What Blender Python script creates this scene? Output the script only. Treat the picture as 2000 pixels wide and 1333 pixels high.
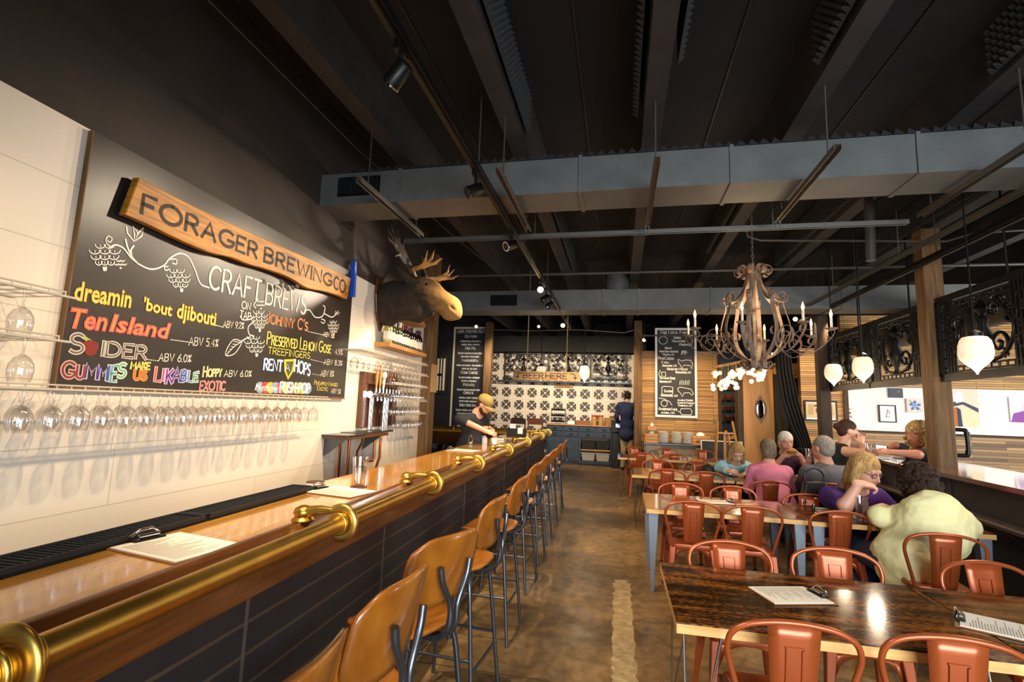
import bpy, bmesh, math, random
import numpy as np
from mathutils import Vector, Matrix
random.seed(7)
rng = np.random.default_rng(5)
for o in list(bpy.data.objects): bpy.data.objects.remove(o)
S = bpy.context.scene; COL = S.collection
# ------------------------------------------------------------------ camera
CZ = 1.6; FPX = 978.0
YAW, PIT, ROL = [math.radians(a) for a in (12.234, 7.442, -1.995)]
def cam_axes():
    cy, sy, cp, sp = math.cos(YAW), math.sin(YAW), math.cos(PIT), math.sin(PIT)
    f = np.array([-sy*cp, cy*cp, sp]); r = np.array([cy, sy, 0.]); d = np.cross(f, r)
    cr, sr = math.cos(ROL), math.sin(ROL)
    return np.array([cr*r+sr*d, -sr*r+cr*d, f])
AX = cam_axes(); CAM = np.array([0, 0, CZ])
cd = bpy.data.cameras.new('camera'); cam = bpy.data.objects.new('camera', cd); COL.objects.link(cam)
cd.sensor_width = 36; cd.lens = 36*FPX/2000; cd.clip_start = .05; cd.clip_end = 100
m = Matrix.Identity(4)
for i in range(3):
    m[i][0] = AX[0][i]; m[i][1] = -AX[1][i]; m[i][2] = -AX[2][i]; m[i][3] = CAM[i]
cam.matrix_world = m; S.camera = cam
# ------------------------------------------------------------------ view, world, lights
S.view_settings.view_transform = 'Standard'; S.view_settings.look = 'None'
S.view_settings.gamma = 1; S.view_settings.use_curve_mapping = False
S.view_settings.exposure = 0.15
w = bpy.data.worlds.new('world'); S.world = w; w.use_nodes = True
w.node_tree.nodes['Background'].inputs[0].default_value = (.75, .85, 1, 1)
w.node_tree.nodes['Background'].inputs[1].default_value = .03
BA = math.radians(1.9)                      # the bar and its wall stand 1.9 degrees off the aisle
CB, SB = math.cos(BA), math.sin(BA)
def BF(x, y, z=0): return (CB*x-SB*y, SB*x+CB*y, z)
def light(kind, loc, energy, col=(1, 1, 1), target=None, size=.1, size_y=None, angle=60, blend=.6):
    d = bpy.data.lights.new('light', kind); d.energy = energy; d.color = col
    if kind == 'AREA':
        d.size = size
        if size_y: d.shape = 'RECTANGLE'; d.size_y = size_y
    else: d.shadow_soft_size = size
    if kind == 'SPOT': d.spot_size = math.radians(angle); d.spot_blend = blend
    o = bpy.data.objects.new({'AREA': 'window_daylight', 'SPOT': 'spot_beam', 'POINT': 'lamp_glow'}[kind], d)
    COL.objects.link(o); o.location = loc
    if target is not None:
        o.rotation_euler = (Vector(target)-Vector(loc)).to_track_quat('-Z', 'Y').to_euler()
    return o
DAY = (.86, .93, 1.0); WARM = (1, .70, .40); WARM2 = (1, .80, .58)
light('AREA', (2.6, -2.35, 1.75), 330, DAY, (2.4, 3, .1), 4.6, 2.2).data.spread = math.radians(125)          # shop window behind the viewer
light('AREA', (8.3, 6.5, 1.9), 330, (1, .97, .93), (5.0, 10.6, 1.7), 4.5, 2.0)    # window of the side room
for y, t_, e in ((3.45, 2.5, 85), (4.75, 3.2, 110), (6.7, 4.4, 150)):      # the heads on the track that light the board
    light('SPOT', BF(-1.04, y, 3.22), e, WARM2, BF(-2.65, t_, 2.2), .045, angle=72, blend=.8)
for y, e in ((1.3, 70), (2.7, 160), (4.2, 250), (5.6, 260)):
    light('SPOT', BF(-1.00, y-.2, 3.30), e, WARM, BF(-2.55, y+.3, .9), .03, angle=80, blend=.8)
light('SPOT', BF(-1.0, 7.3, 3.32), 120, WARM2, BF(-1.9, 5.6, 2.5), .03, angle=45, blend=.5)
for y in (1.35, 2.7, 4.2, 6.0, 8.2):
    light('SPOT', BF(-1.12, y, 3.3), 240, WARM2, BF(-.45, y+1.8, .0), .012, angle=75, blend=.6)
light('SPOT', (3.3, 7.3, 3.2), 420, WARM2, BF(-1.95, 5.2, 2.75), .02, angle=20, blend=.5)
light('SPOT', (2.7, 13.0, 3.5), 160, WARM2, (3.0, 15.1, 1.7), .04, angle=70, blend=.8)  # added spot without a fixture, brightens the dim blue cubby wall
for y in (4.8, 7.2, 9.8):
    light('SPOT', (3.4, y, 3.3), 130, WARM2, (2.0, y-.5, .7), .04, angle=90, blend=.8)
for x in (-3.0, -1.6, -.2):
    light('SPOT', (x, 12.3, 3.4), 230, WARM2, (x, 15.2, 1.6), .04, angle=90, blend=.8)
light('SPOT', (-4.3, 11.7, 3.3), 60, WARM2, (-4.2, 13.3, 2.2), .04, angle=80, blend=.8)
for x in (.75, 1.8, 3.7):
    light('SPOT', (x, 11.3 if x < 3 else 9.6, 3.3), 190, WARM, (x, 12.9 if x < 3 else 11.2, 1.5), .04, angle=85, blend=.8)

# ------------------------------------------------------------------ pixel helpers
def ray(px, py): return AX.T @ np.array([(px-1000)/FPX, (py-666.5)/FPX, 1.])
def onz(px, py, z): v = ray(px, py); return CAM+v*(z-CZ)/v[2]
def onx(px, py, x): v = ray(px, py); return CAM+v*x/v[0]
def ony(px, py, y): v = ray(px, py); return CAM+v*y/v[1]
def _tb(v): return np.array([CB*v[0]+SB*v[1], -SB*v[0]+CB*v[1], v[2]])
def bx(px, py, x): v = _tb(ray(px, py)); return CAM+v*x/v[0]
def bz(px, py, z): v = _tb(ray(px, py)); return CAM+v*(z-CZ)/v[2]
def by(px, py, y): v = _tb(ray(px, py)); return CAM+v*y/v[1]

# ------------------------------------------------------------------ materials
def lin(h):
    if isinstance(h, str):
        h = h.lstrip('#'); c = [int(h[i:i+2], 16)/255 for i in (0, 2, 4)]
    else: c = h
    return tuple(v/12.92 if v <= .04045 else ((v+.055)/1.055)**2.4 for v in c)+(1.,)
def mat(name, col, rough=.5, metal=0., col2=None, scale=8., stretch=(1, 1, 1), bump=0., coat=0., emit=0., spec=.5, lo=.35, hi=.65, detail=5.):
    M = bpy.data.materials.new(name); M.use_nodes = True
    nt = M.node_tree; b = nt.nodes['Principled BSDF']; L = nt.links.new
    b.inputs['Base Color'].default_value = lin(col); b.inputs['Roughness'].default_value = rough
    b.inputs['Metallic'].default_value = metal; b.inputs['Coat Weight'].default_value = coat
    b.inputs['Coat Roughness'].default_value = .08; b.inputs['Specular IOR Level'].default_value = spec
    if emit:
        b.inputs['Emission Color'].default_value = lin(col); b.inputs['Emission Strength'].default_value = emit
    if col2 or bump:
        tc = nt.nodes.new('ShaderNodeTexCoord'); mp = nt.nodes.new('ShaderNodeMapping')
        mp.inputs['Scale'].default_value = stretch; L(tc.outputs['Object'], mp.inputs[0])
        nz = nt.nodes.new('ShaderNodeTexNoise'); nz.inputs['Scale'].default_value = scale; nz.inputs['Detail'].default_value = detail
        L(mp.outputs[0], nz.inputs['Vector'])
        if col2:
            r = nt.nodes.new('ShaderNodeValToRGB'); r.color_ramp.elements[0].position = lo; r.color_ramp.elements[1].position = hi
            r.color_ramp.elements[0].color = lin(col); r.color_ramp.elements[1].color = lin(col2)
            L(nz.outputs[0], r.inputs[0]); L(r.outputs[0], b.inputs['Base Color'])
        if bump:
            bp = nt.nodes.new('ShaderNodeBump'); bp.inputs['Strength'].default_value = bump; bp.inputs['Distance'].default_value = .01
            L(nz.outputs[0], bp.inputs['Height']); L(bp.outputs[0], b.inputs['Normal'])
    return M
def planks(name, c1, c2, mortar, w, h, axes=(0, 2), gap=.01, rough=.6, bump=.4, bias=0., grain=None, coat=0.):
    """rows of boards: axes = which object axes run along and across the boards"""
    M = mat(name, c1, rough, coat=coat); nt = M.node_tree; b = nt.nodes['Principled BSDF']; L = nt.links.new
    tc = nt.nodes.new('ShaderNodeTexCoord'); sp = nt.nodes.new('ShaderNodeSeparateXYZ'); cb = nt.nodes.new('ShaderNodeCombineXYZ')
    L(tc.outputs['Object'], sp.inputs[0]); L(sp.outputs[axes[0]], cb.inputs[0]); L(sp.outputs[axes[1]], cb.inputs[1])
    br = nt.nodes.new('ShaderNodeTexBrick'); br.inputs['Scale'].default_value = 1
    br.inputs['Brick Width'].default_value = w; br.inputs['Row Height'].default_value = h
    br.inputs['Mortar Size'].default_value = gap; br.inputs['Mortar Smooth'].default_value = .1; br.inputs['Bias'].default_value = bias
    br.inputs['Color1'].default_value = lin(c1); br.inputs['Color2'].default_value = lin(c2); br.inputs['Mortar'].default_value = lin(mortar)
    L(cb.outputs[0], br.inputs['Vector']); out = br.outputs['Color']
    if grain:
        mp = nt.nodes.new('ShaderNodeMapping'); mp.inputs['Scale'].default_value = (1.5, 30, 1); L(cb.outputs[0], mp.inputs[0])
        nz = nt.nodes.new('ShaderNodeTexNoise'); nz.inputs['Scale'].default_value = 2; L(mp.outputs[0], nz.inputs['Vector'])
        mx = nt.nodes.new('ShaderNodeMix'); mx.data_type = 'RGBA'; mx.blend_type = 'MULTIPLY'; mx.inputs[0].default_value = grain
        L(out, mx.inputs[6]); L(nz.outputs[0], mx.inputs[7]); out = mx.outputs[2]
    L(out, b.inputs['Base Color'])
    if bump:
        bp = nt.nodes.new('ShaderNodeBump'); bp.inputs['Strength'].default_value = bump; bp.inputs['Distance'].default_value = .004; bp.invert = True
        L(br.outputs['Fac'], bp.inputs['Height']); L(bp.outputs[0], b.inputs['Normal'])
    return M
def glass(name, tint=(1, 1, 1), gl=.12):
    M = bpy.data.materials.new(name); M.use_nodes = True; nt = M.node_tree; nt.nodes.clear(); L = nt.links.new
    o = nt.nodes.new('ShaderNodeOutputMaterial'); t = nt.nodes.new('ShaderNodeBsdfTransparent'); t.inputs[0].default_value = (*tint, 1)
    g = nt.nodes.new('ShaderNodeBsdfGlossy'); g.inputs['Roughness'].default_value = .04
    lw = nt.nodes.new('ShaderNodeLayerWeight'); lw.inputs[0].default_value = .35
    ad = nt.nodes.new('ShaderNodeMath'); ad.operation = 'MULTIPLY_ADD'; ad.inputs[1].default_value = .7; ad.inputs[2].default_value = gl
    L(lw.outputs['Facing'], ad.inputs[0])
    mx = nt.nodes.new('ShaderNodeMixShader'); L(ad.outputs[0], mx.inputs[0]); L(t.outputs[0], mx.inputs[1]); L(g.outputs[0], mx.inputs[2]); L(mx.outputs[0], o.inputs[0])
    return M
MT = {}
def K(n, *a, **k):
    MT[n] = mat(n, *a, **k); return MT[n]
def floor_mat():
    M = mat('floor', '#6a5232', .36); nt = M.node_tree; L = nt.links.new; b = nt.nodes['Principled BSDF']; N = nt.nodes.new
    tc = N('ShaderNodeTexCoord')
    def noise(sc, det, st=(1, 1, 1)):
        mp = N('ShaderNodeMapping'); mp.inputs['Scale'].default_value = st; L(tc.outputs['Object'], mp.inputs[0]); n = N('ShaderNodeTexNoise'); n.inputs['Scale'].default_value = sc; n.inputs['Detail'].default_value = det; n.inputs['Roughness'].default_value = .65; L(mp.outputs[0], n.inputs['Vector']); return n.outputs[0]
    def ramp(v, a, c, lo, hi):
        r = N('ShaderNodeValToRGB'); r.color_ramp.elements[0].position = lo; r.color_ramp.elements[1].position = hi; r.color_ramp.elements[0].color = lin(a); r.color_ramp.elements[1].color = lin(c); L(v, r.inputs[0]); return r.outputs[0]
    def mixc(f, a, c, mode='MIX'):
        m_ = N('ShaderNodeMix'); m_.data_type = 'RGBA'; m_.blend_type = mode
        (L(f, m_.inputs[0]) if not isinstance(f, float) else setattr(m_.inputs[0], 'default_value', f)); L(a, m_.inputs[6]); L(c, m_.inputs[7]); return m_.outputs[2]
    base = ramp(noise(1.1, 10), '#6a5230', '#a07d4c', .32, .68); fine = ramp(noise(11, 12), '#8a8a8a', '#ffffff', .34, .6); dirt = ramp(noise(.55, 6, (1, .5, 1)), '#6e6a62', '#ffffff', .36, .56)
    c = mixc(.8, mixc(.75, base, fine, 'MULTIPLY'), dirt, 'MULTIPLY')
    # worn pale strip of patching cement beside the table row, with ragged edges
    sp = N('ShaderNodeSeparateXYZ'); L(tc.outputs['Object'], sp.inputs[0])
    def mth(op, a, d):
        n = N('ShaderNodeMath'); n.operation = op
        for i, v in enumerate((a, d)): (L(v, n.inputs[i]) if not isinstance(v, (int, float)) else setattr(n.inputs[i], 'default_value', v))
        return n.outputs[0]
    nx = mth('ADD', sp.outputs[0], mth('MULTIPLY', mth('SUBTRACT', noise(7, 6), .5), .10)); strip = mth('MULTIPLY', mth('LESS_THAN', mth('ABSOLUTE', mth('ADD', nx, -.04), 0.), .075), mth('LESS_THAN', mth('ADD', sp.outputs[1], mth('MULTIPLY', noise(5, 3), .4)), 5.3))
    c = mixc(strip, c, ramp(noise(14, 6), '#8a7248', '#b39a70', .35, .65))
    jt = mth('LESS_THAN', mth('ABSOLUTE', mth('SUBTRACT', mth('FRACT', mth('DIVIDE', mth('ADD', sp.outputs[1], .35), 2.35), 0), .5), 0), .0018)
    k = N('ShaderNodeRGB'); k.outputs[0].default_value = lin('#2c2114'); c = mixc(jt, c, k.outputs[0]); L(c, b.inputs['Base Color'])
    L(ramp(noise(3, 6), '#8c8c8c', '#bcbcbc', .3, .7), b.inputs['Roughness']); return M
MT['floor'] = floor_mat()
K('black_wall', '#1f1c1a', .85, col2='#24211f', scale=3)
K('ceil', '#0e0f13', .9, col2='#131418', scale=2)
K('joist', '#2f2d2e', .75, col2='#252425', scale=5, bump=.1)
K('foam', '#2a2c2e', .9)
K('duct', '#6a6c6a', .55, .3, col2='#5e6160', scale=4)
K('strut', '#7c7973', .4, .8)
K('pipe_grey', '#4c4844', .5, .4)
K('black_metal', '#191817', .4, .5)
K('dark_metal', '#5c6066', .3, .85); K('wire', '#cfc8ba', .35, .3)
K('chrome', '#d8d8d8', .12, 1)
K('brass', '#d8b258', .36, 1, col2='#be9440', scale=6)
K('copper', '#a8633a', .3, 1)
K('bar_top', '#b97d28', .16, coat=.8, col2='#cf9638', scale=3, stretch=(14, .6, 1))
K('bar_trim', '#4d2b10', .3, col2='#683c18', scale=4, stretch=(12, .8, 12), coat=.3)
MT['bar_panel'] = planks('bar_panel', '#1f1f24', '#24242a', '#4a3c30', 40, .105, (1, 2), .007, .5, .5)
K('timber', '#7a5a33', .75, col2='#553c20', scale=5, stretch=(6, 6, .5), bump=.3)
K('timber_dark', '#4c3823', .8, col2='#33251a', scale=5, stretch=(6, 6, .5), bump=.3)
MT['white_wall'] = planks('white_wall', '#e8e0d2', '#e4dbcc', '#c9bfae', 2.4, .33, (1, 2), .003, .55, .12)
K('white_paint', '#f2ece2', .6)
K('cream', '#e6d8b8', .6)
K('board', '#231f1c', .34, col2='#2a2522', scale=2, stretch=(1, 1, 4)); K('charcoal_wall', '#302a25', .8, col2='#37302a', scale=3)
K('board2', '#1e1d1e', .6)
K('sign_wood', '#c0831f', .55, col2='#8f5b14', scale=4, stretch=(1, 1.2, 14), bump=.1)
K('sign_ink', '#2a2015', .7)
K('chalk', '#f2efe6', .9)
MT['slats'] = planks('slats', '#dba65a', '#6b4724', '#2a1c0e', .9, .045, (0, 2), .004, .55, .8, -.3, .55)
MT['slats_low'] = planks('slats_low', '#bd9560', '#5c422b', '#2a1d12', 1.1, .055, (0, 2), .003, .55, .6, -.1, .35)
K('plywood', '#c08c4a', .5, col2='#b37f40', scale=3, stretch=(8, 8, .5))
K('stool_ply', '#a4631c', .28, col2='#8a4d12', scale=3, stretch=(3, 8, 1), coat=.5)
K('chair', '#9e4c24', .3, .35)
def top_mat():
    M = mat('table_top', '#2b1a0c', .12, coat=.12, spec=.25); nt = M.node_tree; L = nt.links.new; b = nt.nodes['Principled BSDF']; N = nt.nodes.new; tc = N('ShaderNodeTexCoord')
    def noise(sc, st, det=3):
        mp = N('ShaderNodeMapping'); mp.inputs['Scale'].default_value = st; L(tc.outputs['Object'], mp.inputs[0]); n = N('ShaderNodeTexNoise'); n.inputs['Scale'].default_value = sc; n.inputs['Detail'].default_value = det; L(mp.outputs[0], n.inputs['Vector']); return n.outputs[0]
    def mth(op, a, d):
        n = N('ShaderNodeMath'); n.operation = op
        for i, v in enumerate((a, d)): (L(v, n.inputs[i]) if not isinstance(v, (int, float)) else setattr(n.inputs[i], 'default_value', v))
        return n.outputs[0]
    w_ = N('ShaderNodeTexVoronoi'); mp = N('ShaderNodeMapping'); mp.inputs['Scale'].default_value = (38, 75, 1); L(tc.outputs['Object'], mp.inputs[0]); w_.inputs['Scale'].default_value = 1; L(mp.outputs[0], w_.inputs['Vector'])
    v = mth('ADD', mth('MULTIPLY', noise(1, (1.3, 17, 1)), 1.25), mth('MULTIPLY', mth('SUBTRACT', .45, w_.outputs['Distance']), .45))
    r = N('ShaderNodeValToRGB'); r.color_ramp.elements[0].position = .52; r.color_ramp.elements[1].position = .92; r.color_ramp.elements[0].color = lin('#2a1a0b'); r.color_ramp.elements[1].color = lin('#96581c'); L(v, r.inputs[0]); L(r.outputs[0], b.inputs['Base Color']); return M
MT['table_top'] = top_mat()
K('table_edge', '#d9ab66', .5, col2='#c89550', scale=4, stretch=(1, 8, 14))
K('grey_steel', '#7d8793', .45, .4)
K('blue_cab', '#2e3c4a', .5, col2='#263240', scale=6)
K('grey_cab', '#8a8272', .6, col2='#7a7263', scale=5)
K('paper', '#efe6d4', .8); K('white', '#f0eeea', .5); K('black', '#141414', .6); K('rubber', '#171718', .75)
K('clip_wood', '#8a5a30', .6)
K('rust', '#8d8070', .65, .2, col2='#7c5a42', scale=9, bump=.2)
K('moose', '#1e150f', .9, col2='#32241a', scale=14, bump=.8)
K('muzzle', '#8a6434', .85, col2='#5f4222', scale=8, bump=.5)
K('antler', '#35291d', .6, col2='#2a2018', scale=8)
K('antler_tip', '#c9964f', .55, col2='#8a6030', scale=7)
def moose_mat():
    M = mat('moose_hide', '#1e150f', .9, col2='#32241a', scale=14, bump=.8); nt = M.node_tree; L = nt.links.new; b = nt.nodes['Principled BSDF']; N = nt.nodes.new
    tc = N('ShaderNodeTexCoord'); d = N('ShaderNodeVectorMath'); d.operation = 'DOT_PRODUCT'; d.inputs[1].default_value = (1, 0, .55); L(tc.outputs['Object'], d.inputs[0]); nz = N('ShaderNodeTexNoise'); nz.inputs['Scale'].default_value = 18; nz.inputs['Detail'].default_value = 6; L(tc.outputs['Object'], nz.inputs['Vector'])
    ma = N('ShaderNodeMath'); ma.operation = 'MULTIPLY_ADD'; ma.inputs[1].default_value = .3; L(nz.outputs[0], ma.inputs[0]); L(d.outputs['Value'], ma.inputs[2]); r = N('ShaderNodeValToRGB'); e = r.color_ramp.elements; e[0].position = .74; e[1].position = .98; e[0].color = (0, 0, 0, 1); e[1].color = (1, 1, 1, 1); L(ma.outputs[0], r.inputs[0])
    m_ = N('ShaderNodeMix'); m_.data_type = 'RGBA'; L(r.outputs[0], m_.inputs[0]); L(b.inputs['Base Color'].links[0].from_socket, m_.inputs[6]); m_.inputs[7].default_value = lin('#94703e'); L(m_.outputs[2], b.inputs['Base Color']); return M
MT['moose'] = moose_mat()
MT['glass'] = glass('glass'); MT['bottle_glass'] = glass('bottle_glass', (.55, .6, .25), .15)
K('candle', '#f3e6c8', .5)
K('bulb', '#ffd089', .4, emit=25); K('flame', '#ffb050', .4, emit=30); K('lampglow', '#ffd9a0', .4, emit=5); K('shade_glow', '#ffe2bd', .35, emit=.6)

# ------------------------------------------------------------------ mesh builder
class MB:
    def __init__(s): s.v = []; s.f = []
    def add(s, vs, fs):
        n = len(s.v); s.v += [tuple(map(float, v)) for v in vs]; s.f += [tuple(i+n for i in f) for f in fs]; return s
    def box(s, a, b):
        (x0, y0, z0), (x1, y1, z1) = a, b
        return s.add([(x0,y0,z0),(x1,y0,z0),(x1,y1,z0),(x0,y1,z0),(x0,y0,z1),(x1,y0,z1),(x1,y1,z1),(x0,y1,z1)],
                     [(0,3,2,1),(4,5,6,7),(0,1,5,4),(1,2,6,5),(2,3,7,6),(3,0,4,7)])
    def hexa(s, bot, top):
        return s.add(list(bot)+list(top), [(0,3,2,1),(4,5,6,7),(0,1,5,4),(1,2,6,5),(2,3,7,6),(3,0,4,7)])
    def beam(s, p0, p1, w, h, up=(0, 0, 1)):
        p0, p1 = np.array(p0, float), np.array(p1, float); d = p1-p0; d /= np.linalg.norm(d)
        u = np.cross(d, up); 
        if np.linalg.norm(u) < 1e-4: u = np.cross(d, (1, 0, 0))
        u /= np.linalg.norm(u); v = np.cross(u, d); u = u*w/2; v = v*h/2
        return s.hexa([p0-u-v, p0+u-v, p1+u-v, p1-u-v], [p0-u+v, p0+u+v, p1+u+v, p1-u+v])
    def tube(s, pts, r, n=8, closed=False, flat=None, up=None, cap=True):
        P = [np.array(p, float) for p in pts]; N = len(P)
        R_ = r if isinstance(r, (list, tuple)) else [r]*N
        T = []
        for i in range(N):
            a = P[i-1] if (i or closed) else P[0]; b = P[(i+1) % N] if (i < N-1 or closed) else P[-1]
            t = b-a; T.append(t/(np.linalg.norm(t)+1e-9))
        ref = np.array(up if up is not None else ((0, 0, 1) if abs(T[0][2]) < .9 else (1, 0, 0)), float)
        u = np.cross(T[0], ref); u /= np.linalg.norm(u)+1e-9
        vs = []; fx, fy = flat or (1, 1)
        for i in range(N):
            if up is not None: u = np.cross(T[i], ref)
            else: u = u-T[i]*u.dot(T[i])
            u = u/(np.linalg.norm(u)+1e-9); w_ = np.cross(T[i], u)
            for k in range(n):
                a = 2*math.pi*(k+.5)/n; vs.append(P[i]+R_[i]*(fx*math.cos(a)*u+fy*math.sin(a)*w_))
        fs = []
        for i in range(N if closed else N-1):
            j = (i+1) % N
            for k in range(n): fs.append((i*n+k, i*n+(k+1) % n, j*n+(k+1) % n, j*n+k))
        if cap and not closed: fs += [tuple(range(n))[::-1], tuple((N-1)*n+k for k in range(n))]
        return s.add(vs, fs)
    def cyl(s, p0, p1, r, r1=None, n=16): return s.tube([p0, p1], [r, r if r1 is None else r1], n)
    def lathe(s, prof, c=(0, 0, 0), n=24, M=None):
        vs = []; N = len(prof)
        for (r, z) in prof:
            for k in range(n):
                a = 2*math.pi*k/n; p = np.array([r*math.cos(a), r*math.sin(a), z])
                if M is not None: p = M @ p
                vs.append(p+np.array(c))
        fs = [(i*n+k, i*n+(k+1) % n, (i+1)*n+(k+1) % n, (i+1)*n+k) for i in range(N-1) for k in range(n)]
        if prof[0][0] > 1e-4: fs.append(tuple(range(n))[::-1])
        if prof[-1][0] > 1e-4: fs.append(tuple((N-1)*n+k for k in range(n)))
        return s.add(vs, fs)
    def shell(s, prof, c=(0, 0, 0), n=24):      # open lathe, no caps
        vs = []; N = len(prof)
        for (r, z) in prof:
            for k in range(n): vs.append((c[0]+r*math.cos(2*math.pi*k/n), c[1]+r*math.sin(2*math.pi*k/n), c[2]+z))
        return s.add(vs, [(i*n+k, i*n+(k+1) % n, (i+1)*n+(k+1) % n, (i+1)*n+k) for i in range(N-1) for k in range(n)])
    def prism(s, poly, O, U, V, Nn, t):
        O, U, V, Nn = [np.array(a, float) for a in (O, U, V, Nn)]; n = len(poly)
        a = [O+U*p[0]+V*p[1] for p in poly]; b = [q+Nn*t for q in a]
        return s.add(a+b, [tuple(range(n))[::-1], tuple(range(n, 2*n))]+[(i, (i+1) % n, n+(i+1) % n, n+i) for i in range(n)])
    def ell(s, c, r, n=16, M=None):
        m_ = n//2; prof = []; vs = []; fs = []
        for i in range(m_+1):
            t = math.pi*i/m_
            for k in range(n):
                a = 2*math.pi*k/n; p = np.array([r[0]*math.sin(t)*math.cos(a), r[1]*math.sin(t)*math.sin(a), -r[2]*math.cos(t)])
                if M is not None: p = M @ p
                vs.append(p+np.array(c))
        for i in range(m_):
            for k in range(n): fs.append((i*n+k, i*n+(k+1) % n, (i+1)*n+(k+1) % n, (i+1)*n+k))
        return s.add(vs, fs)
    def ribbon(s, pts, w, O, U, V, Nn, t=.002):
        """chalk or paint stroke drawn in a plane (O, U, V), raised t along Nn"""
        O, U, V, Nn = [np.array(a, float) for a in (O, U, V, Nn)]; P = [np.array(p, float) for p in pts]
        L_, R_ = [], []
        for i, p in enumerate(P):
            d = P[min(i+1, len(P)-1)]-P[max(i-1, 0)]; d = d/(np.linalg.norm(d)+1e-9); nn = np.array([-d[1], d[0]])
            e = d*(w/2 if i == len(P)-1 else (-w/2 if i == 0 else 0))*.7
            L_.append(p+nn*w/2+e); R_.append(p-nn*w/2+e)
        vs = [O+U*q[0]+V*q[1]+Nn*t for q in L_]+[O+U*q[0]+V*q[1]+Nn*t for q in R_]; n = len(P)
        return s.add(vs, [(i, n+i, n+i+1, i+1) for i in range(n-1)])
    def mesh(s, name):
        me = bpy.data.meshes.new(name); me.from_pydata(s.v, [], s.f); me.validate(); me.update(); return me
    def build(s, name, m_, parent=None, smooth=50, bev=0, seg=2, fixn=True):
        me = s.mesh(name)
        if fixn:
            b = bmesh.new(); b.from_mesh(me); bmesh.ops.recalc_face_normals(b, faces=b.faces); b.to_mesh(me); b.free()
        return link(name, me, m_, parent, smooth, bev, seg)
def link(name, me, m_, parent=None, smooth=35, bev=0, seg=2):
    me.materials.append(MT[m_] if isinstance(m_, str) else m_)
    if smooth:
        me.polygons.foreach_set('use_smooth', [True]*len(me.polygons))
        try: me.set_sharp_from_angle(angle=math.radians(smooth))
        except Exception: pass
    o = bpy.data.objects.new(name, me); COL.objects.link(o)
    if parent is not None: o.parent = parent
    if bev:
        b = o.modifiers.new('bevel', 'BEVEL'); b.width = bev; b.segments = seg; b.limit_method = 'ANGLE'; b.angle_limit = math.radians(40)
    return o
def tag(o, label, cat, group=None):
    o['label'] = label; o['category'] = cat
    if group: o['group'] = group
    return o
def thing(name, label, cat, loc=(0, 0, 0), rz=0, group=None):
    o = bpy.data.objects.new(name, None); COL.objects.link(o); o.empty_display_size = .1
    o.location = tuple(map(float, loc)); o.rotation_euler = (0, 0, rz); return tag(o, label, cat, group)
def struct(o): o['kind'] = 'structure'; return o
def frame_it(o, loc=(0, 0, 0), rz=0): o.location = tuple(map(float, loc)); o.rotation_euler = (0, 0, rz); return o
KIDS = {}
def dup(root, loc, rz, label, group=None):
    r = root.copy(); COL.objects.link(r); r.location = tuple(map(float, loc)); r.rotation_euler = (0, 0, rz); r['label'] = label
    if group: r['group'] = group
    for ch in list(root.children):
        c = ch.copy(); COL.objects.link(c); c.parent = r
        for g in list(ch.children):
            d = g.copy(); COL.objects.link(d); d.parent = c
    return r

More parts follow.
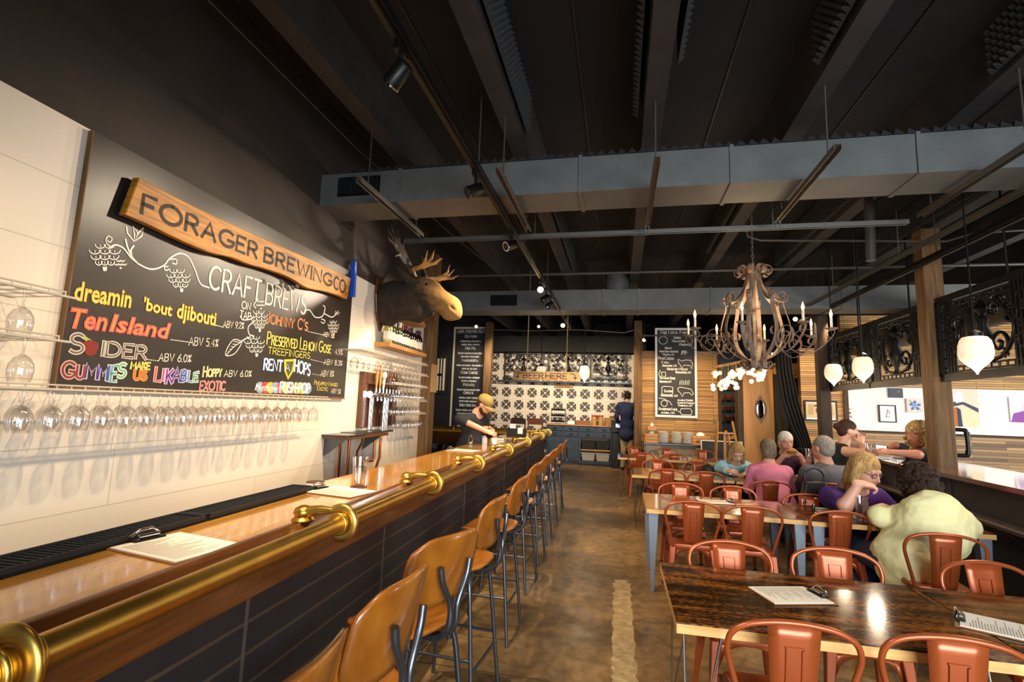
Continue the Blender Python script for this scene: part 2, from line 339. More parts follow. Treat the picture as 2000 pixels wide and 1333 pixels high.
# ------------------------------------------------------------------ stroke lettering
def ar(cx, cy, rx, ry, a0, a1, n=12):
    return [(cx+rx*math.cos(math.radians(a0+(a1-a0)*i/n)), cy+ry*math.sin(math.radians(a0+(a1-a0)*i/n))) for i in range(n+1)]
GL = {
'A': (.72, [[(0,0),(.36,1),(.72,0)],[(.13,.34),(.59,.34)]]),
'B': (.6, [[(0,0),(0,1),(.3,1)]+ar(.3,.76,.24,.24,90,-90)+[(0,.52)],[(.3,.52)]+ar(.3,.26,.28,.26,90,-90)+[(0,0)]]),
'C': (.74, [ar(.42,.5,.42,.5,50,310,20)]),
'D': (.7, [[(0,0),(0,1),(.25,1)]+ar(.25,.5,.45,.5,90,-90,16)+[(0,0)]]),
'E': (.52, [[(.52,1),(0,1),(0,0),(.52,0)],[(0,.52),(.42,.52)]]),
'F': (.52, [[(.52,1),(0,1),(0,0)],[(0,.5),(.42,.5)]]),
'G': (.8, [ar(.45,.5,.45,.5,50,350,22)+[(.5,.42)]]),
'H': (.66, [[(0,0),(0,1)],[(.66,0),(.66,1)],[(0,.52),(.66,.52)]]),
'I': (.0, [[(0,0),(0,1)]]),
'J': (.42, [[(.42,1),(.42,.25)]+ar(.2,.22,.22,.22,0,-170)]),
'K': (.6, [[(0,0),(0,1)],[(.58,1),(.03,.42)],[(.2,.58),(.62,0)]]),
'L': (.48, [[(0,1),(0,0),(.48,0)]]),
'M': (.82, [[(0,0),(.06,1),(.41,.3),(.76,1),(.82,0)]]),
'N': (.68, [[(0,0),(0,1),(.68,0),(.68,1)]]),
'O': (.94, [ar(.47,.5,.47,.5,90,450,28)]),
'P': (.56, [[(0,0),(0,1),(.28,1)]+ar(.28,.74,.27,.26,90,-90)+[(0,.48)]]),
'Q': (.94, [ar(.47,.5,.47,.5,90,450,24),[(.6,.25),(.9,-.05)]]),
'R': (.6, [[(0,0),(0,1),(.28,1)]+ar(.28,.74,.27,.26,90,-90)+[(0,.48)],[(.28,.48),(.6,0)]]),
'S': (.54, [ar(.28,.75,.25,.25,40,270,12)+ar(.27,.25,.27,.25,90,-140,12)]),
'T': (.62, [[(0,1),(.62,1)],[(.31,1),(.31,0)]]),
'U': (.64, [[(0,1),(0,.32)]+ar(.32,.32,.32,.32,180,360)+[(.64,1)]]),
'V': (.66, [[(0,1),(.33,0),(.66,1)]]),
'W': (.98, [[(0,1),(.25,0),(.49,.85),(.73,0),(.98,1)]]),
'X': (.62, [[(0,0),(.62,1)],[(0,1),(.62,0)]]),
'Y': (.62, [[(0,1),(.31,.48),(.62,1)],[(.31,.48),(.31,0)]]),
'Z': (.58, [[(0,1),(.58,1),(0,0),(.58,0)]]),
'0': (.56, [ar(.28,.5,.28,.5,90,450,20)]), '1': (.2, [[(0,.8),(.2,1),(.2,0)]]),
'2': (.52, [ar(.26,.74,.26,.26,170,-30,10)+[(0,0),(.52,0)]]),
'3': (.5, [ar(.24,.76,.24,.24,150,-90,10)+ar(.24,.26,.26,.26,90,-150,10)]),
'4': (.56, [[(.42,0),(.42,1),(0,.3),(.56,.3)]]), '5': (.5, [[(.46,1),(.06,1),(.03,.56)]+ar(.24,.3,.26,.3,120,-140,12)]),
'6': (.54, [[(.42,1),(.08,.5)]+ar(.27,.28,.27,.28,140,-220,18)]), '7': (.5, [[(0,1),(.5,1),(.15,0)]]),
'8': (.52, [ar(.26,.76,.22,.24,-90,270,16),ar(.26,.26,.26,.26,90,450,16)]),
'9': (.54, [ar(.27,.72,.27,.28,-40,320,18)+[(.4,.3),(.2,0)]]),
'.': (.04, [[(0,0),(.04,.0)]]), ',': (.06, [[(.05,.05),(0,-.15)]]), "'": (.04, [[(.03,1),(0,.8)]]), '-': (.3, [[(0,.48),(.3,.48)]]),
'%': (.5, [[(0,0),(.5,1)],ar(.1,.82,.1,.14,0,360,8),ar(.4,.18,.1,.14,0,360,8)]), '&': (.6, [[(.6,0),(.1,.75)]+ar(.24,.82,.15,.18,180,0,6)+[(.03,.35)]+ar(.25,.22,.24,.22,160,330,8)+[(.58,.4)]]),
'/': (.3, [[(0,-.1),(.3,1.1)]]), ':': (.04, [[(0,.2),(.04,.2)],[(0,.65),(.04,.65)]]), '(': (.12, [ar(.3,.5,.3,.6,130,230,6)]), '!': (.04, [[(0,.3),(0,1)],[(0,0),(.04,0)]]),
}
def strokes(s, gap=.22, small=None):
    """polylines of a string, height 1; small = height of lower-case letters drawn as small capitals"""
    x = 0; out = []
    for ch in s:
        if ch == ' ': x += .45; continue
        k = small if (small and ch.islower()) else 1
        wd, ls = GL.get(ch.upper(), GL['.'])
        out += [[(x+p[0]*k, p[1]*k) for p in l] for l in ls]; x += wd*k+gap*(k if small else 1)
    return out, (x-gap if x-gap > .01 else .3)
def font2d(s, bold=0., shear=0., res=2):
    c = bpy.data.curves.new('t', 'FONT'); c.body = s; c.size = 1; c.offset = bold; c.shear = shear; c.resolution_u = res; c.fill_mode = 'FRONT'
    o = bpy.data.objects.new('t', c); COL.objects.link(o)
    me = bpy.data.meshes.new_from_object(o.evaluated_get(bpy.context.evaluated_depsgraph_get()))
    v = np.array([x.co[:] for x in me.vertices]); f = [tuple(p.vertices) for p in me.polygons]
    bpy.data.objects.remove(o); bpy.data.curves.remove(c); bpy.data.meshes.remove(me); return v, f
# ================================================================== the room
def sbox(name, a, b, m_, rz=None, bev=0):
    o = MB().box(a, b).build(name, m_, smooth=0, bev=bev)
    if rz: o.rotation_euler = (0, 0, rz)
    return struct(o)
sbox('floor', (-8, -2.6, -.1), (10, 16.2, 0), 'floor')
ceil = sbox('ceiling', (-8, -2.6, 4.3), (10, 16.2, 4.4), 'ceil')
JX = [-6.65, -5.5, -4.35, -3.2, -2.05, -.9, .25, 1.4, 2.55, 3.7, 4.85, 6.0, 7.15, 8.3]
for x in JX:
    MB().hexa([(x-.075, -2.6, 3.9), (x+.075, -2.6, 3.9), (x+.075, 16.1, 3.9), (x-.075, 16.1, 3.9)],
              [(x-.12, -2.6, 4.31), (x+.12, -2.6, 4.31), (x+.12, 16.1, 4.31), (x-.12, 16.1, 4.31)]).build('joist', 'joist', ceil, 0)
for i, x in enumerate(JX[:-1]):
    MB().box((x+.57, -2.6, 4.285), (x+.585, 16.1, 4.302)).build('slab_seam', 'black', ceil, 0)
sbox('wall_left', (-2.95, -2.6, 0), (-2.65, 7.1, 2.96), 'white_wall', BA)
sbox('wall_left_upper', (-2.95, -2.6, 2.96), (-2.655, 7.1, 4.3), 'charcoal_wall', BA)
sbox('wall_far_left', (-8, 6, 0), (-7.8, 16.2, 4.3), 'black_wall')
sbox('wall_back_left', (-8, 13.4, 0), (-3.55, 13.55, 4.3), 'black_wall')
sbox('wall_back_far', (-8, 16, 0), (10, 16.2, 4.3), 'black_wall')
sbox('wall_right', (10, -2.6, 0), (10.2, 16.2, 4.3), 'black_wall')
# shop front behind the viewer, with its big window
sbox('wall_front', (-8, -2.75, 0), (.2, -2.6, 4.3), 'black_wall'); sbox('wall_front_right', (5.0, -2.75, 0), (10.2, -2.6, 4.3), 'black_wall')
sbox('wall_front_top', (.2, -2.75, 2.95), (5.0, -2.6, 4.3), 'black_wall'); sbox('wall_front_sill', (.2, -2.75, 0), (5.0, -2.6, .55), 'black_wall')
wf = MB()
for x in (.2, 1.75, 3.3, 4.92): wf.box((x, -2.74, .55), (x+.08, -2.62, 2.95))
wf.box((.2, -2.74, .55), (5, -2.62, .63)); wf.box((.2, -2.74, 2.87), (5, -2.62, 2.95))
w1 = struct(wf.build('window_1', 'black_metal', smooth=0))
MB().box((.2, -2.69, .6), (5, -2.68, 2.9)).build('pane', 'glass', w1, 0)
# ---- patterned tile wall
def tile_mat():
    M = mat('flower_tile', '#e9dcc6', .45); nt = M.node_tree; L = nt.links.new; b = nt.nodes['Principled BSDF']
    N = nt.nodes.new
    def mth(op, a, c=None, d=None):
        n = N('ShaderNodeMath'); n.operation = op
        for i, v in enumerate((a, c, d)):
            if v is None: continue
            if isinstance(v, (int, float)): n.inputs[i].default_value = v
            else: L(v, n.inputs[i])
        return n.outputs[0]
    tc = N('ShaderNodeTexCoord'); sp = N('ShaderNodeSeparateXYZ'); L(tc.outputs['Object'], sp.inputs[0])
    def cell(v, per, off): return mth('SUBTRACT', mth('FRACT', mth('DIVIDE', mth('ADD', v, off), per)), .5)
    u = mth('MULTIPLY', cell(sp.outputs[0], .405, 10.12), .405); v = mth('MULTIPLY', cell(sp.outputs[2], .385, 10.085), .385)
    r = mth('SQRT', mth('ADD', mth('MULTIPLY', u, u), mth('MULTIPLY', v, v)))
    th = mth('ARCTAN2', v, u)
    pet = mth('ADD', mth('MULTIPLY', mth('MINIMUM', mth('MULTIPLY', mth('ABSOLUTE', mth('SINE', mth('MULTIPLY', th, 2))), 3.), 1), .028), .124)     # four fan petals, notched at the tip
    fl = mth('MULTIPLY', mth('LESS_THAN', r, pet), mth('GREATER_THAN', r, .035))
    gap = mth('GREATER_THAN', mth('ABSOLUTE', mth('SINE', mth('MULTIPLY', th, 2))), .0)
    notch = mth('LESS_THAN', mth('ABSOLUTE', mth('COSINE', mth('MULTIPLY', th, 2))), .2)
    fl = mth('MULTIPLY', fl, mth('SUBTRACT', 1, mth('MULTIPLY', notch, mth('GREATER_THAN', r, .06))))
    # pale flowers between the dark ones
    u2 = mth('MULTIPLY', cell(sp.outputs[0], .405, 10.3225), .405); v2 = mth('MULTIPLY', cell(sp.outputs[2], .385, 10.2775), .385)
    r2 = mth('SQRT', mth('ADD', mth('MULTIPLY', u2, u2), mth('MULTIPLY', v2, v2))); th2 = mth('ARCTAN2', v2, u2)
    pale = mth('LESS_THAN', mth('ABSOLUTE', mth('SUBTRACT', r2, mth('ADD', mth('MULTIPLY', mth('ABSOLUTE', mth('COSINE', mth('MULTIPLY', th2, 3))), .05), .08))), .006)
    grx = mth('LESS_THAN', mth('ABSOLUTE', cell(sp.outputs[0], .2025, 10.2)), .02); grz = mth('LESS_THAN', mth('ABSOLUTE', cell(sp.outputs[2], .1925, 10.2)), .02)
    thin = mth('MAXIMUM', pale, mth('MAXIMUM', grx, grz))
    m1 = N('ShaderNodeMix'); m1.data_type = 'RGBA'; m1.inputs[6].default_value = lin('#e9dcc6'); m1.inputs[7].default_value = lin('#b5a58c'); L(thin, m1.inputs[0])
    m2 = N('ShaderNodeMix'); m2.data_type = 'RGBA'; m2.inputs[7].default_value = lin('#4b443c'); L(m1.outputs[2], m2.inputs[6]); L(fl, m2.inputs[0])
    L(m2.outputs[2], b.inputs['Base Color']); return M
MT['flower_tile'] = tile_mat()
sbox('wall_back_tile', (-4.3, 15.3, 0), (.75, 15.45, 3.25), 'flower_tile')
sbox('wall_back_soffit', (-4.3, 14.9, 3.27), (.75, 15.45, 3.75), 'black_wall')
sbox('wall_back_slats', (.5, 13.1, 0), (2.36, 13.25, 3.12), 'slats')
sbox('trim_1', (2.36, 13.06, 0), (2.44, 13.25, 3.12), 'timber_dark')
sbox('wall_back_blue', (2.2, 15.2, 0), (4.6, 15.35, 3.4), K('navy_wall', '#2c3644', .6))
sbox('wall_back_plywood', (2.69, 12.0, 0), (3.31, 12.1, 2.62), 'plywood'); sbox('trim_6', (2.57, 12.0, 0), (2.69, 12.3, 2.62), 'timber_dark')
sbox('door_1', (3.42, 12.0, 0), (4.25, 12.06, 2.35), K('dark_door', '#2a2018', .5, col2='#1c1611', scale=4))
sbox('trim_2', (3.31, 11.93, 0), (3.42, 12.08, 2.5), 'black_wall')
sbox('trim_3', (3.31, 11.95, 2.42), (4.4, 12.08, 2.75), 'slats')
sbox('wall_right_slats', (3.62, 11.25, 0), (4.4, 11.4, 3.0), 'slats')
sbox('trim_4', (4.38, 11.2, 0), (4.46, 11.4, 2.3), 'timber_dark')
wr = sbox('wall_right_white', (4.44, 11.4, 1.36), (10, 11.5, 2.25), 'white_paint')
sbox('wall_right_wainscot', (4.44, 11.36, 0), (10, 11.5, 1.34), 'slats_low')
sbox('trim_5', (4.44, 11.33, 1.33), (10, 11.4, 1.37), 'timber_dark')
sbox('wall_right_top_slats', (4.44, 11.36, 2.24), (10, 11.5, 3.7), 'slats')

# ---- posts
def post(n, x0, y0, x1, y1, z1, m_, label, rz=0):
    o = MB().box((x0, y0, 0), (x1, y1, z1)).build('timber_post', m_, smooth=0, bev=.012)
    if rz: o.rotation_euler = (0, 0, rz)
    return tag(o, label, 'post')
post(1, -2.66, 7.1, -2.5, 7.34, 3.88, 'timber', 'rough timber post at the end of the white bar wall', BA)
p = onz(960, 893, 0); post(2, -3.62, 13.15, -3.42, 13.35, 3.88, 'timber', 'brown timber post between tall menu board and flower tile wall')
post(3, .36, 12.95, .56, 13.15, 3.88, 'timber', 'brown timber post between flower tile wall and slatted board wall')
post(4, 3.42, 9.7, 3.60, 9.88, 3.88, 'timber_dark', 'dark timber post in front of the framed print')
post(5, 3.50, 6.62, 3.70, 6.82, 3.88, 'timber', 'rough timber post standing through the long raised counter')

# ================================================================== ceiling services
def local(o): return o
d = MB().box((-2.86, 4.05, 3.42), (9.9, 4.46, 3.73))
duct = tag(d.build('air_duct', 'duct', smooth=0), 'long square grey air duct crossing overhead nearest the viewer', 'air duct')
for x in (-2.0, -.35, .85, 2.15, 3.4, 5, 6.6): MB().box((x, 4.035, 3.41), (x+.03, 4.475, 3.74)).build('flange', 'duct', duct, 0)
vg = MB().box((-2.6, 4.03, 3.5), (-2.18, 4.05, 3.68)).build('vent_grille', 'black_metal', duct, 0)
g = MB()
for i in range(16): g.box((-2.58+i*.025, 4.02, 3.515), (-2.572+i*.025, 4.035, 3.665))
g.build('louver', 'dark_metal', vg, 0)
d2 = MB().box((-6.5, 8.85, 3.35), (9.9, 9.35, 3.72))
duct2 = tag(d2.build('air_duct', 'duct', smooth=0), 'second square grey air duct running behind the chandelier', 'air duct')
for x in (-1.9, -.3, .3, 1.5, 3.5): MB().box((x, 8.835, 3.34), (x+.03, 9.365, 3.73)).build('flange', 'duct', duct2, 0)
MB().box((-2.35, 8.83, 3.44), (-1.85, 8.86, 3.64)).build('vent_grille', 'black_metal', duct2, 0)
MB().cyl((-.05, 9.1, 3.72), (-.05, 9.1, 4.05), .22, .2, 20).build('fan_housing', 'duct', duct2)
rd = MB().tube([(4.75, 3.2, 3.12), (4.75, 11.3, 3.12)], .27, 28)
tag(rd.build('round_duct', K('duct_round', '#4a3f33', .55, .3)), 'fat round duct above the scrolled iron panels', 'air duct')
# acoustic foam wedges on joist sides and on top of the duct
def foam(x, y0, y1, z0, z1, side, label):
    b = MB(); n = int((y1-y0)/.055); k = int((z1-z0)/.055)
    for i in range(n):
        for j in range(k):
            y = y0+i*.055; z = z0+j*.055; a = .0; c = .045*side
            b.add([(x, y, z), (x, y+.055, z), (x, y+.055, z+.055), (x, y, z+.055), (x+c, y+.0275, z+.0275)], [(0,1,4), (1,2,4), (2,3,4), (3,0,4)])
    return tag(b.build('acoustic_foam', 'foam', smooth=0, fixn=False), label, 'acoustic foam', 'dark foam panels between the ceiling joists')
NM = {-.9: 'third', .25: 'central', 1.4: 'right of centre', 2.55: 'far right'}
foam(-.79, 1.2, 4.0, 3.93, 4.28, 1, 'dark egg crate foam on the ceiling joist left of centre, near the viewer')
foam(.13, .9, 3.9, 3.93, 4.28, -1, 'dark egg crate foam on left face of the central ceiling joist')
foam(.37, .9, 3.3, 3.93, 4.28, 1, 'dark egg crate foam on right face of the central ceiling joist')
foam(1.27, 1.4, 3.4, 3.90, 4.28, -1, 'dark egg crate foam wedge on ceiling joist right of centre')
foam(2.42, 1.8, 3.7, 3.90, 4.28, -1, 'dark egg crate foam on the ceiling joist at top right')
foam(1.27, 5.0, 7.6, 3.93, 4.28, -1, 'foam on the joist behind the duct just right of the chandelier chain')
foam(2.42, 5.0, 8.4, 3.93, 4.28, -1, 'foam on the joist behind the duct, second right of the chandelier')
foam(3.57, 5.0, 8.4, 3.93, 4.28, -1, 'foam on the joist behind the duct above the right timber post')
foam(-.79, 4.9, 8.4, 3.93, 4.28, 1, 'foam on the joist behind the duct above the bar stools')
fd = MB()
for i in range(96):
    x = -2.5+i*.085; fd.add([(x, 4.04, 3.73), (x+.085, 4.04, 3.73), (x+.085, 4.13, 3.73), (x, 4.13, 3.73), (x+.042, 4.085, 3.80)], [(0,1,4), (1,2,4), (2,3,4), (3,0,4)])
tag(fd.build('acoustic_foam', 'foam', smooth=0, fixn=False), 'strip of pointed foam lying along the top of the near duct', 'acoustic foam')
# lighting track over the bar with its heads
def track(x, y0, y1, z, label):
    t = thing('lighting_track', label, 'lighting track', (x, y0, z)); L_ = y1-y0
    b = MB(); b.box((-.03, 0, 0), (.03, L_, .055)); b.box((-.015, 0, -.02), (.015, L_, 0)); b.build('rail', 'black_metal', t, 0, .004)
    for i in range(int(L_/1.9)+1): MB().cyl((0, .3+i*1.9, .05), (0, .3+i*1.9, 4.3-z), .006, n=6).build('hanger_rod', 'pipe_grey', t)
    return t
track(-1.07, -.6, 11.0, 3.36, 'long black lighting track above the bar'); track(3.36, 2.0, 11.0, 3.36, 'black lighting track along the right timber posts')
def spot(x, y, z, tgt, label, glow=None, group='black spot heads on the tracks'):
    t = thing('spot_light', label, 'spot light', (x, y, z), 0, group)
    MB().box((-.02, -.05, -.03), (.02, .05, 0)).build('adapter', 'black_metal', t, 0)
    MB().cyl((0, 0, -.03), (0, 0, -.09), .012, n=8).build('stem', 'black_metal', t)
    dv = Vector(tgt)-Vector((x, y, z-.12)); dv.normalize(); c = np.array((0, 0, -.13)); dv = np.array(dv)
    h = MB().tube([c-dv*.06, c-dv*.05, c+dv*.07], [.03, .042, .048], 18).build('head', 'black_metal', t)
    MB().tube([c+dv*.065, c+dv*.074], [.05, .05], 18).build('rim', 'chrome', h)
    MB().tube([c+dv*.074, c+dv*.077], [.04, .04], 16).build('lens', glow or 'black', h)
    return t
spot(-1.07, 2.1, 3.34, (-2.6, 2.6, 1.9), 'black spot head nearest the viewer on the bar track')
spot(-1.07, 3.45, 3.34, (-2.6, 2.5, 2.2), 'black spot head with bright rim in front of the grey duct')
spot(-1.07, 4.75, 3.34, (-2.6, 3.2, 2.2), 'black spot head just behind the grey duct on the bar track')
spot(-1.07, 6.7, 3.34, (-.6, 1, 2.2), 'lit spot head glaring toward the viewer on the bar track', 'bulb')
spot(-1.07, 7.2, 3.34, (-2.6, 6.5, 2.0), 'small spot head behind the glaring one on the bar track')
spot(-1.07, 7.7, 3.34, (-2.6, 7.4, 2.0), 'second small spot head behind the glaring one')
spot(-1.07, 9.6, 3.34, (-1.4, 4, 1.0), 'lit spot head at the far end of the bar track', 'lampglow')
for (px, py, y, lab) in ((930, 637, 12.6, 'small lit spot above the tall left menu board'), (1052, 637, 14.4, 'small lit spot above the flower tile wall'),
                         (1258, 663, 12.6, 'small lit spot above the slatted board wall'), (1553, 622, 10.4, 'lit spot to the right of the chandelier'), (1510, 690, 11.6, 'tiny lit spot below the chandelier above the curtain')):
    q = ony(px, py, y); o = spot(q[0], y, q[2]+.13, (q[0]*.7, y-3.5, q[2]-1.6), lab, 'lampglow', 'lit spots at the back of the room')
    MB().cyl((0, 0, 0), (0, 0, 4.3-q[2]-.13), .008, n=6).build('rod', 'black_metal', o)
# perforated strut channels hung from the joists
def strut(p0, p1, label, rods=(.12, .88), ztop=3.9, g='short steel channels hung under the joists', hook=False):
    p0 = np.array(p0, float); p1 = np.array(p1, float); t = thing('steel_channel', label, 'steel channel', p0, 0, g); dd = p1-p0; n_ = np.linalg.norm(dd); e = dd/n_; s = np.array([-e[1], e[0], 0])
    b = MB(); 
    for k in (-1, 1): b.beam(s*.021*k, dd+s*.021*k, .004, .042)
    b.beam((0, 0, .019), dd+np.array((0, 0, .019)), .042, .004); b.build('channel', 'strut', t, 0)
    for r in rods: MB().cyl(dd*r, dd*r+np.array((0, 0, ztop-p0[2])), .006, n=6).build('threaded_rod', 'strut', t)
    if hook: MB().tube([dd+e*-.05+np.array((0.02*math.cos(a), 0, -.06+.045*math.sin(a))) for a in np.linspace(0, 6.2, 14)], .005, 6, True).build('hook', 'strut', t)
for x, n_, hk in ((-2.05, 'steel channel left of the bar track below duct', 0), (-.9, 'steel channel just right of the bar track', 0), (.25, 'steel channel under the central joist', 1), (1.39, 'steel channel left of chandelier, ending in a hook', 1), (2.53, 'steel channel second from the right edge', 0)):
    strut((x, 3.45, 3.36), (x, 4.78, 3.36), n_, hook=hk)
strut((3.0, 3.2, 3.36), (3.0, 9.0, 3.40), 'long steel channel at upper right along the lighting track', (.2, .5, .8))
strut((-2.35, 5.0, 3.38), (2.55, 5.0, 3.38), 'long steel channel crossing behind the near duct', (.3, .53, .77), g='x')
def pipe(pts, r, label, m_='pipe_grey'):
    return tag(MB().tube(pts, r, 10).build('ceiling_pipe', m_), label, 'pipe', 'pipes under the ceiling')
pipe([(-6, 7.75, 3.72), (9.8, 7.75, 3.72)], .022, 'thin grey sprinkler pipe crossing above the chandelier')
pipe([(-6, 10.2, 3.62), (9.8, 10.2, 3.62)], .02, 'thin grey pipe crossing beyond the second duct')
pipe([(2.5, 5.6, 3.2), (2.52, 5.62, 3.55), (2.52, 5.62, 3.9)], .045, 'short vertical pipe elbow beside the end of the long channel', 'pipe_grey')
pipe([(1.45, 6.2, 3.86), (1.5, 6.25, 3.72), (1.65, 6.28, 3.68), (3.6, 6.35, 3.62), (3.9, 6.4, 3.72), (6, 6.4, 3.80)], .014, 'bent conduit behind the chandelier chain')
pipe([(-3.4, 12.0, 3.5), (-2.2, 12, 3.46), (-1.0, 12, 3.49), (.1, 12, 3.42), (.4, 12, 3.5), (.6, 12, 3.25)], .012, 'loose pale cable sagging above the tile wall', 'strut')
wire = [(-2.35, -1, 3.88), (-2.35, 4, 3.88), (-2.2, 6, 3.84), (-1.9, 8.7, 3.8)]
pipe(wire, .006, 'thin wire running along the second joist from the left')
pipe([(.45, 10.6, 3.15), (2.6, 10.6, 3.15)], .02, 'dark bar in front of the right menu board')
# ================================================================== the bar
bar = thing('bar', 'long wooden bar with brass rail and black boarded front', 'bar', (0, 0, 0), BA)
YE = 10.75                                   # far end where the bar turns left
MB().box((-1.80, -.8, 1.03), (-1.30, YE, 1.07)).box((-4.4, YE-.5, 1.031), (-1.30, YE-.01, 1.071)).build('counter_top', 'bar_top', bar, 0, .006)
prof = [(-1.30, 1.03), (-1.30, 1.072), (-1.275, 1.085), (-1.245, 1.078), (-1.225, 1.05), (-1.20, 1.035), (-1.155, 1.05), (-1.13, 1.04), (-1.13, 1.02)]
e = MB(); n_ = len(prof)
e.add([(x, -.8, z) for x, z in prof]+[(x, YE, z) for x, z in prof], [(i, i+1, n_+i+1, n_+i) for i in range(n_-1)]+[tuple(range(n_)), tuple(range(n_, 2*n_))])
e.build('edge_molding', 'bar_trim', bar, 60)
MB().box((-1.16, -.8, .945), (-1.125, YE, 1.03)).box((-4.4, YE-.04, .945), (-1.125, YE, 1.03)).build('fascia', 'bar_trim', bar, 0, .006)
MB().box((-1.22, -.8, .1), (-1.18, YE-.03, 1.0)).box((-4.4, YE-.06, .1), (-1.18, YE-.02, 1.0)).build('front_panel', 'bar_panel', bar, 0)
MB().box((-1.22, -.8, 0), (-1.2, YE-.03, .1)).build('plinth', 'black', bar, 0)
MB().box((-4.4, YE-.5, .78), (-1.8, YE-.46, 1.03)).build('inner_apron', 'bar_trim', bar, 0)
MB().box((-4.4, YE-.5, .55), (-1.8, YE-.1, .58)).build('under_shelf', 'timber', bar, 0)
for y in (.55, 1.62, 2.72, 4.4, 6.25, 8.3): MB().box((-1.181, y, .1), (-1.176, y+.012, .945)).build('panel_strip', 'strut', bar, 0)
MB().tube([(-1.085, -.8, 1.085), (-1.085, YE+.03, 1.085)], .036, 20).build('rail', 'brass', bar)
MB().tube([(-1.085, YE+.03, 1.085), (-4.3, YE+.03, 1.085)], .036, 16).build('rail', 'brass', bar)
brk = None
for y in (-.4, .83, 2.05, 3.22, 4.42, 5.9, 7.42, 9.2, 10.5):
    b = MB()
    b.tube([(-1.085+.055*math.cos(a), y+.0, 1.085+.055*math.sin(a)) for a in np.linspace(-1.9, 2.2, 30)], .013, 12, flat=(1.9, 1), up=(0, 1, 0))
    for yy in (-.03, .03): b.tube([(-1.085+.04*math.cos(a), y+yy, 1.085+.04*math.sin(a)) for a in np.linspace(0, 6.1, 30)], .008, 8, True)
    b.lathe([(.046, 0), (.048, .008), (.034, .022), (.042, .036), (.036, .055), (.015, .066), (0, .067)], (-1.262, y, 1.079), 18)
    b.tube([(-1.262, y, 1.10), (-1.23, y, 1.122), (-1.18, y, 1.132), (-1.12, y, 1.132)], [.022, .024, .019, .013], 10)
    b.build('rail_bracket', 'brass', bar)
for x in np.arange(-4.0, -1.4, .8):
    MB().tube([(x, YE+.03+.05*math.cos(a), 1.085+.05*math.sin(a)) for a in np.linspace(0, 6.2, 16)], .012, 6, True).build('rail_bracket', 'brass', bar)
# rubber mats along the back edge
for (y0, y1, lab) in ((.3, 1.95, 'black ribbed rubber bar mat nearest the viewer'), (1.96, 2.78, 'black ribbed rubber bar mat ending beside the stack of coasters')):
    t = thing('bar_mat', lab, 'bar mat', BF(-1.72, y0, 1.07), BA, 'rubber mats along the back edge of the bar'); L_ = y1-y0
    MB().box((-.075, 0, 0), (.075, L_, .012)).box((-.075, 0, 0), (-.066, L_, .028)).box((.066, 0, 0), (.075, L_, .028)).box((-.075, 0, 0), (.075, .01, .028)).box((-.075, L_-.01, 0), (.075, L_, .028)).build('tray', 'rubber', t, 0)
    r = MB()
    for i in range(int(L_/.022)): r.box((-.064, .012+i*.022, .012), (.064, .02+i*.022, .022))
    r.build('ribbing', 'rubber', t, 0)
def clipboard(loc, rz, label, sc=1):
    t = thing('clipboard', label, 'clipboard', loc, rz, 'menus on clipboards')
    MB().box((-.115*sc, -.16*sc, 0), (.115*sc, .16*sc, .005)).build('board', 'clip_wood', t, 0, .003)
    ps = MB().box((-.108*sc, -.155*sc, .005), (.108*sc, .14*sc, .008)).build('menu_sheet', 'paper', t, 0)
    l = MB()
    for i in range(26):
        y = .105-i*.0095; L_ = .09 if i % 5 else .05
        l.box((-.095*sc, y*sc, .008), ((-.095+L_*(1+.9*rng.random()))*sc, y*sc+.002, .0084))
    l.build('print', 'pipe_grey', ps, 0)
    MB().box((-.055, .12*sc, .008), (.055, .158*sc, .016)).build('clip_plate', 'black_metal', t, 0, .003)
    MB().tube([(-.05, .155*sc, .02), (-.02, .15*sc, .042), (.02, .15*sc, .042), (.05, .155*sc, .02)], .006, 8).tube([(-.035, .135*sc, .022), (.035, .135*sc, .022)], .008, 8).build('clip_lever', 'chrome', t)
    return t
clipboard(BF(-1.46, 1.60, 1.0705), BA+math.radians(78), 'clipboard with paper menu nearest the viewer on the bar', 1.12)
clipboard(BF(-1.49, 2.78, 1.0705), BA+math.radians(78), 'clipboard with paper menu beside the water glass on the bar', 1.1)
clipboard(BF(-1.57, 5.72, 1.0705), BA+math.radians(80), 'clipboard in front of the bartender on the bar', 1.15)
clipboard(BF(-1.5, 8.2, 1.0705), BA+math.radians(75), 'clipboard at the far end of the bar near napkin holder', 1.1)
def pint(loc, label, cat='glass', group=None, water=True, s=1.):
    t = thing('pint_glass', label, cat, loc, 0, group)
    MB().lathe([(.028*s, 0), (.03*s, .004), (.041*s, .145*s), (.043*s, .145*s), (.0435*s, .148*s), (.041*s, .148*s), (.027*s, .01*s), (0, .01*s)], n=24).build('tumbler', 'glass', t)
    if water: MB().lathe([(.026*s, .011*s), (.036*s, .10*s), (0, .10*s)], n=20).build('water', 'glass', t)
    return t
cst = tag(MB().lathe([(.052, 0), (.052, .003), (0, .003)], n=28).build('coaster', K('cork', '#5c3a22', .8)), 'round dark coaster under the water glass on the bar', 'coaster'); cst.location = BF(-1.48, 2.99, 1.0705)
pint(BF(-1.48, 2.99, 1.0738), 'clear pint glass standing on a coaster on the bar', s=1.2)
t = thing('coaster_stack', 'low round white coaster stack with brown lid at the back of the bar', 'coasters', BF(-1.74, 2.93, 1.0705))
MB().lathe([(.052, 0), (.052, .022), (0, .022)], n=28).build('stack', 'white', t); MB().lathe([(.054, .022), (.054, .027), (0, .027)], n=28).build('top_coaster', 'cork', t)
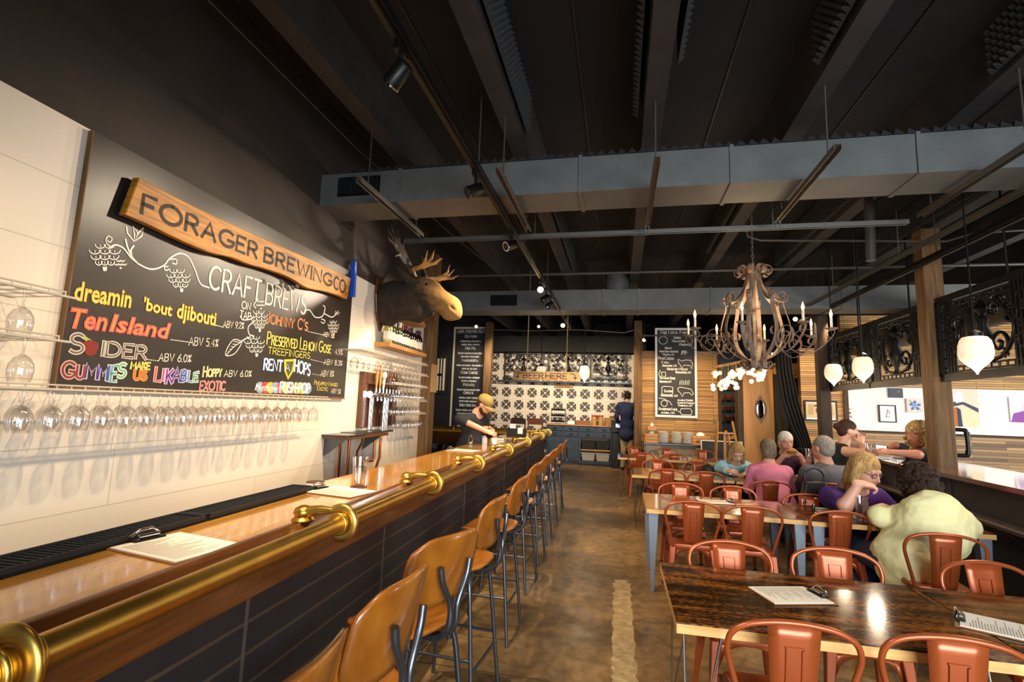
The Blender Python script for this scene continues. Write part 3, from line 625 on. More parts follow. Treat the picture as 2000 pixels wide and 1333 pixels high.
# napkin caddy and small things at the far end
t = thing('napkin_caddy', 'black napkin caddy with white napkins at the far end of the bar', 'napkin holder', BF(-1.5, 9.0, 1.0705), BA)
MB().box((-.17, -.06, 0), (.17, .06, .012)).box((-.17, -.06, 0), (.17, -.052, .14)).box((-.17, .052, 0), (.17, .06, .14)).box((-.17, -.06, 0), (-.162, .06, .14)).box((.162, -.06, 0), (.17, .06, .14)).build('caddy', 'black', t, 0)
MB().box((-.12, -.04, .01), (-.02, .04, .22)).box((.05, -.045, .01), (.13, -.03, .16)).box((.03, -.068, .05), (.12, -.062, .155)).build('napkins', 'white', t, 0)
for (x, y, r, h, m_, lab) in ((-1.62, 6.95, .05, .11, 'white', 'white tub beside the bartender on the bar'), (-1.72, 6.6, .03, .13, 'bottle_glass', 'small brown bottle in front of the bartender'), (-1.5, 7.1, .035, .09, 'white', 'short white tub on the bar next to the white tub')):
    o = MB().lathe([(r, 0), (r, h*.75), (r*.6, h*.88), (r*.6, h), (0, h)], n=18).build('bar_bottle', m_); o.location = BF(x, y, 1.0705); tag(o, lab, 'container')
o = tag(MB().box((-.1, -.05, 0), (.1, .05, .03)).build('order_pad', 'paper', smooth=0, bev=.004), 'small pad of paper on the bar behind the bartender', 'notepad'); frame_it(o, BF(-1.6, 7.8, 1.0705), .3)
# glasses on the shelf under the return counter
g0 = None
for i in range(9):
    for j in range(2):
        loc = BF(-4.05+i*.2, YE-.42+j*.15, .58)
        lab = 'clear tumbler on the low shelf behind the bar, among a row of tumblers'
        if g0 is None: g0 = tag(MB().lathe([(.05, 0), (.06, .19), (.057, .19), (.046, .01), (0, .01)], n=16).build('tumbler', 'glass'), lab, 'glass', 'tumblers under the return counter'); g0.location = loc
        else: o = g0.copy(); COL.objects.link(o); o.location = loc

# ================================================================== big chalkboard
XB = -2.62
bt = thing('chalkboard', 'huge black chalkboard listing the craft brews on the white wall', 'chalkboard', BF(-2.65, 3.4, 1.62), BA)
def LB(q, dx=0): return np.array([q[0]+2.65+dx, q[1]-3.4, q[2]-1.62])
MB().box((.001, -1.38, .01), (.028, 1.43, 1.33)).build('board', 'board', bt, 0)
MB().box((0, -1.386, 0), (.031, -1.38, 1.33)).box((0, -1.386, -.006), (.031, 1.436, .01)).build('frame', 'timber', bt, 0)
def Z2(x, y): return (90+x/2.836, 320+y/2.836)
NX = np.array([1., 0, 0])
def bstroke(b, pts, wd, dx=.0006):
    P = [LB(bx(*Z2(*p), XB)) for p in pts]
    b.ribbon([(q[1], q[2]) for q in P], wd, (.03+dx, 0, 0), (0, 1, 0), (0, 0, 1), NX, 0); return b
def spl(pts, k=6):
    P = [np.array(p, float) for p in pts]; P = [2*P[0]-P[1]]+P+[2*P[-1]-P[-2]]; out = []
    for i in range(1, len(P)-2):
        for j in range(k):
            t = j/k; a, b_, c, d_ = P[i-1:i+3]
            out.append(.5*((2*b_)+(c-a)*t+(2*a-5*b_+4*c-d_)*t*t+(-a+3*b_-3*c+d_)*t**3))
    out.append(P[-2]); return out
def bmap(p0, p1, ptop):
    a, b, c = [LB(bx(*Z2(*p), XB)) for p in (p0, p1, ptop)]
    u = (b-a)[1:]; h = (c-a)[2]; return a, u, h
CHK = {}
def ck(col):
    if col not in CHK: CHK[col] = mat('chalk_'+col[1:], col, .95)
    return CHK[col]
def btext(s, p0, p1, ptop, col, wd=.012, small=.8, slant=0, col2=None):
    a, u, h = bmap(p0, p1, ptop); ls, W = strokes(s, .2, small); b = MB(); b2 = MB()
    for l in ls:
        q = [(a[1]+u[0]*(x+slant*y)/W, a[2]+u[1]*x/W+h*y) for x, y in l]
        b.ribbon(q, wd, (.0306, 0, 0), (0, 1, 0), (0, 0, 1), NX, 0)
        if col2: b2.ribbon(q, wd*.45, (.0312, 0, 0), (0, 1, 0), (0, 0, 1), NX, 0)
    o = b.build('lettering', ck(col), bt, 0, fixn=False)
    if col2: b2.build('letter_fill', ck(col2), o, 0, fixn=False)
    return o
def bfont(s, p0, p1, ptop, col, col2=None, bold=.02, shear=0, thin=-.02):
    a, u, h = bmap(p0, p1, ptop); o = None
    for c, bo, dx in ((col, bold, .0306), (col2, thin, .0312)):
        if not c: continue
        v, f = font2d(s, bo, shear)
        if o is None: x0, x1 = v[:, 0].min(), v[:, 0].max()
        t = (v[:, 0]-x0)/(x1-x0); b = MB().add(np.c_[np.full(len(v), dx), a[1]+u[0]*t, a[2]+u[1]*t+h*v[:, 1]/.73], f)
        q = b.build('lettering' if o is None else 'letter_fill', ck(c), bt if o is None else o, 0, fixn=False); o = o or q
W_ = '#efe9dc'
btext('CRAFT', (900, 688), (1183, 760), (905, 560), W_, .017); btext('BREWS', (1215, 775), (1435, 835), (1222, 660), W_, .016)
btext('ON', (1082, 800), (1130, 812), (1083, 760), W_, .008); btext('TAP', (1072, 855), (1130, 868), (1072, 812), W_, .008)
bfont('dreamin', (150, 752), (468, 797), (150, 640), '#e0b53a', '#f3e3a0', .03)
bfont("'bout", (535, 808), (695, 845), (535, 735), '#e0b53a', '#f3e3a0', .03); bfont('djibouti', (720, 850), (938, 897), (720, 765), '#e0b53a', '#f3e3a0', .03)
bfont('Ten', (120, 905), (335, 925), (150, 795), '#d8605c', '#efa04a', .04, .15); bfont('Island', (345, 925), (685, 970), (345, 825), '#d8605c', '#efa04a', .04, .15)
btext('S', (125, 1045), (200, 1050), (130, 940), '#cfc6bb', .022, col2='#6b635c'); btext('IDER', (310, 1062), (550, 1083), (312, 985), '#cfc6bb', .02, col2='#6b635c')
for s, p0, p1, pt, c, c2 in (('G', (85, 1180), (150, 1188), (90, 1095), '#c9a39a', '#7a3a30'), ('U', (165, 1188), (205, 1190), (165, 1120), '#c9a39a', '#7d3a55'), ('M', (215, 1185), (280, 1190), (220, 1110), '#c8bfd0', '#5a2a7d'),
    ('M', (285, 1192), (335, 1195), (288, 1120), '#c8c4d8', '#4a4aa0'), ('I', (340, 1200), (343, 1201), (345, 1120), '#c8d0d8', '#4a6aa8'), ('E', (355, 1208), (385, 1205), (360, 1120), '#c8d8d4', '#5d9aa0'), ('S', (395, 1185), (435, 1180), (395, 1110), '#cfe0d0', '#6fae8c'),
    ('L', (600, 1205), (632, 1205), (605, 1130), '#e0b0a8', '#c8504c'), ('I', (645, 1200), (648, 1200), (645, 1140), '#e0b8c0', '#b04a70'), ('K', (662, 1215), (695, 1215), (665, 1140), '#d0b8d8', '#7a3a98'), ('A', (700, 1205), (738, 1205), (705, 1130), '#c8b8d8', '#5a2f8a'),
    ('B', (745, 1205), (772, 1205), (748, 1145), '#c0c8e0', '#4a5aa8'), ('L', (785, 1207), (805, 1207), (788, 1150), '#c8d4e4', '#5a80b0'), ('E', (815, 1210), (838, 1205), (815, 1160), '#cfe0d4', '#70a890')):
    btext(s, p0, p1, pt, c, .024, col2=c2)
btext('MAKE', (468, 1135), (572, 1140), (470, 1097), '#e6d070', .012); btext('US', (485, 1195), (552, 1198), (487, 1145), '#e0a040', .02, col2='#d06040')
btext('Hoppy', (868, 1180), (968, 1178), (872, 1125), '#e8dda0', .012, .75); btext('EXOTIC', (850, 1255), (990, 1255), (850, 1205), '#d98a88', .014)
for s, p0, p1, pt in (('ABV 9.2%', (980, 907), (1093, 915), (982, 870)), ('ABV 5.4%', (790, 1005), (950, 1015), (792, 960)), ('ABV 6.0%', (622, 1093), (800, 1100), (624, 1050)), ('ABV 6.0%', (985, 1180), (1135, 1180), (987, 1145)),
    ('ABV 8%', (1535, 955), (1595, 968), (1536, 930)), ('4.9%', (1600, 1055), (1640, 1060), (1600, 1025)), ('ABV 8.3%', (1538, 1112), (1638, 1120), (1538, 1082)), ('ABV 8%', (1520, 1178), (1592, 1180), (1520, 1145))):
    btext(s, p0, p1, pt, '#d9d2c4', .006)
btext("Johnny C's", (1215, 880), (1445, 925), (1217, 815), '#d8a070', .014, .78, col2='#a85a3a'); btext('Preserved Lemon Gose', (1222, 1000), (1575, 1050), (1224, 930), '#d8c860', .012, .75)
btext('TREEFINGERS', (1228, 1052), (1460, 1080), (1230, 1015), '#b8b850', .008); btext('RENT', (1205, 1140), (1305, 1150), (1207, 1080), '#8fb8e0', .02, col2='#d8e6f4')
btext('A', (1322, 1145), (1348, 1147), (1324, 1108), '#d8e6f4', .01); btext('HOPS', (1375, 1150), (1460, 1175), (1375, 1085), '#8fb8e0', .02, col2='#d8e6f4')
bfont('Methow', (1155, 1255), (1285, 1262), (1160, 1215), '#f2efe6', None, .0, .3); btext('PUSH-POP', (1295, 1265), (1458, 1270), (1297, 1210), '#f2efe6', .018)
btext('Pineapple-Mango', (1485, 1225), (1612, 1235), (1487, 1200), '#d8c860', .005, .75); btext('Exotic', (1500, 1255), (1560, 1260), (1500, 1232), '#d8c860', .005); btext('ABV 5%', (1578, 1270), (1630, 1275), (1578, 1245), '#d9d2c4', .005)
v = MB()
bstroke(v, spl([(345, 470), (385, 450), (430, 470), (470, 520), (520, 560), (585, 585), (650, 565), (685, 525), (740, 497), (790, 520), (825, 590), (855, 665), (905, 688)]), .009)
bstroke(v, spl([(485, 455), (470, 480), (475, 520)]), .010); bstroke(v, spl([(440, 420), (450, 460), (478, 520), (510, 555)]), .010)
bstroke(v, spl([(345, 455), (330, 425), (345, 402), (365, 415), (355, 435), (340, 425)]), .006)
bstroke(v, spl([(690, 530), (720, 530), (722, 555), (700, 552)]), .007); bstroke(v, spl([(685, 585), (660, 590), (655, 572), (675, 570)]), .007)
bstroke(v, spl([(1430, 815), (1460, 812), (1490, 850), (1530, 845), (1545, 800), (1535, 785)]), .008); bstroke(v, spl([(1540, 830), (1580, 850), (1600, 840), (1615, 820)]), .008); bstroke(v, spl([(1525, 860), (1545, 870), (1535, 885), (1522, 875)]), .006)
bstroke(v, spl([(1075, 845), (1090, 865), (1130, 862), (1150, 850)]), .008); bstroke(v, spl([(1150, 875), (1120, 905), (1125, 945), (1150, 955)]), .008); bstroke(v, spl([(1130, 960), (1105, 970), (1080, 985)]), .008)
bstroke(v, spl([(1160, 800), (1150, 780), (1175, 750)]), .008)
for px_ in ([(445, 350), (450, 385), (485, 430), (490, 395), (480, 345), (510, 385), (490, 430), (530, 400), (540, 355), (505, 390)],): bstroke(v, px_, .009)
def hop(cx, cy, w_, h_, rows=5, tilt=0):
    for r in range(rows):
        f = r/(rows-1); n = 3 if 0 < r < rows-1 else 2; ww = w_*(.6+.9*f-1.35*f*f+.25*(1-f)); y = cy-h_/2+h_*f
        for i in range(n):
            x = cx+(i-(n-1)/2)*ww*.62+tilt*f*w_; s = ww*.36
            bstroke(v, [(x-s*math.cos(a), y+h_*.17*math.sin(a)) for a in np.linspace(0, math.pi, 8)], .005)
            bstroke(v, [(x, y+h_*.02), (x, y+h_*.1)], .004)
hop(325, 510, 95, 125); hop(725, 640, 72, 105, 5, .35); hop(1178, 865, 52, 100, 6, .1); hop(1148, 1005, 62, 95, 5, .3); hop(1590, 905, 34, 70, 5, .1); hop(412, 555, 40, 40, 3); hop(1190, 780, 30, 40, 3)
bstroke(v, spl([(1085, 985), (1040, 975), (1005, 1020), (995, 1062), (1040, 1055), (1075, 1010), (1085, 985)]), .006); bstroke(v, spl([(1080, 988), (1040, 1015), (1000, 1058)]), .005)
for i in range(5): bstroke(v, [(1070-i*14, 990+i*13), (1040-i*8, 985+i*14)], .004)
bstroke(v, [(1600, 840), (1603, 815), (1610, 835), (1618, 812), (1615, 840), (1625, 825)], .006)
v.build('vine_drawing', 'chalk', bt, 0, fixn=False)
dts = MB()
for p0, p1, n in (((932, 893), (975, 905), 7), ((690, 975), (785, 988), 12), ((560, 1085), (615, 1092), 6), ((1450, 930), (1530, 948), 12), ((1465, 1085), (1535, 1102), 9), ((1475, 1165), (1515, 1172), 5)):
    for i in range(n):
        f = i/(n-1); x, y = p0[0]+(p1[0]-p0[0])*f, p0[1]+(p1[1]-p0[1])*f; bstroke(dts, [(x, y), (x+3, y+.6)], .005)
dts.build('dot_leaders', 'chalk', bt, 0, fixn=False)
def bpoly(pts, col, name, dx=.0005):
    P = [LB(bx(*Z2(*p), XB)) for p in pts]; b = MB().add([(.03+dx, q[1], q[2]) for q in P], [tuple(range(len(P)))]); return b.build(name, ck(col), bt, 0, fixn=False)
bpoly([(205, 990), (235, 975), (285, 990), (292, 1015), (275, 1055), (245, 1068), (220, 1060), (207, 1025)], '#7d2f2a', 'apple_drawing')
bpoly([(195, 965), (220, 958), (255, 980), (225, 985)], '#a8b85a', 'apple_leaf')
bpoly([(1318, 1085), (1385, 1082), (1370, 1150), (1340, 1198), (1320, 1150)], '#c8b23a', 'shield_drawing', .0003); bpoly([(1330, 1097), (1372, 1095), (1360, 1148), (1341, 1180), (1330, 1148)], '#46503a', 'shield_field', .0006)
for i, c in enumerate(('#7d98a8', '#c8404a', '#c8a83a', '#7d98a8', '#a8506a', '#c8c03a', '#c8404a', '#8f9a6a', '#c8a83a', '#7d98a8')):
    x = 1185+i*29; bpoly([(x+25*math.cos(a), 1240+i*.6+32*math.sin(a)) for a in np.linspace(0, 6.1, 18)], c, 'chalk_disc', .0001+.00002*i)
# ---- live edge sign over the board
XS = -2.56
st = thing('wooden_sign', 'live edge wooden plank sign over the chalkboard with dark painted lettering', 'sign', BF(-2.65, 3.4, 2.5), BA)
def LS(q): return np.array([q[0]+2.65, q[1]-3.4, q[2]-2.5])
top = [(515, 75), (700, 175), (900, 275), (1100, 368), (1300, 455), (1500, 545), (1690, 635)]; bot = [(1668, 752), (1560, 712), (1450, 690), (1350, 632), (1240, 590), (1120, 556), (1030, 520), (900, 490), (700, 402), (560, 335), (437, 282)]
po = [LS(bx(*Z2(*p), XS)) for p in spl(top, 2)+spl(bot, 3)]
MB().prism([(q[1], q[2]) for q in po], (.045, 0, 0), (0, 1, 0), (0, 0, 1), NX, .045).build('plank', 'sign_wood', st, 0, .006)
def stext(s, p0, p1, pt):
    a, b_, c = [LS(bx(*Z2(*p), XS)) for p in (p0, p1, pt)]; u = (b_-a)[1:]; h = (c-a)[2]; ls, W = strokes(s, .24); b = MB()
    for l in ls: b.ribbon([(a[1]+u[0]*x/W, a[2]+u[1]*x/W+h*y) for x, y in l], .024, (.0912, 0, 0), (0, 1, 0), (0, 0, 1), NX, 0)
    b.build('lettering', 'sign_ink', st, 0, fixn=False)
stext('FORAGER', (528, 272), (1165, 523), (530, 165)); stext('BREWING', (1207, 540), (1578, 680), (1213, 462)); stext('CO.', (1592, 690), (1662, 722), (1592, 620))
kn = MB(); 
for i in range(5): kn.ell((.092, .25+.03*i*(-1)**i, .0+.012*i), (.004, .03, .02), 10)
kn.build('knot', 'sign_ink', st)
q0, q1 = bx(686, 508, -2.6), bx(683, 578, -2.6)
o = MB().beam((0, 0, 0), (0, (q1-q0)[1], (q1-q0)[2]), .04, .05, (1, 0, 0)).build('level_tool', K('blue_paint', '#1f55c8', .4), smooth=0, bev=.004); frame_it(o, BF(q0[0], q0[1]+.06, q0[2]), BA); tag(o, 'bright blue narrow bar sticking up beside the right end of the plank sign', 'level')
# ================================================================== things on the white wall
XW = -2.65
def rack(p0, p1, depth, rows, step, labels, label, first=[None], phase=0.):
    """wire rack fixed to the wall with stem glasses hanging upside down from it"""
    q0, q1 = bx(*p0, XW+depth), bx(*p1, XW+depth); z = (q0[2]+q1[2])/2; L_ = q1[1]-q0[1]
    t = thing('stemware_rack', label, 'rack', BF(XW, q0[1], z), BA, 'wire stemware racks on the white wall')
    b = MB().tube([(.004, 0, 0), (.004, L_, 0)], .005, 6).tube([(depth, 0, 0), (depth, L_+.05, 0)], .006, 6).tube([(depth, 0, .02), (depth, L_, .02)], .004, 6).tube([(depth*.5, 0, 0), (depth*.5, L_, 0)], .004, 6)
    b.build('frame', 'wire', t); n = int(L_/.062); c = MB()
    for i in range(n+1): c.tube([(.0, i*L_/n, 0), (depth, i*L_/n, 0), (depth, i*L_/n, .024)], .0035, 5)
    c.build('crossbars', 'wire', t)
    k = int((L_-.03)/step)
    for i in range(k):
        for j in range(rows):
            loc = BF(XW+depth*(.30+.52*j) if rows > 1 else XW+depth*.6, q0[1]+.07+phase+i*step+.03*(j % 2)+.008*math.sin(i*3.1), z+.008)
            if first[0] is None:
                g = thing('wine_glass', labels, 'wine glass', loc, 0, labels.replace('clear wine glass', 'wine glasses'))
                MB().lathe([(0, 0), (.033, -.002), (.034, -.004), (.006, -.008), (.0045, -.02), (.0045, -.075), (.012, -.085)], n=16).build('stem', 'glass', g)
                MB().shell([(.010, -.083), (.028, -.095), (.041, -.12), (.044, -.145), (.041, -.175), (.037, -.195)], n=18).build('bowl', 'glass', g)
                first[0] = g
            else: dup(first[0], loc, i*.7, labels, labels.replace('clear wine glass', 'wine glasses'))
    return t
rack((-60, 545), (128, 575), .28, 2, .125, 'clear wine glass hanging in the topmost rack left of the chalkboard', 'upper of two short wire racks left of the chalkboard')
rack((-60, 651), (115, 660), .28, 2, .125, 'clear wine glass hanging in the middle rack left of the chalkboard', 'lower of two short wire racks left of the chalkboard')
rack((-60, 764), (640, 777), .28, 2, .122, 'clear wine glass hanging in the long rack under the chalkboard', 'long wire rack running under the chalkboard')
for (p0, p1, r_, nm) in (((706, 686), (834, 712), 1, 'first right rack, above the beer taps'), ((768, 725), (834, 734), 2, 'second rack right of the beer taps'), ((772, 752), (833, 757), 2, 'third rack right of the beer taps'),
                     ((772, 783), (832, 784), 2, 'fourth rack right of the beer taps'), ((792, 810), (830, 809), 2, 'lowest rack right of the beer taps')):
    rack(p0, p1, .26, r_, .13, 'clear wine glass hanging in the '+nm, 'wire rack with glasses: '+nm)
# ---- shelves with wine
def shelf(p0, p1, dep, th, label):
    q0, q1 = bx(*p0, XW+dep), bx(*p1, XW+dep)
    o = MB().box((0, 0, -th), (dep, q1[1]-q0[1], 0)).build('wall_shelf', 'plywood', smooth=0, bev=.004); frame_it(o, BF(XW, q0[1], (q0[2]+q1[2])/2), BA); tag(o, label, 'shelf', 'wooden shelves by the post'); return q0, q1
sh0, sh1 = shelf((762, 672), (834, 689), .2, .05, 'wooden wall shelf holding a row of wine bottles')
shelf((796, 618), (832, 632), .2, .05, 'wooden wall shelf just under the moose muzzle')
K('wine_red', '#1c1216', .12, coat=.5); K('wine_green', '#3c4416', .15, coat=.5); K('wine_pale', '#b5a65a', .2, coat=.5); K('foil_a', '#7d1f2a', .4); K('foil_b', '#c8c0b0', .4); K('foil_c', '#3a2a55', .4); K('foil_d', '#2a2420', .4)
def bottle(loc, gm, fm, label, h=.3, lab='paper'):
    t = thing('wine_bottle', label, 'bottle', loc, 0, 'wine bottles on the shelf'); r = .037
    MB().lathe([(r*.9, 0), (r, .01), (r, h*.6), (r*.75, h*.68), (.015, h*.76), (.014, h*.9), (0, h*.9)], n=16).build('body', gm, t)
    MB().lathe([(.0155, h*.8), (.0165, h), (0, h)], n=12).build('foil', fm, t); MB().shell([(r+.0008, h*.16), (r+.0008, h*.48)], n=16).build('paper_label', lab, t)
wz = (sh0[2]+sh1[2])/2; ny = 15; yy = np.linspace(sh0[1]+.08, sh1[1]-.07, ny)
cols = ['wine_pale']*2+['wine_green']*4+['wine_red']*9; foils = ['foil_b', 'foil_b', 'foil_d', 'foil_b', 'foil_d', 'foil_b', 'foil_a', 'foil_d', 'foil_a', 'foil_c', 'foil_d', 'foil_b', 'foil_c', 'foil_d', 'foil_a']
for i in range(ny):
    cn = {'wine_pale': 'pale', 'wine_green': 'green', 'wine_red': 'dark'}[cols[i]]; fn = {'foil_a': 'red', 'foil_b': 'white', 'foil_c': 'purple', 'foil_d': 'black'}[foils[i]]
    o_ = ('first', 'second', 'third', 'fourth', 'fifth', 'sixth', 'seventh', 'eighth', 'ninth', 'tenth', 'eleventh', 'twelfth', 'thirteenth', 'fourteenth', 'last')[i]
    bottle(BF(XW+.11, yy[i], wz+.001), cols[i], foils[i], f'{cn} wine bottle with {fn} neck foil, {o_} on the shelf', .31 if i % 3 else .29)
q = bx(838, 708, -2.44); o = MB().box((0, 0, 0), (.02, .24, .42)).build('wood_board', 'plywood', smooth=0, bev=.003); frame_it(o, BF(-2.499, 7.10, q[2]-.42), BA); tag(o, 'pale raw board screwed to the side of the timber post by the wall', 'board')
# ---- beer tap frame
a, b_ = bx(704, 726, XW), bx(765, 834, XW); c = bx(770, 735, XW)
y0, y1, z0, z1 = a[1]-.02, c[1], b_[2]+.02, a[2]
tf = thing('tap_tower', 'wood framed beer tap tower with a row of handles on the white wall', 'beer taps', BF(XW, (y0+y1)/2, z0), BA); hw = (y1-y0)/2; hh = z1-z0
MB().box((0, -hw, 0), (.06, -hw+.11, hh)).box((0, hw-.11, 0), (.06, hw, hh)).box((0, -hw+.11, hh-.13), (.06, hw-.11, hh)).build('frame', 'bar_trim', tf, 0, .004)
MB().box((.0, -hw+.11, 0), (.012, hw-.11, hh-.13)).build('back_board', K('dark_board', '#43250f', .5, col2='#5d3416', scale=3), tf, 0)
for y in (-hw+.15, .02, .09): MB().cyl((.09, y, -.02), (.09, y, .34), .032, n=18).build('column', 'chrome', tf)
MB().tube([(.09, -hw+.1, .37), (.09, hw-.1, .37)], .04, 16).build('manifold', 'chrome', tf)
hm = [K('h_ply', '#b98a4a', .5), 'plywood', 'white', 'bar_trim', 'copper', 'timber', 'bar_trim', 'h_ply']
for i in range(8):
    y = -hw+.15+i*(2*hw-.3)/7; f = MB().tube([(.09, y, .37), (.15, y, .385), (.165, y, .36), (.165, y, .30)], [.014, .014, .013, .01], 10).build('faucet', 'chrome', tf)
    MB().cyl((.14, y, .385), (.14, y, .44), .012, n=8).build('collar', 'chrome', f)
    hl = (.26, .27, .2, .22, .24, .2, .25, .22)[i]; b = MB()
    if i == 2: b.cyl((.14, y, .44), (.145, y, .56), .012, .016).ell((.147, y, .6), (.03, .032, .045))
    else: b.tube([(.14, y, .44), (.145, y-.006, .44+hl*.5), (.15, y-.012, .44+hl)], [.011, .02, .016], 8, flat=(1.3, .7))
    b.build('tap_handle', hm[i], tf)
p_, p1_ = bx(683, 842, XW+.28), bx(775, 836, XW+.28)
ds = thing('drip_shelf', 'dark drip shelf on copper pipes below the beer taps', 'shelf', BF(XW, (p_[1]+p1_[1])/2, z0-.03), BA); L_ = (p1_[1]-p_[1])/2
MB().box((0, -L_, -.05), (.28, L_*.6, -.02)).build('board', 'bar_trim', ds, 0, .004); MB().box((.0, -L_-.02, -.02), (.29, -L_*.4, -.008)).box((.0, -L_*.4, -.02), (.24, L_, .0)).build('drip_tray', 'dark_metal', ds, 0, .003)
for y in (-L_+.04, L_*.5): MB().prism([(0, -.05), (.22, -.05), (.2, -.07), (.03, -.2), (0, -.22)], (0, y, 0), (1, 0, 0), (0, 0, 1), (0, 1, 0), .012).build('bracket', 'dark_metal', ds, 0)
def cu(pts): return MB().tube(pts, .014, 10).build('copper_pipe', 'copper', ds)
X_ = .14
cu([(X_, -L_+.1, -.05), (X_, -L_+.1, -.5), (X_-.02, -L_+.12, -.53)]); cu([(X_+.05, -L_+.18, -.05), (X_+.05, -L_+.18, -.42)]); cu([(X_, 0, -.05), (X_, 0, -.11), (X_, -.1, -.2), (X_, -.1, -.66)])
cu([(X_, -.1, -.33), (X_, .28, -.33), (X_, .3, -.30), (X_, .3, -.05)]); cu([(X_+.05, .34, -.05), (X_+.05, .34, -.3), (X_+.05, .27, -.40), (X_+.05, .27, -.6)]); cu([(X_, -.1, -.45), (X_, -.28, -.45)])

# ================================================================== sculpted surfaces (moose, people)
def smin(a, b, k):
    h = np.clip(.5+.5*(b-a)/k, 0, 1); return b+(a-b)*h-k*h*(1-h)
def sculpt(prims, h):
    """prims: ('c',p0,p1,r0,r1,k) tapered limb, ('e',centre,radii,matrix,k) ellipsoid, k<0 cuts. One continuous mesh comes out."""
    lo = np.full(3, 1e9); hi = -lo
    for p in prims:
        if p[-1] < 0: continue
        if p[0] == 'c': r = max(p[3], p[4]); pts = [np.array(p[1], float), np.array(p[2], float)]
        else: r = max(p[2]); pts = [np.array(p[1], float)]
        for q in pts: lo = np.minimum(lo, q-r-.03); hi = np.maximum(hi, q+r+.03)
    n = np.ceil((hi-lo)/h).astype(int)+2; F = np.full(n, .2, np.float32)
    ax = [lo[i]+h*np.arange(n[i]) for i in range(3)]
    for p in prims:
        k = abs(p[-1])+1e-4
        if p[0] == 'c': r = max(p[3], p[4]); pts = np.array([p[1], p[2]], float)
        else: r = max(p[2]); pts = np.array([p[1]], float)
        i0 = np.maximum(((pts.min(0)-r-k-3*h-lo)/h).astype(int), 0); i1 = np.minimum(((pts.max(0)+r+k+3*h-lo)/h).astype(int)+2, n)
        if (i1 <= i0).any(): continue
        X, Y, Z = np.meshgrid(*[ax[i][i0[i]:i1[i]].astype(np.float32) for i in range(3)], indexing='ij')
        if p[0] == 'c':
            a, b = pts; d = b-a; L2 = d@d+1e-9
            t = np.clip(((X-a[0])*d[0]+(Y-a[1])*d[1]+(Z-a[2])*d[2])/L2, 0, 1)
            D = np.sqrt((X-a[0]-t*d[0])**2+(Y-a[1]-t*d[1])**2+(Z-a[2]-t*d[2])**2)-(p[3]+(p[4]-p[3])*t)
        else:
            M = np.array(p[3], float).T if p[3] is not None else np.eye(3); c = pts[0]
            u = [(M[i][0]*(X-c[0])+M[i][1]*(Y-c[1])+M[i][2]*(Z-c[2])) for i in range(3)]; R_ = p[2]
            k0 = np.sqrt(sum((u[i]/R_[i])**2 for i in range(3))); k1 = np.sqrt(sum((u[i]/R_[i]**2)**2 for i in range(3)))+1e-6
            D = k0*(k0-1)/k1
        sl = tuple(slice(i0[i], i1[i]) for i in range(3))
        F[sl] = smin(F[sl], D, k) if p[-1] >= 0 else -smin(-F[sl], D, k)
    ins = F < 0; cnt = np.zeros(n-1, np.int8)
    for o in np.ndindex(2, 2, 2): cnt += ins[o[0]:n[0]-1+o[0], o[1]:n[1]-1+o[1], o[2]:n[2]-1+o[2]]
    act = (cnt > 0) & (cnt < 8); idx = np.full(n-1, -1); cells = np.argwhere(act); idx[act] = np.arange(len(cells))
    acc = np.zeros((len(cells), 3)); num = np.zeros(len(cells))
    for o in np.ndindex(2, 2, 2):
        for axi in range(3):
            if o[axi]: continue
            o2 = list(o); o2[axi] = 1
            A_ = F[tuple((cells+np.array(o)).T)]; B_ = F[tuple((cells+np.array(o2)).T)]; cr = (A_ < 0) != (B_ < 0)
            t = np.where(cr, A_/(A_-B_+1e-12), 0); P = np.array(o)[None]+np.zeros((len(cells), 3)); P[:, axi] += t
            acc[cr] += P[cr]; num[cr] += 1
    V = lo+h*(cells+acc/num[:, None]); Fs = []
    for axi in range(3):
        s0 = [slice(1, -1)]*3; s0[axi] = slice(0, -1); s1 = list(s0); s1[axi] = slice(1, None)
        a_ = ins[tuple(s0)]; b__ = ins[tuple(s1)]; e = np.argwhere(a_ != b__); fl = a_[tuple(e.T)]
        off = np.ones(3, int); off[axi] = 0; e = e+off; u, v_ = [(1, 2), (2, 0), (0, 1)][axi]
        q = []
        for du, dv in ((-1, -1), (0, -1), (0, 0), (-1, 0)):
            w_ = e.copy(); w_[:, u] += du; w_[:, v_] += dv; q.append(idx[tuple(w_.T)])
        q = np.array(q).T; q[~fl] = q[~fl][:, ::-1]; Fs.append(q)
    return V, np.concatenate(Fs)
def sculpt_obj(name, prims, h, m_, parent, smooth_it=2):
    V, Fq = sculpt(prims, h); me = bpy.data.meshes.new(name); me.from_pydata(V.tolist(), [], Fq.tolist()); me.update()
    o = link(name, me, m_, parent, 0); me.polygons.foreach_set('use_smooth', [True]*len(me.polygons))
    if smooth_it:
        s = o.modifiers.new('smooth', 'SMOOTH'); s.factor = .5; s.iterations = smooth_it
    return o
def rotm(ax_, deg): return np.array(Matrix.Rotation(math.radians(deg), 3, ax_))
def unit(v): v = np.array(v, float); return v/(np.linalg.norm(v)+1e-9)
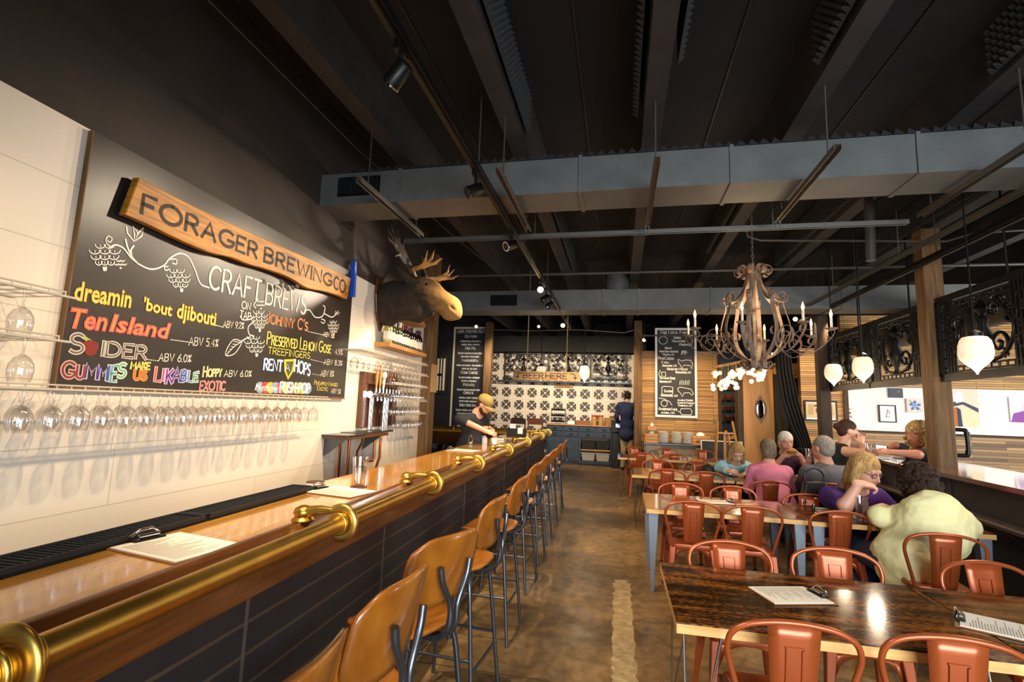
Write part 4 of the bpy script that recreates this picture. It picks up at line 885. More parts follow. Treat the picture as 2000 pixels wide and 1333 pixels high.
# ---- moose: local x out of the wall, y along it (away from the viewer), z up
q = bx(741, 598, XW)
mo = thing('moose_mount', 'dark stuffed moose head with broad antlers mounted on the white wall', 'moose head', BF(XW, q[1]+.02, q[2]+.04), BA)
MB().prism([(-.17, .27), (.17, .27), (.19, .07), (.14, -.14), (.04, -.29), (0, -.35), (-.04, -.29), (-.14, -.14), (-.19, .07)], (0, 0, 0), (0, 1, 0), (0, 0, 1), NX, .035).build('wall_plaque', 'bar_trim', mo, 0, .008)
hd = [('e', (.12, 0, .0), (.14, .17, .27), rotm('Y', 12), 0), ('c', (.15, 0, .04), (.5, 0, .14), .19, .16, .08), ('e', (.14, 0, -.12), (.10, .10, .16), None, .08), ('c', (.2, 0, -.06), (.5, 0, -.06), .14, .11, .08), ('c', (.5, 0, .15), (.62, 0, .14), .16, .135, .06),
      ('c', (.62, 0, .13), (.88, 0, -.02), .13, .10, .06), ('e', (.90, 0, -.06), (.13, .10, .115), rotm('Y', 42), .06), ('e', (.95, 0, -.13), (.075, .09, .075), rotm('Y', 60), .04), ('e', (.86, 0, -.17), (.07, .065, .04), rotm('Y', 15), .04), ('c', (.62, 0, .05), (.82, 0, -.10), .08, .05, .05),
      ('e', (.55, .11, .20), (.06, .05, .05), None, .03), ('e', (.55, -.11, .20), (.06, .05, .05), None, .03), ('c', (.34, 0, -.08), (.50, 0, -.16), .12, .08, .08), ('c', (.48, 0, -.12), (.62, 0, -.12), .09, .06, .06),
      ('c', (.43, -.13, .22), (.36, -.22, .31), .05, .045, .03), ('c', (.36, -.22, .31), (.30, -.29, .37), .045, .012, .02), ('c', (.43, .13, .22), (.36, .22, .31), .05, .045, .03), ('c', (.36, .22, .31), (.30, .29, .37), .045, .012, .02),
      ('e', (.95, -.10, -.09), (.05, .02, .018), rotm('Y', 42), -.012), ('e', (.95, .10, -.09), (.05, .02, .018), rotm('Y', 42), -.012), ('c', (.99, 0, -.135), (.86, 0, -.13), .012, .006, -.012)]
hm_ = sculpt_obj('head', hd, .011, 'moose', mo)
for s in (-1, 1): MB().ell((.62, s*.136, .185), (.022, .016, .022), 12).build('eye', K('eye_black', '#050404', .08), mo)
# antler: rear palm and brow palm, each a slab with tines
def antler(s):
    base = np.array((.46, s*.20, .33)); pr = [('c', (.46, s*.06, .27), base, .036, .03, .02)]
    d = unit((-.22, s*.62, .60)); n_ = unit(np.cross(d, (0, s*.6, -.5))); w_ = np.cross(n_, d); M_ = np.array([n_, d, w_]).T; pc = base+d*.27
    pr += [('c', base, base+d*.12, .032, .04, .03), ('e', pc, (.022, .21, .10), M_, .03)]
    for a, b, ln in ((.15, .06, .17), (.19, .02, .18), (.20, -.03, .17), (.15, -.08, .15), (.04, -.10, .13), (.02, .09, .12)):
        p0 = pc+d*a*.8+w_*b; dr_ = unit(d*(a+.02)+w_*b*1.6); pr += [('c', p0, p0+dr_*ln*.6, .022, .013, .02), ('c', p0+dr_*ln*.6, p0+dr_*ln+n_*.02, .013, .004, .01)]
    o = sculpt_obj('antler', pr, .009, 'antler', mo, 1); brow = []; b0 = base+np.array((.02, s*.02, .02))
    f1 = b0+np.array((.14, s*.06, .02)); brow += [('c', b0, f1, .03, .024, .02), ('c', f1, f1+np.array((.08, s*.05, .02)), .026, .022, .02)]
    for d_, e_ in (((.13, s*.02, .10), (.03, 0, .10)), ((.20, s*.08, .02), (.08, s*.02, .05)), ((.08, s*.12, .06), (.03, s*.03, .10)), ((.17, s*-.03, .04), (.08, s*-.02, .07))):
        b1 = f1+np.array(d_)*.8; brow += [('c', f1, b1, .022, .014, .02), ('c', b1, b1+np.array(e_), .014, .005, .01)]
    sculpt_obj('brow_tine', brow, .008, 'antler_tip', o, 1)
antler(-1); antler(1)

# ================================================================== back of the room
def chalk_lines(parent, rows, O, U, V, N_, m_='chalk', t=.0012, name='lettering', kw=.1):
    for (s, x, y, hgt, wmax, sm) in rows:
        ls, W = strokes(s, .2, sm); k = min(hgt, wmax/W) if wmax else hgt; b = MB(); x_ = x-W*k/2*0
        for l in ls: b.ribbon([(x_+p[0]*k*(wmax/W/k if wmax else 1), y+p[1]*hgt) for p in l], max(.011, hgt*kw), O, U, V, N_, t)
        b.build(name, m_, parent, 0, fixn=False)
# tall left menu board
y_ = 13.37; a, b_ = ony(893, 641, y_), ony(946, 886, y_); c = ony(956, 643, y_); wd = c[0]-a[0]; ht = a[2]-b_[2]
m1 = thing('menu_board', 'tall framed pizza menu board behind the bartender', 'menu board', (a[0]-.06, 13.4, b_[2]))
MB().box((0, -.02, 0), (wd, 0, ht)).build('board', 'board2', m1, 0)
MB().box((-.03, -.035, -.03), (.02, 0, ht+.03)).box((wd-.02, -.035, -.03), (wd+.03, 0, ht+.03)).box((.02, -.035, -.03), (wd-.02, 0, .02)).box((.02, -.035, ht-.02), (wd-.02, 0, ht+.03)).build('frame', 'cream', m1, 0)
T1 = ['Large wood fired pizzas', '', 'Du Mush', 'Mushrooms mozzarella', 'garlic cream truffle', '', 'Fire Pig', 'Bacon sausage pulled pork', 'red onion chili sauce', '', 'Margherita', 'Fresh mozzarella tomato basil', 'olive oil sea salt', '', 'Four Cheese', 'Smoked gouda cheddar', 'fontina parmesan', '', 'Potato', 'Roast potato bacon leek', 'Greens', 'Arugula goat cheese', 'sweet corn balsamic', '', 'Build your own', 'Sauce cheese and toppings', 'pepperoni peppers olives', '', 'House Special', 'Ask at the bar', 'for the pie of the day', '', 'Sweet', 'Apple crisp pizza', 'caramel cream']
rows = []; y = ht-.12; big = {0, 2, 6, 10, 14, 18, 20, 24, 28, 32}
for i, s in enumerate(T1):
    if not s: y -= .025; continue
    hgt = .075 if i in big else .045; ls, W = strokes(s, .2, .8); wm = min(wd*(.8 if i not in big else (.84 if i == 0 else .5)), W*hgt*.95); x = (wd-wm)/2; rows.append((s, x, y, hgt, wm, .8)); y -= hgt+.05
chalk_lines(m1, rows, (0, -.02, 0), (1, 0, 0), (0, 0, 1), (0, -1, 0))
bb = MB().box((wd/2-.46*wd, -.0215, ht-.145), (wd/2+.46*wd, -.0205, ht-.14)).box((wd/2-.46*wd, -.0215, ht-.03), (wd/2+.46*wd, -.0205, ht-.025)); bb.build('header_rule', 'chalk', m1, 0)
# framed striped print left of it
a, b_ = ony(848, 702, y_), ony(868, 762, y_); fp = thing('framed_print', 'dark framed picture with black and cream stripes beside the wooden post', 'picture', (a[0]-.35, 13.4, b_[2]-.12))
MB().box((0, -.04, 0), (.78, 0, 1.1)).build('frame', 'black', fp, 0); MB().box((.08, -.045, .1), (.7, -.04, 1.0)).build('stripe_print', 'cream', fp, 0)
s_ = MB()
for x in (.42, .52, .6): s_.box((x, -.049, .1), (x+.04, -.045, 1.0))
s_.box((.46, -.049, .5), (.6, -.045, .58)); s_.build('stripes', 'black', fp, 0)
# iron grilles
def scroll_panel(name, label, w_, h_, m_='black_metal', group=None, dense=1, r=.012, parts=True):
    t = thing(name, label, 'iron panel', (0, 0, 0), 0, group); f = MB()
    for (a, b) in (((0, 0, 0), (w_, 0, 0)), ((0, 0, h_), (w_, 0, h_)), ((0, 0, 0), (0, 0, h_)), ((w_, 0, 0), (w_, 0, h_))): f.beam(a, b, r*3, r*3)
    f.build('outer_frame', m_, t, 0); i_ = MB(); q = .11*h_
    for k in (q*.45, q): i_.tube([(k, 0, k), (w_-k, 0, k), (w_-k, 0, h_-k), (k, 0, h_-k)], r*.6, 6, True)
    for x in np.arange(q, w_-q, h_*.12): i_.tube([(x, 0, q*.45), (x, 0, q)], r*.6, 6).tube([(x, 0, h_-q), (x, 0, h_-q*.45)], r*.6, 6)
    for z in np.arange(q, h_-q, h_*.12): i_.tube([(q*.45, 0, z), (q, 0, z)], r*.6, 6).tube([(w_-q, 0, z), (w_-q*.45, 0, z)], r*.6, 6)
    i_.build('inner_grid', m_, t, 60); cx = w_/2; s = MB()
    def spiral(c, r0, r1, a0, turns, sx=1):
        return [(c[0]+sx*(r0+(r1-r0)*k/30)*math.cos(a0+turns*2*math.pi*k/30), 0, c[1]+(r0+(r1-r0)*k/30)*math.sin(a0+turns*2*math.pi*k/30)) for k in range(31)]
    for sx in (-1, 1):
        for (dx, z, R_, a0, tn) in ((.16, .32, .16, -1.2, 1.4), (.30, .62, .15, 2.4, -1.3), (.12, .72, .11, 0, 1.3), (.42, .30, .10, 1, 1.2), (.44, .78, .09, 3, -1.2)):
            s.tube(spiral((cx+sx*dx*h_*w_/h_*.9, z*h_), R_*h_, .02*h_, a0, tn, sx), r, 6)
        s.tube(spl([np.array(p) for p in ((cx, 0, .12*h_), (cx+sx*.2*w_, 0, .2*h_), (cx+sx*.3*w_, 0, .5*h_), (cx+sx*.15*w_, 0, .85*h_))], 5), r*1.1, 6)
    s.build('scrolls', m_, t, 60); u = MB()
    u.lathe([(.05*h_, .12*h_), (.03*h_, .2*h_), (.08*h_, .3*h_), (.1*h_, .42*h_), (.04*h_, .55*h_), (.06*h_, .62*h_), (.02*h_, .68*h_), (.09*h_, .75*h_), (.0, .88*h_)], (cx, 0, 0), 12); u.build('urn_motif', m_, t)
    l = MB()
    for sx in (-1, 1):
        for (dx, z) in ((.12, .7), (.2, .8), (.28, .72), (.3, .35), (.2, .2), (.36, .5), (.4, .68), (.1, .9)):
            for k in range(5):
                a = k*2*math.pi/5; l.ell((cx+sx*dx*w_+.035*h_*math.cos(a), 0, z*h_+.035*h_*math.sin(a)), (.03*h_, .014, .02*h_), 8, rotm('Y', -math.degrees(a)))
    l.build('leaf_clusters', m_, t); return t
gw = 1.18; xs = [-3.62, -2.3, -1.02]
for i, (px, lab) in enumerate(((985, 'left of three black scrolled iron panels above the tile wall shelf'), (1070, 'middle of three black scrolled iron panels, behind the hanging sign'), (1153, 'right of three black scrolled iron panels above the tile wall shelf'))):
    p = ony(px, 742, 15.2); g = scroll_panel('iron_panel', lab, 1.2 if i < 2 else 1.05, .80, group='iron panels above the tile wall'); g.location = (p[0], 15.2, p[2]+.035)
p0, p1 = ony(972, 744, 15.1), ony(1232, 749, 15.1)
tag(MB().box((p0[0], 15.06, p0[2]-.01), (p1[0], 15.295, p0[2]+.03)).build('wall_shelf', 'dark_metal', smooth=0), 'thin dark shelf along the tile wall carrying iron panels', 'shelf')
# restroom sign
p = ony(1082, 751, 15.27); p1 = ony(1119, 758, 15.27)
rs = thing('restroom_sign', 'small wooden restroom sign on the flower tile wall', 'sign', (p[0], 15.29, p1[2])); w_, h_ = p1[0]-p[0], p[2]-p1[2]
MB().box((0, -.03, 0), (w_, 0, h_)).build('plank', 'plywood', rs, 0)
chalk_lines(rs, [('Restroom', w_*.24, h_*.25, h_*.45, w_*.7, .8)], (0, -.03, 0), (1, 0, 0), (0, 0, 1), (0, -1, 0), 'sign_ink')
MB().ribbon([(w_*.2, h_*.5), (w_*.05, h_*.5), (w_*.1, h_*.62)], .014, (0, -.03, 0), (1, 0, 0), (0, 0, 1), (0, -1, 0), .0012).build('arrow', 'sign_ink', rs, 0, fixn=False)
# BEER HERE hanging sign
yb = 9.6; a, b_, c, d_ = ony(1003, 725, yb), ony(1003, 742, yb), ony(1134, 726, yb), ony(1134, 743, yb)
bs = thing('beer_here_sign', 'wooden sign reading BEER HERE hung from two rods over the bar end', 'sign', (a[0], yb, b_[2])); w_, h_ = c[0]-a[0], a[2]-b_[2]
MB().box((0, -.02, 0), (w_, .02, h_)).build('plank', K('sign_tan', '#b08a58', .6, col2='#96703f', scale=4, stretch=(1.5, 1, 16)), bs, 0, .003)
chalk_lines(bs, [('BEER', w_*.155, h_*.2, h_*.6, w_*.30, 1), ('HERE', w_*.49, h_*.2, h_*.6, w_*.31, 1)], (0, -.02, 0), (1, 0, 0), (0, 0, 1), (0, -1, 0), 'sign_ink', kw=.17)
ab = MB().ribbon([(w_*.13, h_*.78), (w_*.09, h_*.75), (w_*.07, h_*.6), (w_*.07, h_*.35)], .016, (0, -.02, 0), (1, 0, 0), (0, 0, 1), (0, -1, 0), .0012).prism([(w_*.04, h_*.4), (w_*.07, h_*.18), (w_*.10, h_*.4)], (0, -.0205, 0), (1, 0, 0), (0, 0, 1), (0, -1, 0), .001)
ab.build('arrow', 'sign_ink', bs, 0, fixn=False)
ab = MB().ribbon([(w_*.85, h_*.8), (w_*.90, h_*.75), (w_*.925, h_*.6), (w_*.925, h_*.35)], .016, (0, -.02, 0), (1, 0, 0), (0, 0, 1), (0, -1, 0), .0012).prism([(w_*.89, h_*.4), (w_*.925, h_*.15), (w_*.96, h_*.4)], (0, -.0205, 0), (1, 0, 0), (0, 0, 1), (0, -1, 0), .001)
ab.build('arrow', 'sign_ink', bs, 0, fixn=False)
for fx, px, py in ((.2, 1040, 535), (.79, 1107, 520)): MB().cyl((w_*fx, 0, h_), (w_*fx+.02, 0, 4.3-b_[2]), .011, n=8).build('hanging_rod', K('rod_gold', '#a48a50', .5, .3), bs)
# pendant lamps
def pendant(px, py_top, py_bot, px_w, y, label, glow='shade_glow', e=12):
    p0, p1 = ony(px, py_top, y), ony(px, py_bot, y); r = abs(ony(px+px_w/2, py_top, y)[0]-p0[0])*.93; h_ = p0[2]-p1[2]
    t = thing('pendant_lamp', label, 'pendant lamp', (p0[0], y, p1[2]), 0, 'acorn shaped glass pendants')
    prof = [(0, 0), (.06*r, .02*h_), (.12*r, .08*h_), (.3*r, .16*h_), (.62*r, .27*h_), (.9*r, .40*h_), (r, .55*h_), (.97*r, .75*h_), (.86*r, .9*h_), (.7*r, .98*h_), (.5*r, h_)]
    MB().lathe(prof, n=32).build('glass_shade', glow, t); MB().lathe([(.5*r, h_*.985), (.5*r, h_*1.1), (.25*r, h_*1.16), (0, h_*1.2)], n=20).build('cap', 'black_metal', t)
    MB().cyl((0, 0, h_*1.15), (0, 0, 4.3-p1[2]), .008, n=6).build('stem', 'black_metal', t)
    light('POINT', (p0[0], y, p1[2]-.08), e, (1, .82, .6), size=.06); return t
pendant(1057, 716, 745, 20, 10.3, 'acorn shaped glass pendant behind the hanging sign')
pendant(1142, 715, 748, 22, 9.2, 'acorn shaped glass pendant at the right end of the hanging sign')
pendant(1627, 712, 755, 37, 7.6, 'leftmost of three glowing acorn pendants above the counter', e=10)
pendant(1684, 698, 749, 43, 6.4, 'middle of three glowing acorn pendants above the counter', e=10)
pendant(1903, 658, 732, 69, 4.75, 'largest glowing acorn pendant, right of the timber post', e=10)
# high chairs
def highchair(px, m_, label):
    p = ony(px, 815, 14.4); t = thing('high_chair', label, 'high chair', (p[0], 14.4, 0), 0, 'wooden high chairs under the tile wall')
    for sx in (-1, 1):
        for sy in (-1, 1): MB().tube([(sx*.27, sy*.25, 0), (sx*.2, sy*.17, .78)], .022, 8).build('leg', m_, t)
        MB().tube([(sx*.2, .17, .5), (sx*.21, .18, 1.25)], .022, 8).build('back_post', m_, t); MB().beam((sx*.2, -.18, .95), (sx*.21, .18, .97), .04, .03).build('arm', m_, t, 0)
    MB().box((-.2, -.17, .70), (.2, .17, .73)).build('seat', m_, t, 0); MB().prism([(-.24, 1.10), (.24, 1.10), (.17, 1.28), (-.17, 1.28)], (0, .16, 0), (1, 0, 0), (0, 0, 1), (0, 1, 0), .03).build('backrest', m_, t, 0)
    MB().beam((-.24, -.22, .3), (.24, -.22, .3), .03, .03).beam((-.2, -.19, .95), (.2, -.19, .95), .04, .03).build('front_bar', m_, t, 0)
highchair(1010, K('hc_dark', '#2a1a10', .4), 'dark wooden high chair under the tile wall'); highchair(1044, K('hc_red', '#5a2f14', .4), 'reddish wooden high chair beside the dark one')
# blue service cabinet
p0, p1 = ony(1062, 905, 14.7), ony(1197, 912, 14.7); cx0, cx1 = p0[0]+.05, p1[0]-.02; cw = cx1-cx0; chh = 1.14
cb_ = thing('service_cabinet', 'long blue grey service cabinet with drawers and open bin shelves', 'cabinet', (cx0, 14.75, 0))
sp_ = cw*.5
MB().box((0, .02, .08), (sp_, .5, chh-.03)).box((sp_, .46, .08), (cw, .5, chh-.03)).box((sp_, .02, .76), (cw, .5, chh-.03)).box((sp_, .02, .05), (cw, .5, .13)).box((cw-.06, .0, .05), (cw, .5, chh-.03)).box((sp_, 0, .05), (sp_+.06, .5, chh-.03)).box((0, .05, 0), (cw, .45, .08)).build('body', 'blue_cab', cb_, 0)
MB().box((-.03, -.03, chh-.03), (cw+.03, .5, chh)).build('worktop', 'plywood', cb_, 0, .004)
MB().box((sp_+.06, .03, .42), (cw-.06, .46, .45)).box((sp_+.06, .40, .13), (cw-.06, .455, .76)).build('bin_shelf', 'plywood', cb_, 0)
for i in range(2):
    x = .05+i*sp_*.5; dr = MB().box((x, 0, .12), (x+sp_*.5-.08, .03, .76)).build('door', 'blue_cab', cb_, 0); MB().box((x+.06, -.01, .18), (x+sp_*.5-.14, 0, .7)).build('door_panel', 'blue_cab', dr, 0, .006)
for i in range(2):
    for j in range(4):
        x = .04+(j % 4)*cw/4; z = .80+i*.155; dw = MB().box((x, -.005, z), (x+cw/4-.06, .03, z+.135)).build('drawer', 'blue_cab', cb_, 0, .004)
        xm = x+cw/8-.03; MB().tube([(xm-.05, -.008, z+.075), (xm-.03, -.03, z+.06), (xm+.03, -.03, z+.06), (xm+.05, -.008, z+.075)], .009, 6).build('pull', 'black_metal', dw)
def bin_(x, z, m_, label):
    w2 = (cw-sp_-.16)/4; t = thing('bin', label, 'bin', (cx0+x, 14.98, z)); MB().hexa([(-w2*.85, -.18, 0), (w2*.85, -.18, 0), (w2*.85, .15, 0), (-w2*.85, .15, 0)], [(-w2, -.2, .21), (w2, -.2, .21), (w2, .17, .21), (-w2, .17, .21)]).build('tub', m_, t, 0, .01)
    MB().box((-w2*1.03, -.21, .205), (w2*1.03, .18, .23)).build('rim', m_, t, 0, .006)
K('bin_grey', '#9a9690', .5)
q = (cw-sp_-.12)/4
bin_(sp_+.06+q, .451, 'black', 'left black tub on the cabinet upper shelf'); bin_(sp_+.06+3*q, .451, 'black', 'right black tub on the cabinet upper shelf'); bin_(sp_+.06+q, .131, 'bin_grey', 'left grey tub on the cabinet bottom shelf'); bin_(sp_+.06+3*q, .131, 'bin_grey', 'right grey tub on the cabinet bottom shelf')
zt = chh+.001
t = thing('utensil_rack', 'tiered rack of dark utensils on the blue cabinet', 'rack', (cx0+.3, 15.0, zt))
for k in range(3):
    MB().box((-.22+.02*k, -.16+.06*k, .17*k+.02), (.22-.02*k, .12, .17*k+.035)).build('tier', 'white', t, 0); u = MB()
    for i in range(7): u.ell((-.17+i*.057, -.06+.06*k, .17*k+.07), (.03, .06, .045), 8)
    u.build('utensils', 'black', t)
MB().box((-.22, .1, 0), (-.2, .13, .45)).box((.2, .1, 0), (.22, .13, .45)).build('uprights', 'dark_metal', t, 0)
for x, m_, lab, w2, h_ in ((.72, 'white', 'white paper stack beside the utensil rack', .12, .1), (1.02, 'clip_wood', 'low brown wooden box on the blue cabinet', .22, .12)):
    tag(frame_it(MB().box((-w2, -.1, 0), (w2, .1, h_)).build('small_box', m_, smooth=0, bev=.006), (cx0+x, 15.0, zt)), lab, 'box')
for x, lab in ((1.36, 'left clear jar with red lid on the blue cabinet'), (1.55, 'right clear jar with red lid on the blue cabinet')):
    t = thing('jar', lab, 'jar', (cx0+x, 15.0, zt)); MB().lathe([(.075, 0), (.08, .02), (.08, .22), (.06, .26)], n=18).build('glass_body', K('jar_glass', '#b08a50', .2), t); MB().lathe([(.085, .25), (.085, .29), (0, .29)], n=18).build('lid', K('jar_red', '#c03a30', .5), t)
t = thing('wicker_basket', 'tan wicker basket at the right end of the blue cabinet', 'basket', (cx0+1.83, 15.0, zt)); bw = MB()
for k in range(8): bw.tube([(.15*math.cos(a)*(1+.02*k), .12*math.sin(a)*(1+.02*k), .015+.028*k) for a in np.linspace(0, 2*math.pi, 21)[:-1]], .016, 6, True)
bw.build('weave', K('wicker', '#b08848', .8), t); MB().box((-.14, -.1, 0), (.14, .1, .02)).build('base', 'wicker', t, 0)
t = thing('payment_terminal', 'dark register screen on a stand beside the cabinet', 'screen', (ony(1207, 815, 14.6)[0], 14.6, 0)); MB().box((-.16, -.14, 0), (.16, .14, .95)).build('stand', 'black', t, 0, .01); MB().box((-.18, -.1, .98), (.16, .1, 1.32)).build('monitor', 'black', t, 0, .01); MB().box((-.06, -.104, 1.12), (.1, -.1, 1.22)).build('display', K('screen_blue', '#b8c8ff', .3, emit=1.2), t, 0); MB().cyl((0, 0, .94), (0, 0, 1.0), .05).build('neck', 'black', t)
# right menu board on the slat wall
y_ = 13.0; a, b_, c = ony(1282, 643, y_), ony(1282, 812, y_), ony(1358, 643, y_); wd = c[0]-a[0]; ht = a[2]-b_[2]
m2 = thing('menu_board', 'white framed chalk menu board of local farms on the slatted wall', 'menu board', (a[0], 13.07, b_[2]))
MB().box((0, -.02, 0), (wd, 0, ht)).build('board', 'board2', m2, 0)
MB().box((-.03, -.04, -.03), (.02, 0, ht+.03)).box((wd-.02, -.04, -.03), (wd+.03, 0, ht+.03)).box((.02, -.04, -.03), (wd-.02, 0, .02)).box((.02, -.04, ht-.02), (wd-.02, 0, ht+.03)).build('frame', 'white', m2, 0)
R2 = [('Our Local Farms', .1, .945, .04, .75), ('Serio', .45, .885, .032, .18), ('Tomatoes', .40, .845, .032, .34), ('Preston', .6, .805, .03, .3), ('Organic', .22, .765, .028, .18), ('Whole Grain Milling Co', .08, .725, .028, .48), ('Welcome, MN', .16, .69, .026, .3),
      ('PineCreek', .05, .64, .04, .4), ('Farm', .14, .595, .035, .18), ('Rushford, MN', .16, .56, .028, .36), ('Ridgeview Honey', .28, .52, .032, .52), ('Rochester, MN', .5, .485, .028, .38), ('Townline Edge', .08, .415, .03, .4), ('Oronoco, MN', .08, .375, .028, .3),
      ('Sayers', .2, .265, .032, .22), ('Rochester, MN', .12, .215, .028, .42), ('Amablu Cheese', .54, .17, .024, .38), ('Caves of Faribault', .54, .14, .022, .42), ('Faribault, MN', .56, .11, .022, .34), ('Gwassenrad Farms', .06, .06, .034, .46), ('Altura, MN', .12, .02, .03, .34)]
chalk_lines(m2, [(s, x*wd, y*ht+.01, h_*ht*.8, w_*wd, .75) for s, x, y, h_, w_ in R2], (0, -.02, 0), (1, 0, 0), (0, 0, 1), (0, -1, 0))
dr = MB()
def d2(pts, wdt=.012): dr.ribbon([(p[0]*wd, p[1]*ht) for p in pts], wdt, (0, -.02, 0), (1, 0, 0), (0, 0, 1), (0, -1, 0), .0012)
d2([(.18+.11*math.cos(a), .87+.045*math.sin(a)) for a in np.linspace(0, 6.3, 20)]); d2([(.18, .915), (.2, .94), (.26, .945)])
d2([(.12+.01*math.sin(k), .49+.0*k) for k in range(2)]); d2([(.14, .5), (.24, .5), (.24, .45), (.14, .45), (.14, .5)]); d2([(.12, .44), (.06, .47), (.1, .52)])
d2([(.56, .65), (.66, .63), (.76, .645), (.88, .64), (.93, .6), (.9, .54), (.86, .58), (.7, .585), (.66, .54), (.62, .58), (.56, .62), (.56, .65)])
d2([(.14, .325), (.2, .335), (.34, .335), (.42, .325), (.42, .25), (.34, .24), (.2, .24), (.14, .25), (.14, .325)]); d2([(.55, .32), (.62, .33), (.88, .31), (.94, .26), (.9, .24), (.84, .27), (.7, .265), (.66, .22), (.62, .26), (.55, .29), (.55, .32)])
d2([(.20+.08*math.cos(a), .14+.035*math.sin(a)) for a in np.linspace(0, 6.3, 16)]); d2([(.06, .2), (.2, .19), (.34, .16), (.4, .12)]); d2([(.54, .055), (.60, .05), (.62, .085), (.86, .09), (.9, .06), (.88, .02), (.64, .02), (.60, .045)])
for k in range(6): d2([(.6+k*.045, .36), (.61+k*.045, .40+.01*(k % 2))]); d2([(.64+k*.03, .70+.012*(k % 3)), (.66+k*.02, .75)])
dr.build('chalk_drawings', 'chalk', m2, 0, fixn=False)
# grey sideboard with plates and crates
sx0, sx1 = ony(1258, 855, 12.4)[0], ony(1396, 855, 12.4)[0]; sw = sx1-sx0; shh = .86
sb = thing('sideboard', 'grey painted antique sideboard under the slatted wall menu board', 'sideboard', (sx0, 12.42, 0))
MB().box((0, .02, .1), (sw, .55, shh-.03)).build('body', 'grey_cab', sb, 0); MB().box((-.02, -.02, shh-.03), (sw+.02, .57, shh)).build('top', 'dark_metal', sb, 0, .006)
for x in (.05, sw-.1): 
    for y in (.05, .48): MB().box((x, y, 0), (x+.05, y+.05, .1)).build('foot', 'grey_cab', sb, 0)
for x in (.04, sw*.74):
    d_ = MB().box((x, 0, .13), (x+sw*.22, .03, shh-.06)).build('door', 'grey_cab', sb, 0); w2 = sw*.22
    MB().tube([(x+.05, -.003, .2), (x+w2-.05, -.003, .2), (x+w2-.05, -.003, .55)]+[(x+w2/2+(w2/2-.05)*math.cos(a), -.003, .55+.14*math.sin(a)) for a in np.linspace(.2, 2.94, 8)]+[(x+.05, -.003, .55)], .008, 5, True).build('arch_bead', 'pipe_grey', d_)
    MB().prism([(0, .05), (.025, 0), (0, -.05), (-.025, 0)], (x+w2/2, 0, .48), (1, 0, 0), (0, 0, 1), (0, -1, 0), .012).build('knob_plate', 'black_metal', d_, 0)
for z in (.14, .42):
    d_ = MB().box((sw*.27, 0, z), (sw*.72, .03, z+.25)).build('drawer', 'grey_cab', sb, 0, .004)
    for x in (sw*.37, sw*.62): MB().prism([(0, .045), (.022, 0), (0, -.045), (-.022, 0)], (x, 0, z+.13), (1, 0, 0), (0, 0, 1), (0, -1, 0), .012).build('knob_plate', 'black_metal', d_, 0)
pl = None; zt = shh+.001
for i, x in enumerate((.30, .5, .68)):
    for k in range(13):
        loc = (sx0+sw*x*.96+.02*(k == 6), 12.65+.02*(i == 1), zt+k*.021); lab = ('white bowl in the left stack on the grey sideboard', 'white bowl in the middle stack on the grey sideboard', 'white bowl in the right stack on the grey sideboard')[i]
        if pl is None: pl = tag(MB().lathe([(.07, 0), (.11, .008), (.125, .02), (.12, .02), (.0, .008)], n=20).build('plate', 'white'), lab, 'plate', 'white plates stacked on the grey sideboard'); pl.location = loc
        else: o = pl.copy(); COL.objects.link(o); o.location = loc; o['label'] = lab
def crate(x, w2, h_, label, words=None):
    t = thing('wooden_crate', label, 'crate', (sx0+x, 12.68, zt), 0, 'wooden crates on the grey sideboard')
    for z in (0, h_*.36, h_*.72):
        MB().box((-w2, -.14, z), (w2, -.125, z+h_*.3)).build('slat', 'plywood', t, 0); MB().box((-w2, .125, z), (w2, .14, z+h_*.3)).build('slat', 'plywood', t, 0)
    for s in (-1, 1): MB().box((s*w2-.012, -.14, 0), (s*w2+.012, .14, h_)).build('side', 'plywood', t, 0)
    MB().box((-w2, -.12, 0), (w2, .12, .01)).build('base', 'plywood', t, 0); MB().ell((0, 0, h_), (w2*.5, .08, .09), 10).build('paper_liner', 'white', t)
    if words: chalk_lines(t, [(words, -w2*.5, h_*.25, h_*.28, w2, 1)], (0, -.141, 0), (1, 0, 0), (0, 0, 1), (0, -1, 0), 'sign_ink')
crate(sw*.115, sw*.10, .2, 'left wooden crate with paper on the grey sideboard'); crate(sw*.83, sw*.14, .2, 'right wooden crate printed with dark letters on the grey sideboard', 'ALTURA')
t = thing('tissue_box', 'small pale wooden tissue box on the left crate', 'box', (sx0+sw*.12, 12.62, zt+.29)); MB().box((-.1, -.07, 0), (.1, .07, .1)).build('case', 'plywood', t, 0); MB().lathe([(.05, .1), (.03, .14), (.005, .18)], n=8).build('tissue', 'white', t)
# wall with cubby holes
cbm = MB(); cub = thing('cubby_panel', 'dark blue wall panel with nine small wooden cubby holes', 'wall panel', (0, 15.17, 0))
for py in (707, 735, 760) : pass
for i in range(3):
    for j in range(4):
        p = ony(1409+i*14, 757+j*20.5, 15.15); MB().box((p[0]-.08, -.03, p[2]-.08), (p[0]+.08, .02, p[2]+.08)).build('cubby', 'copper', cub, 0, .01)
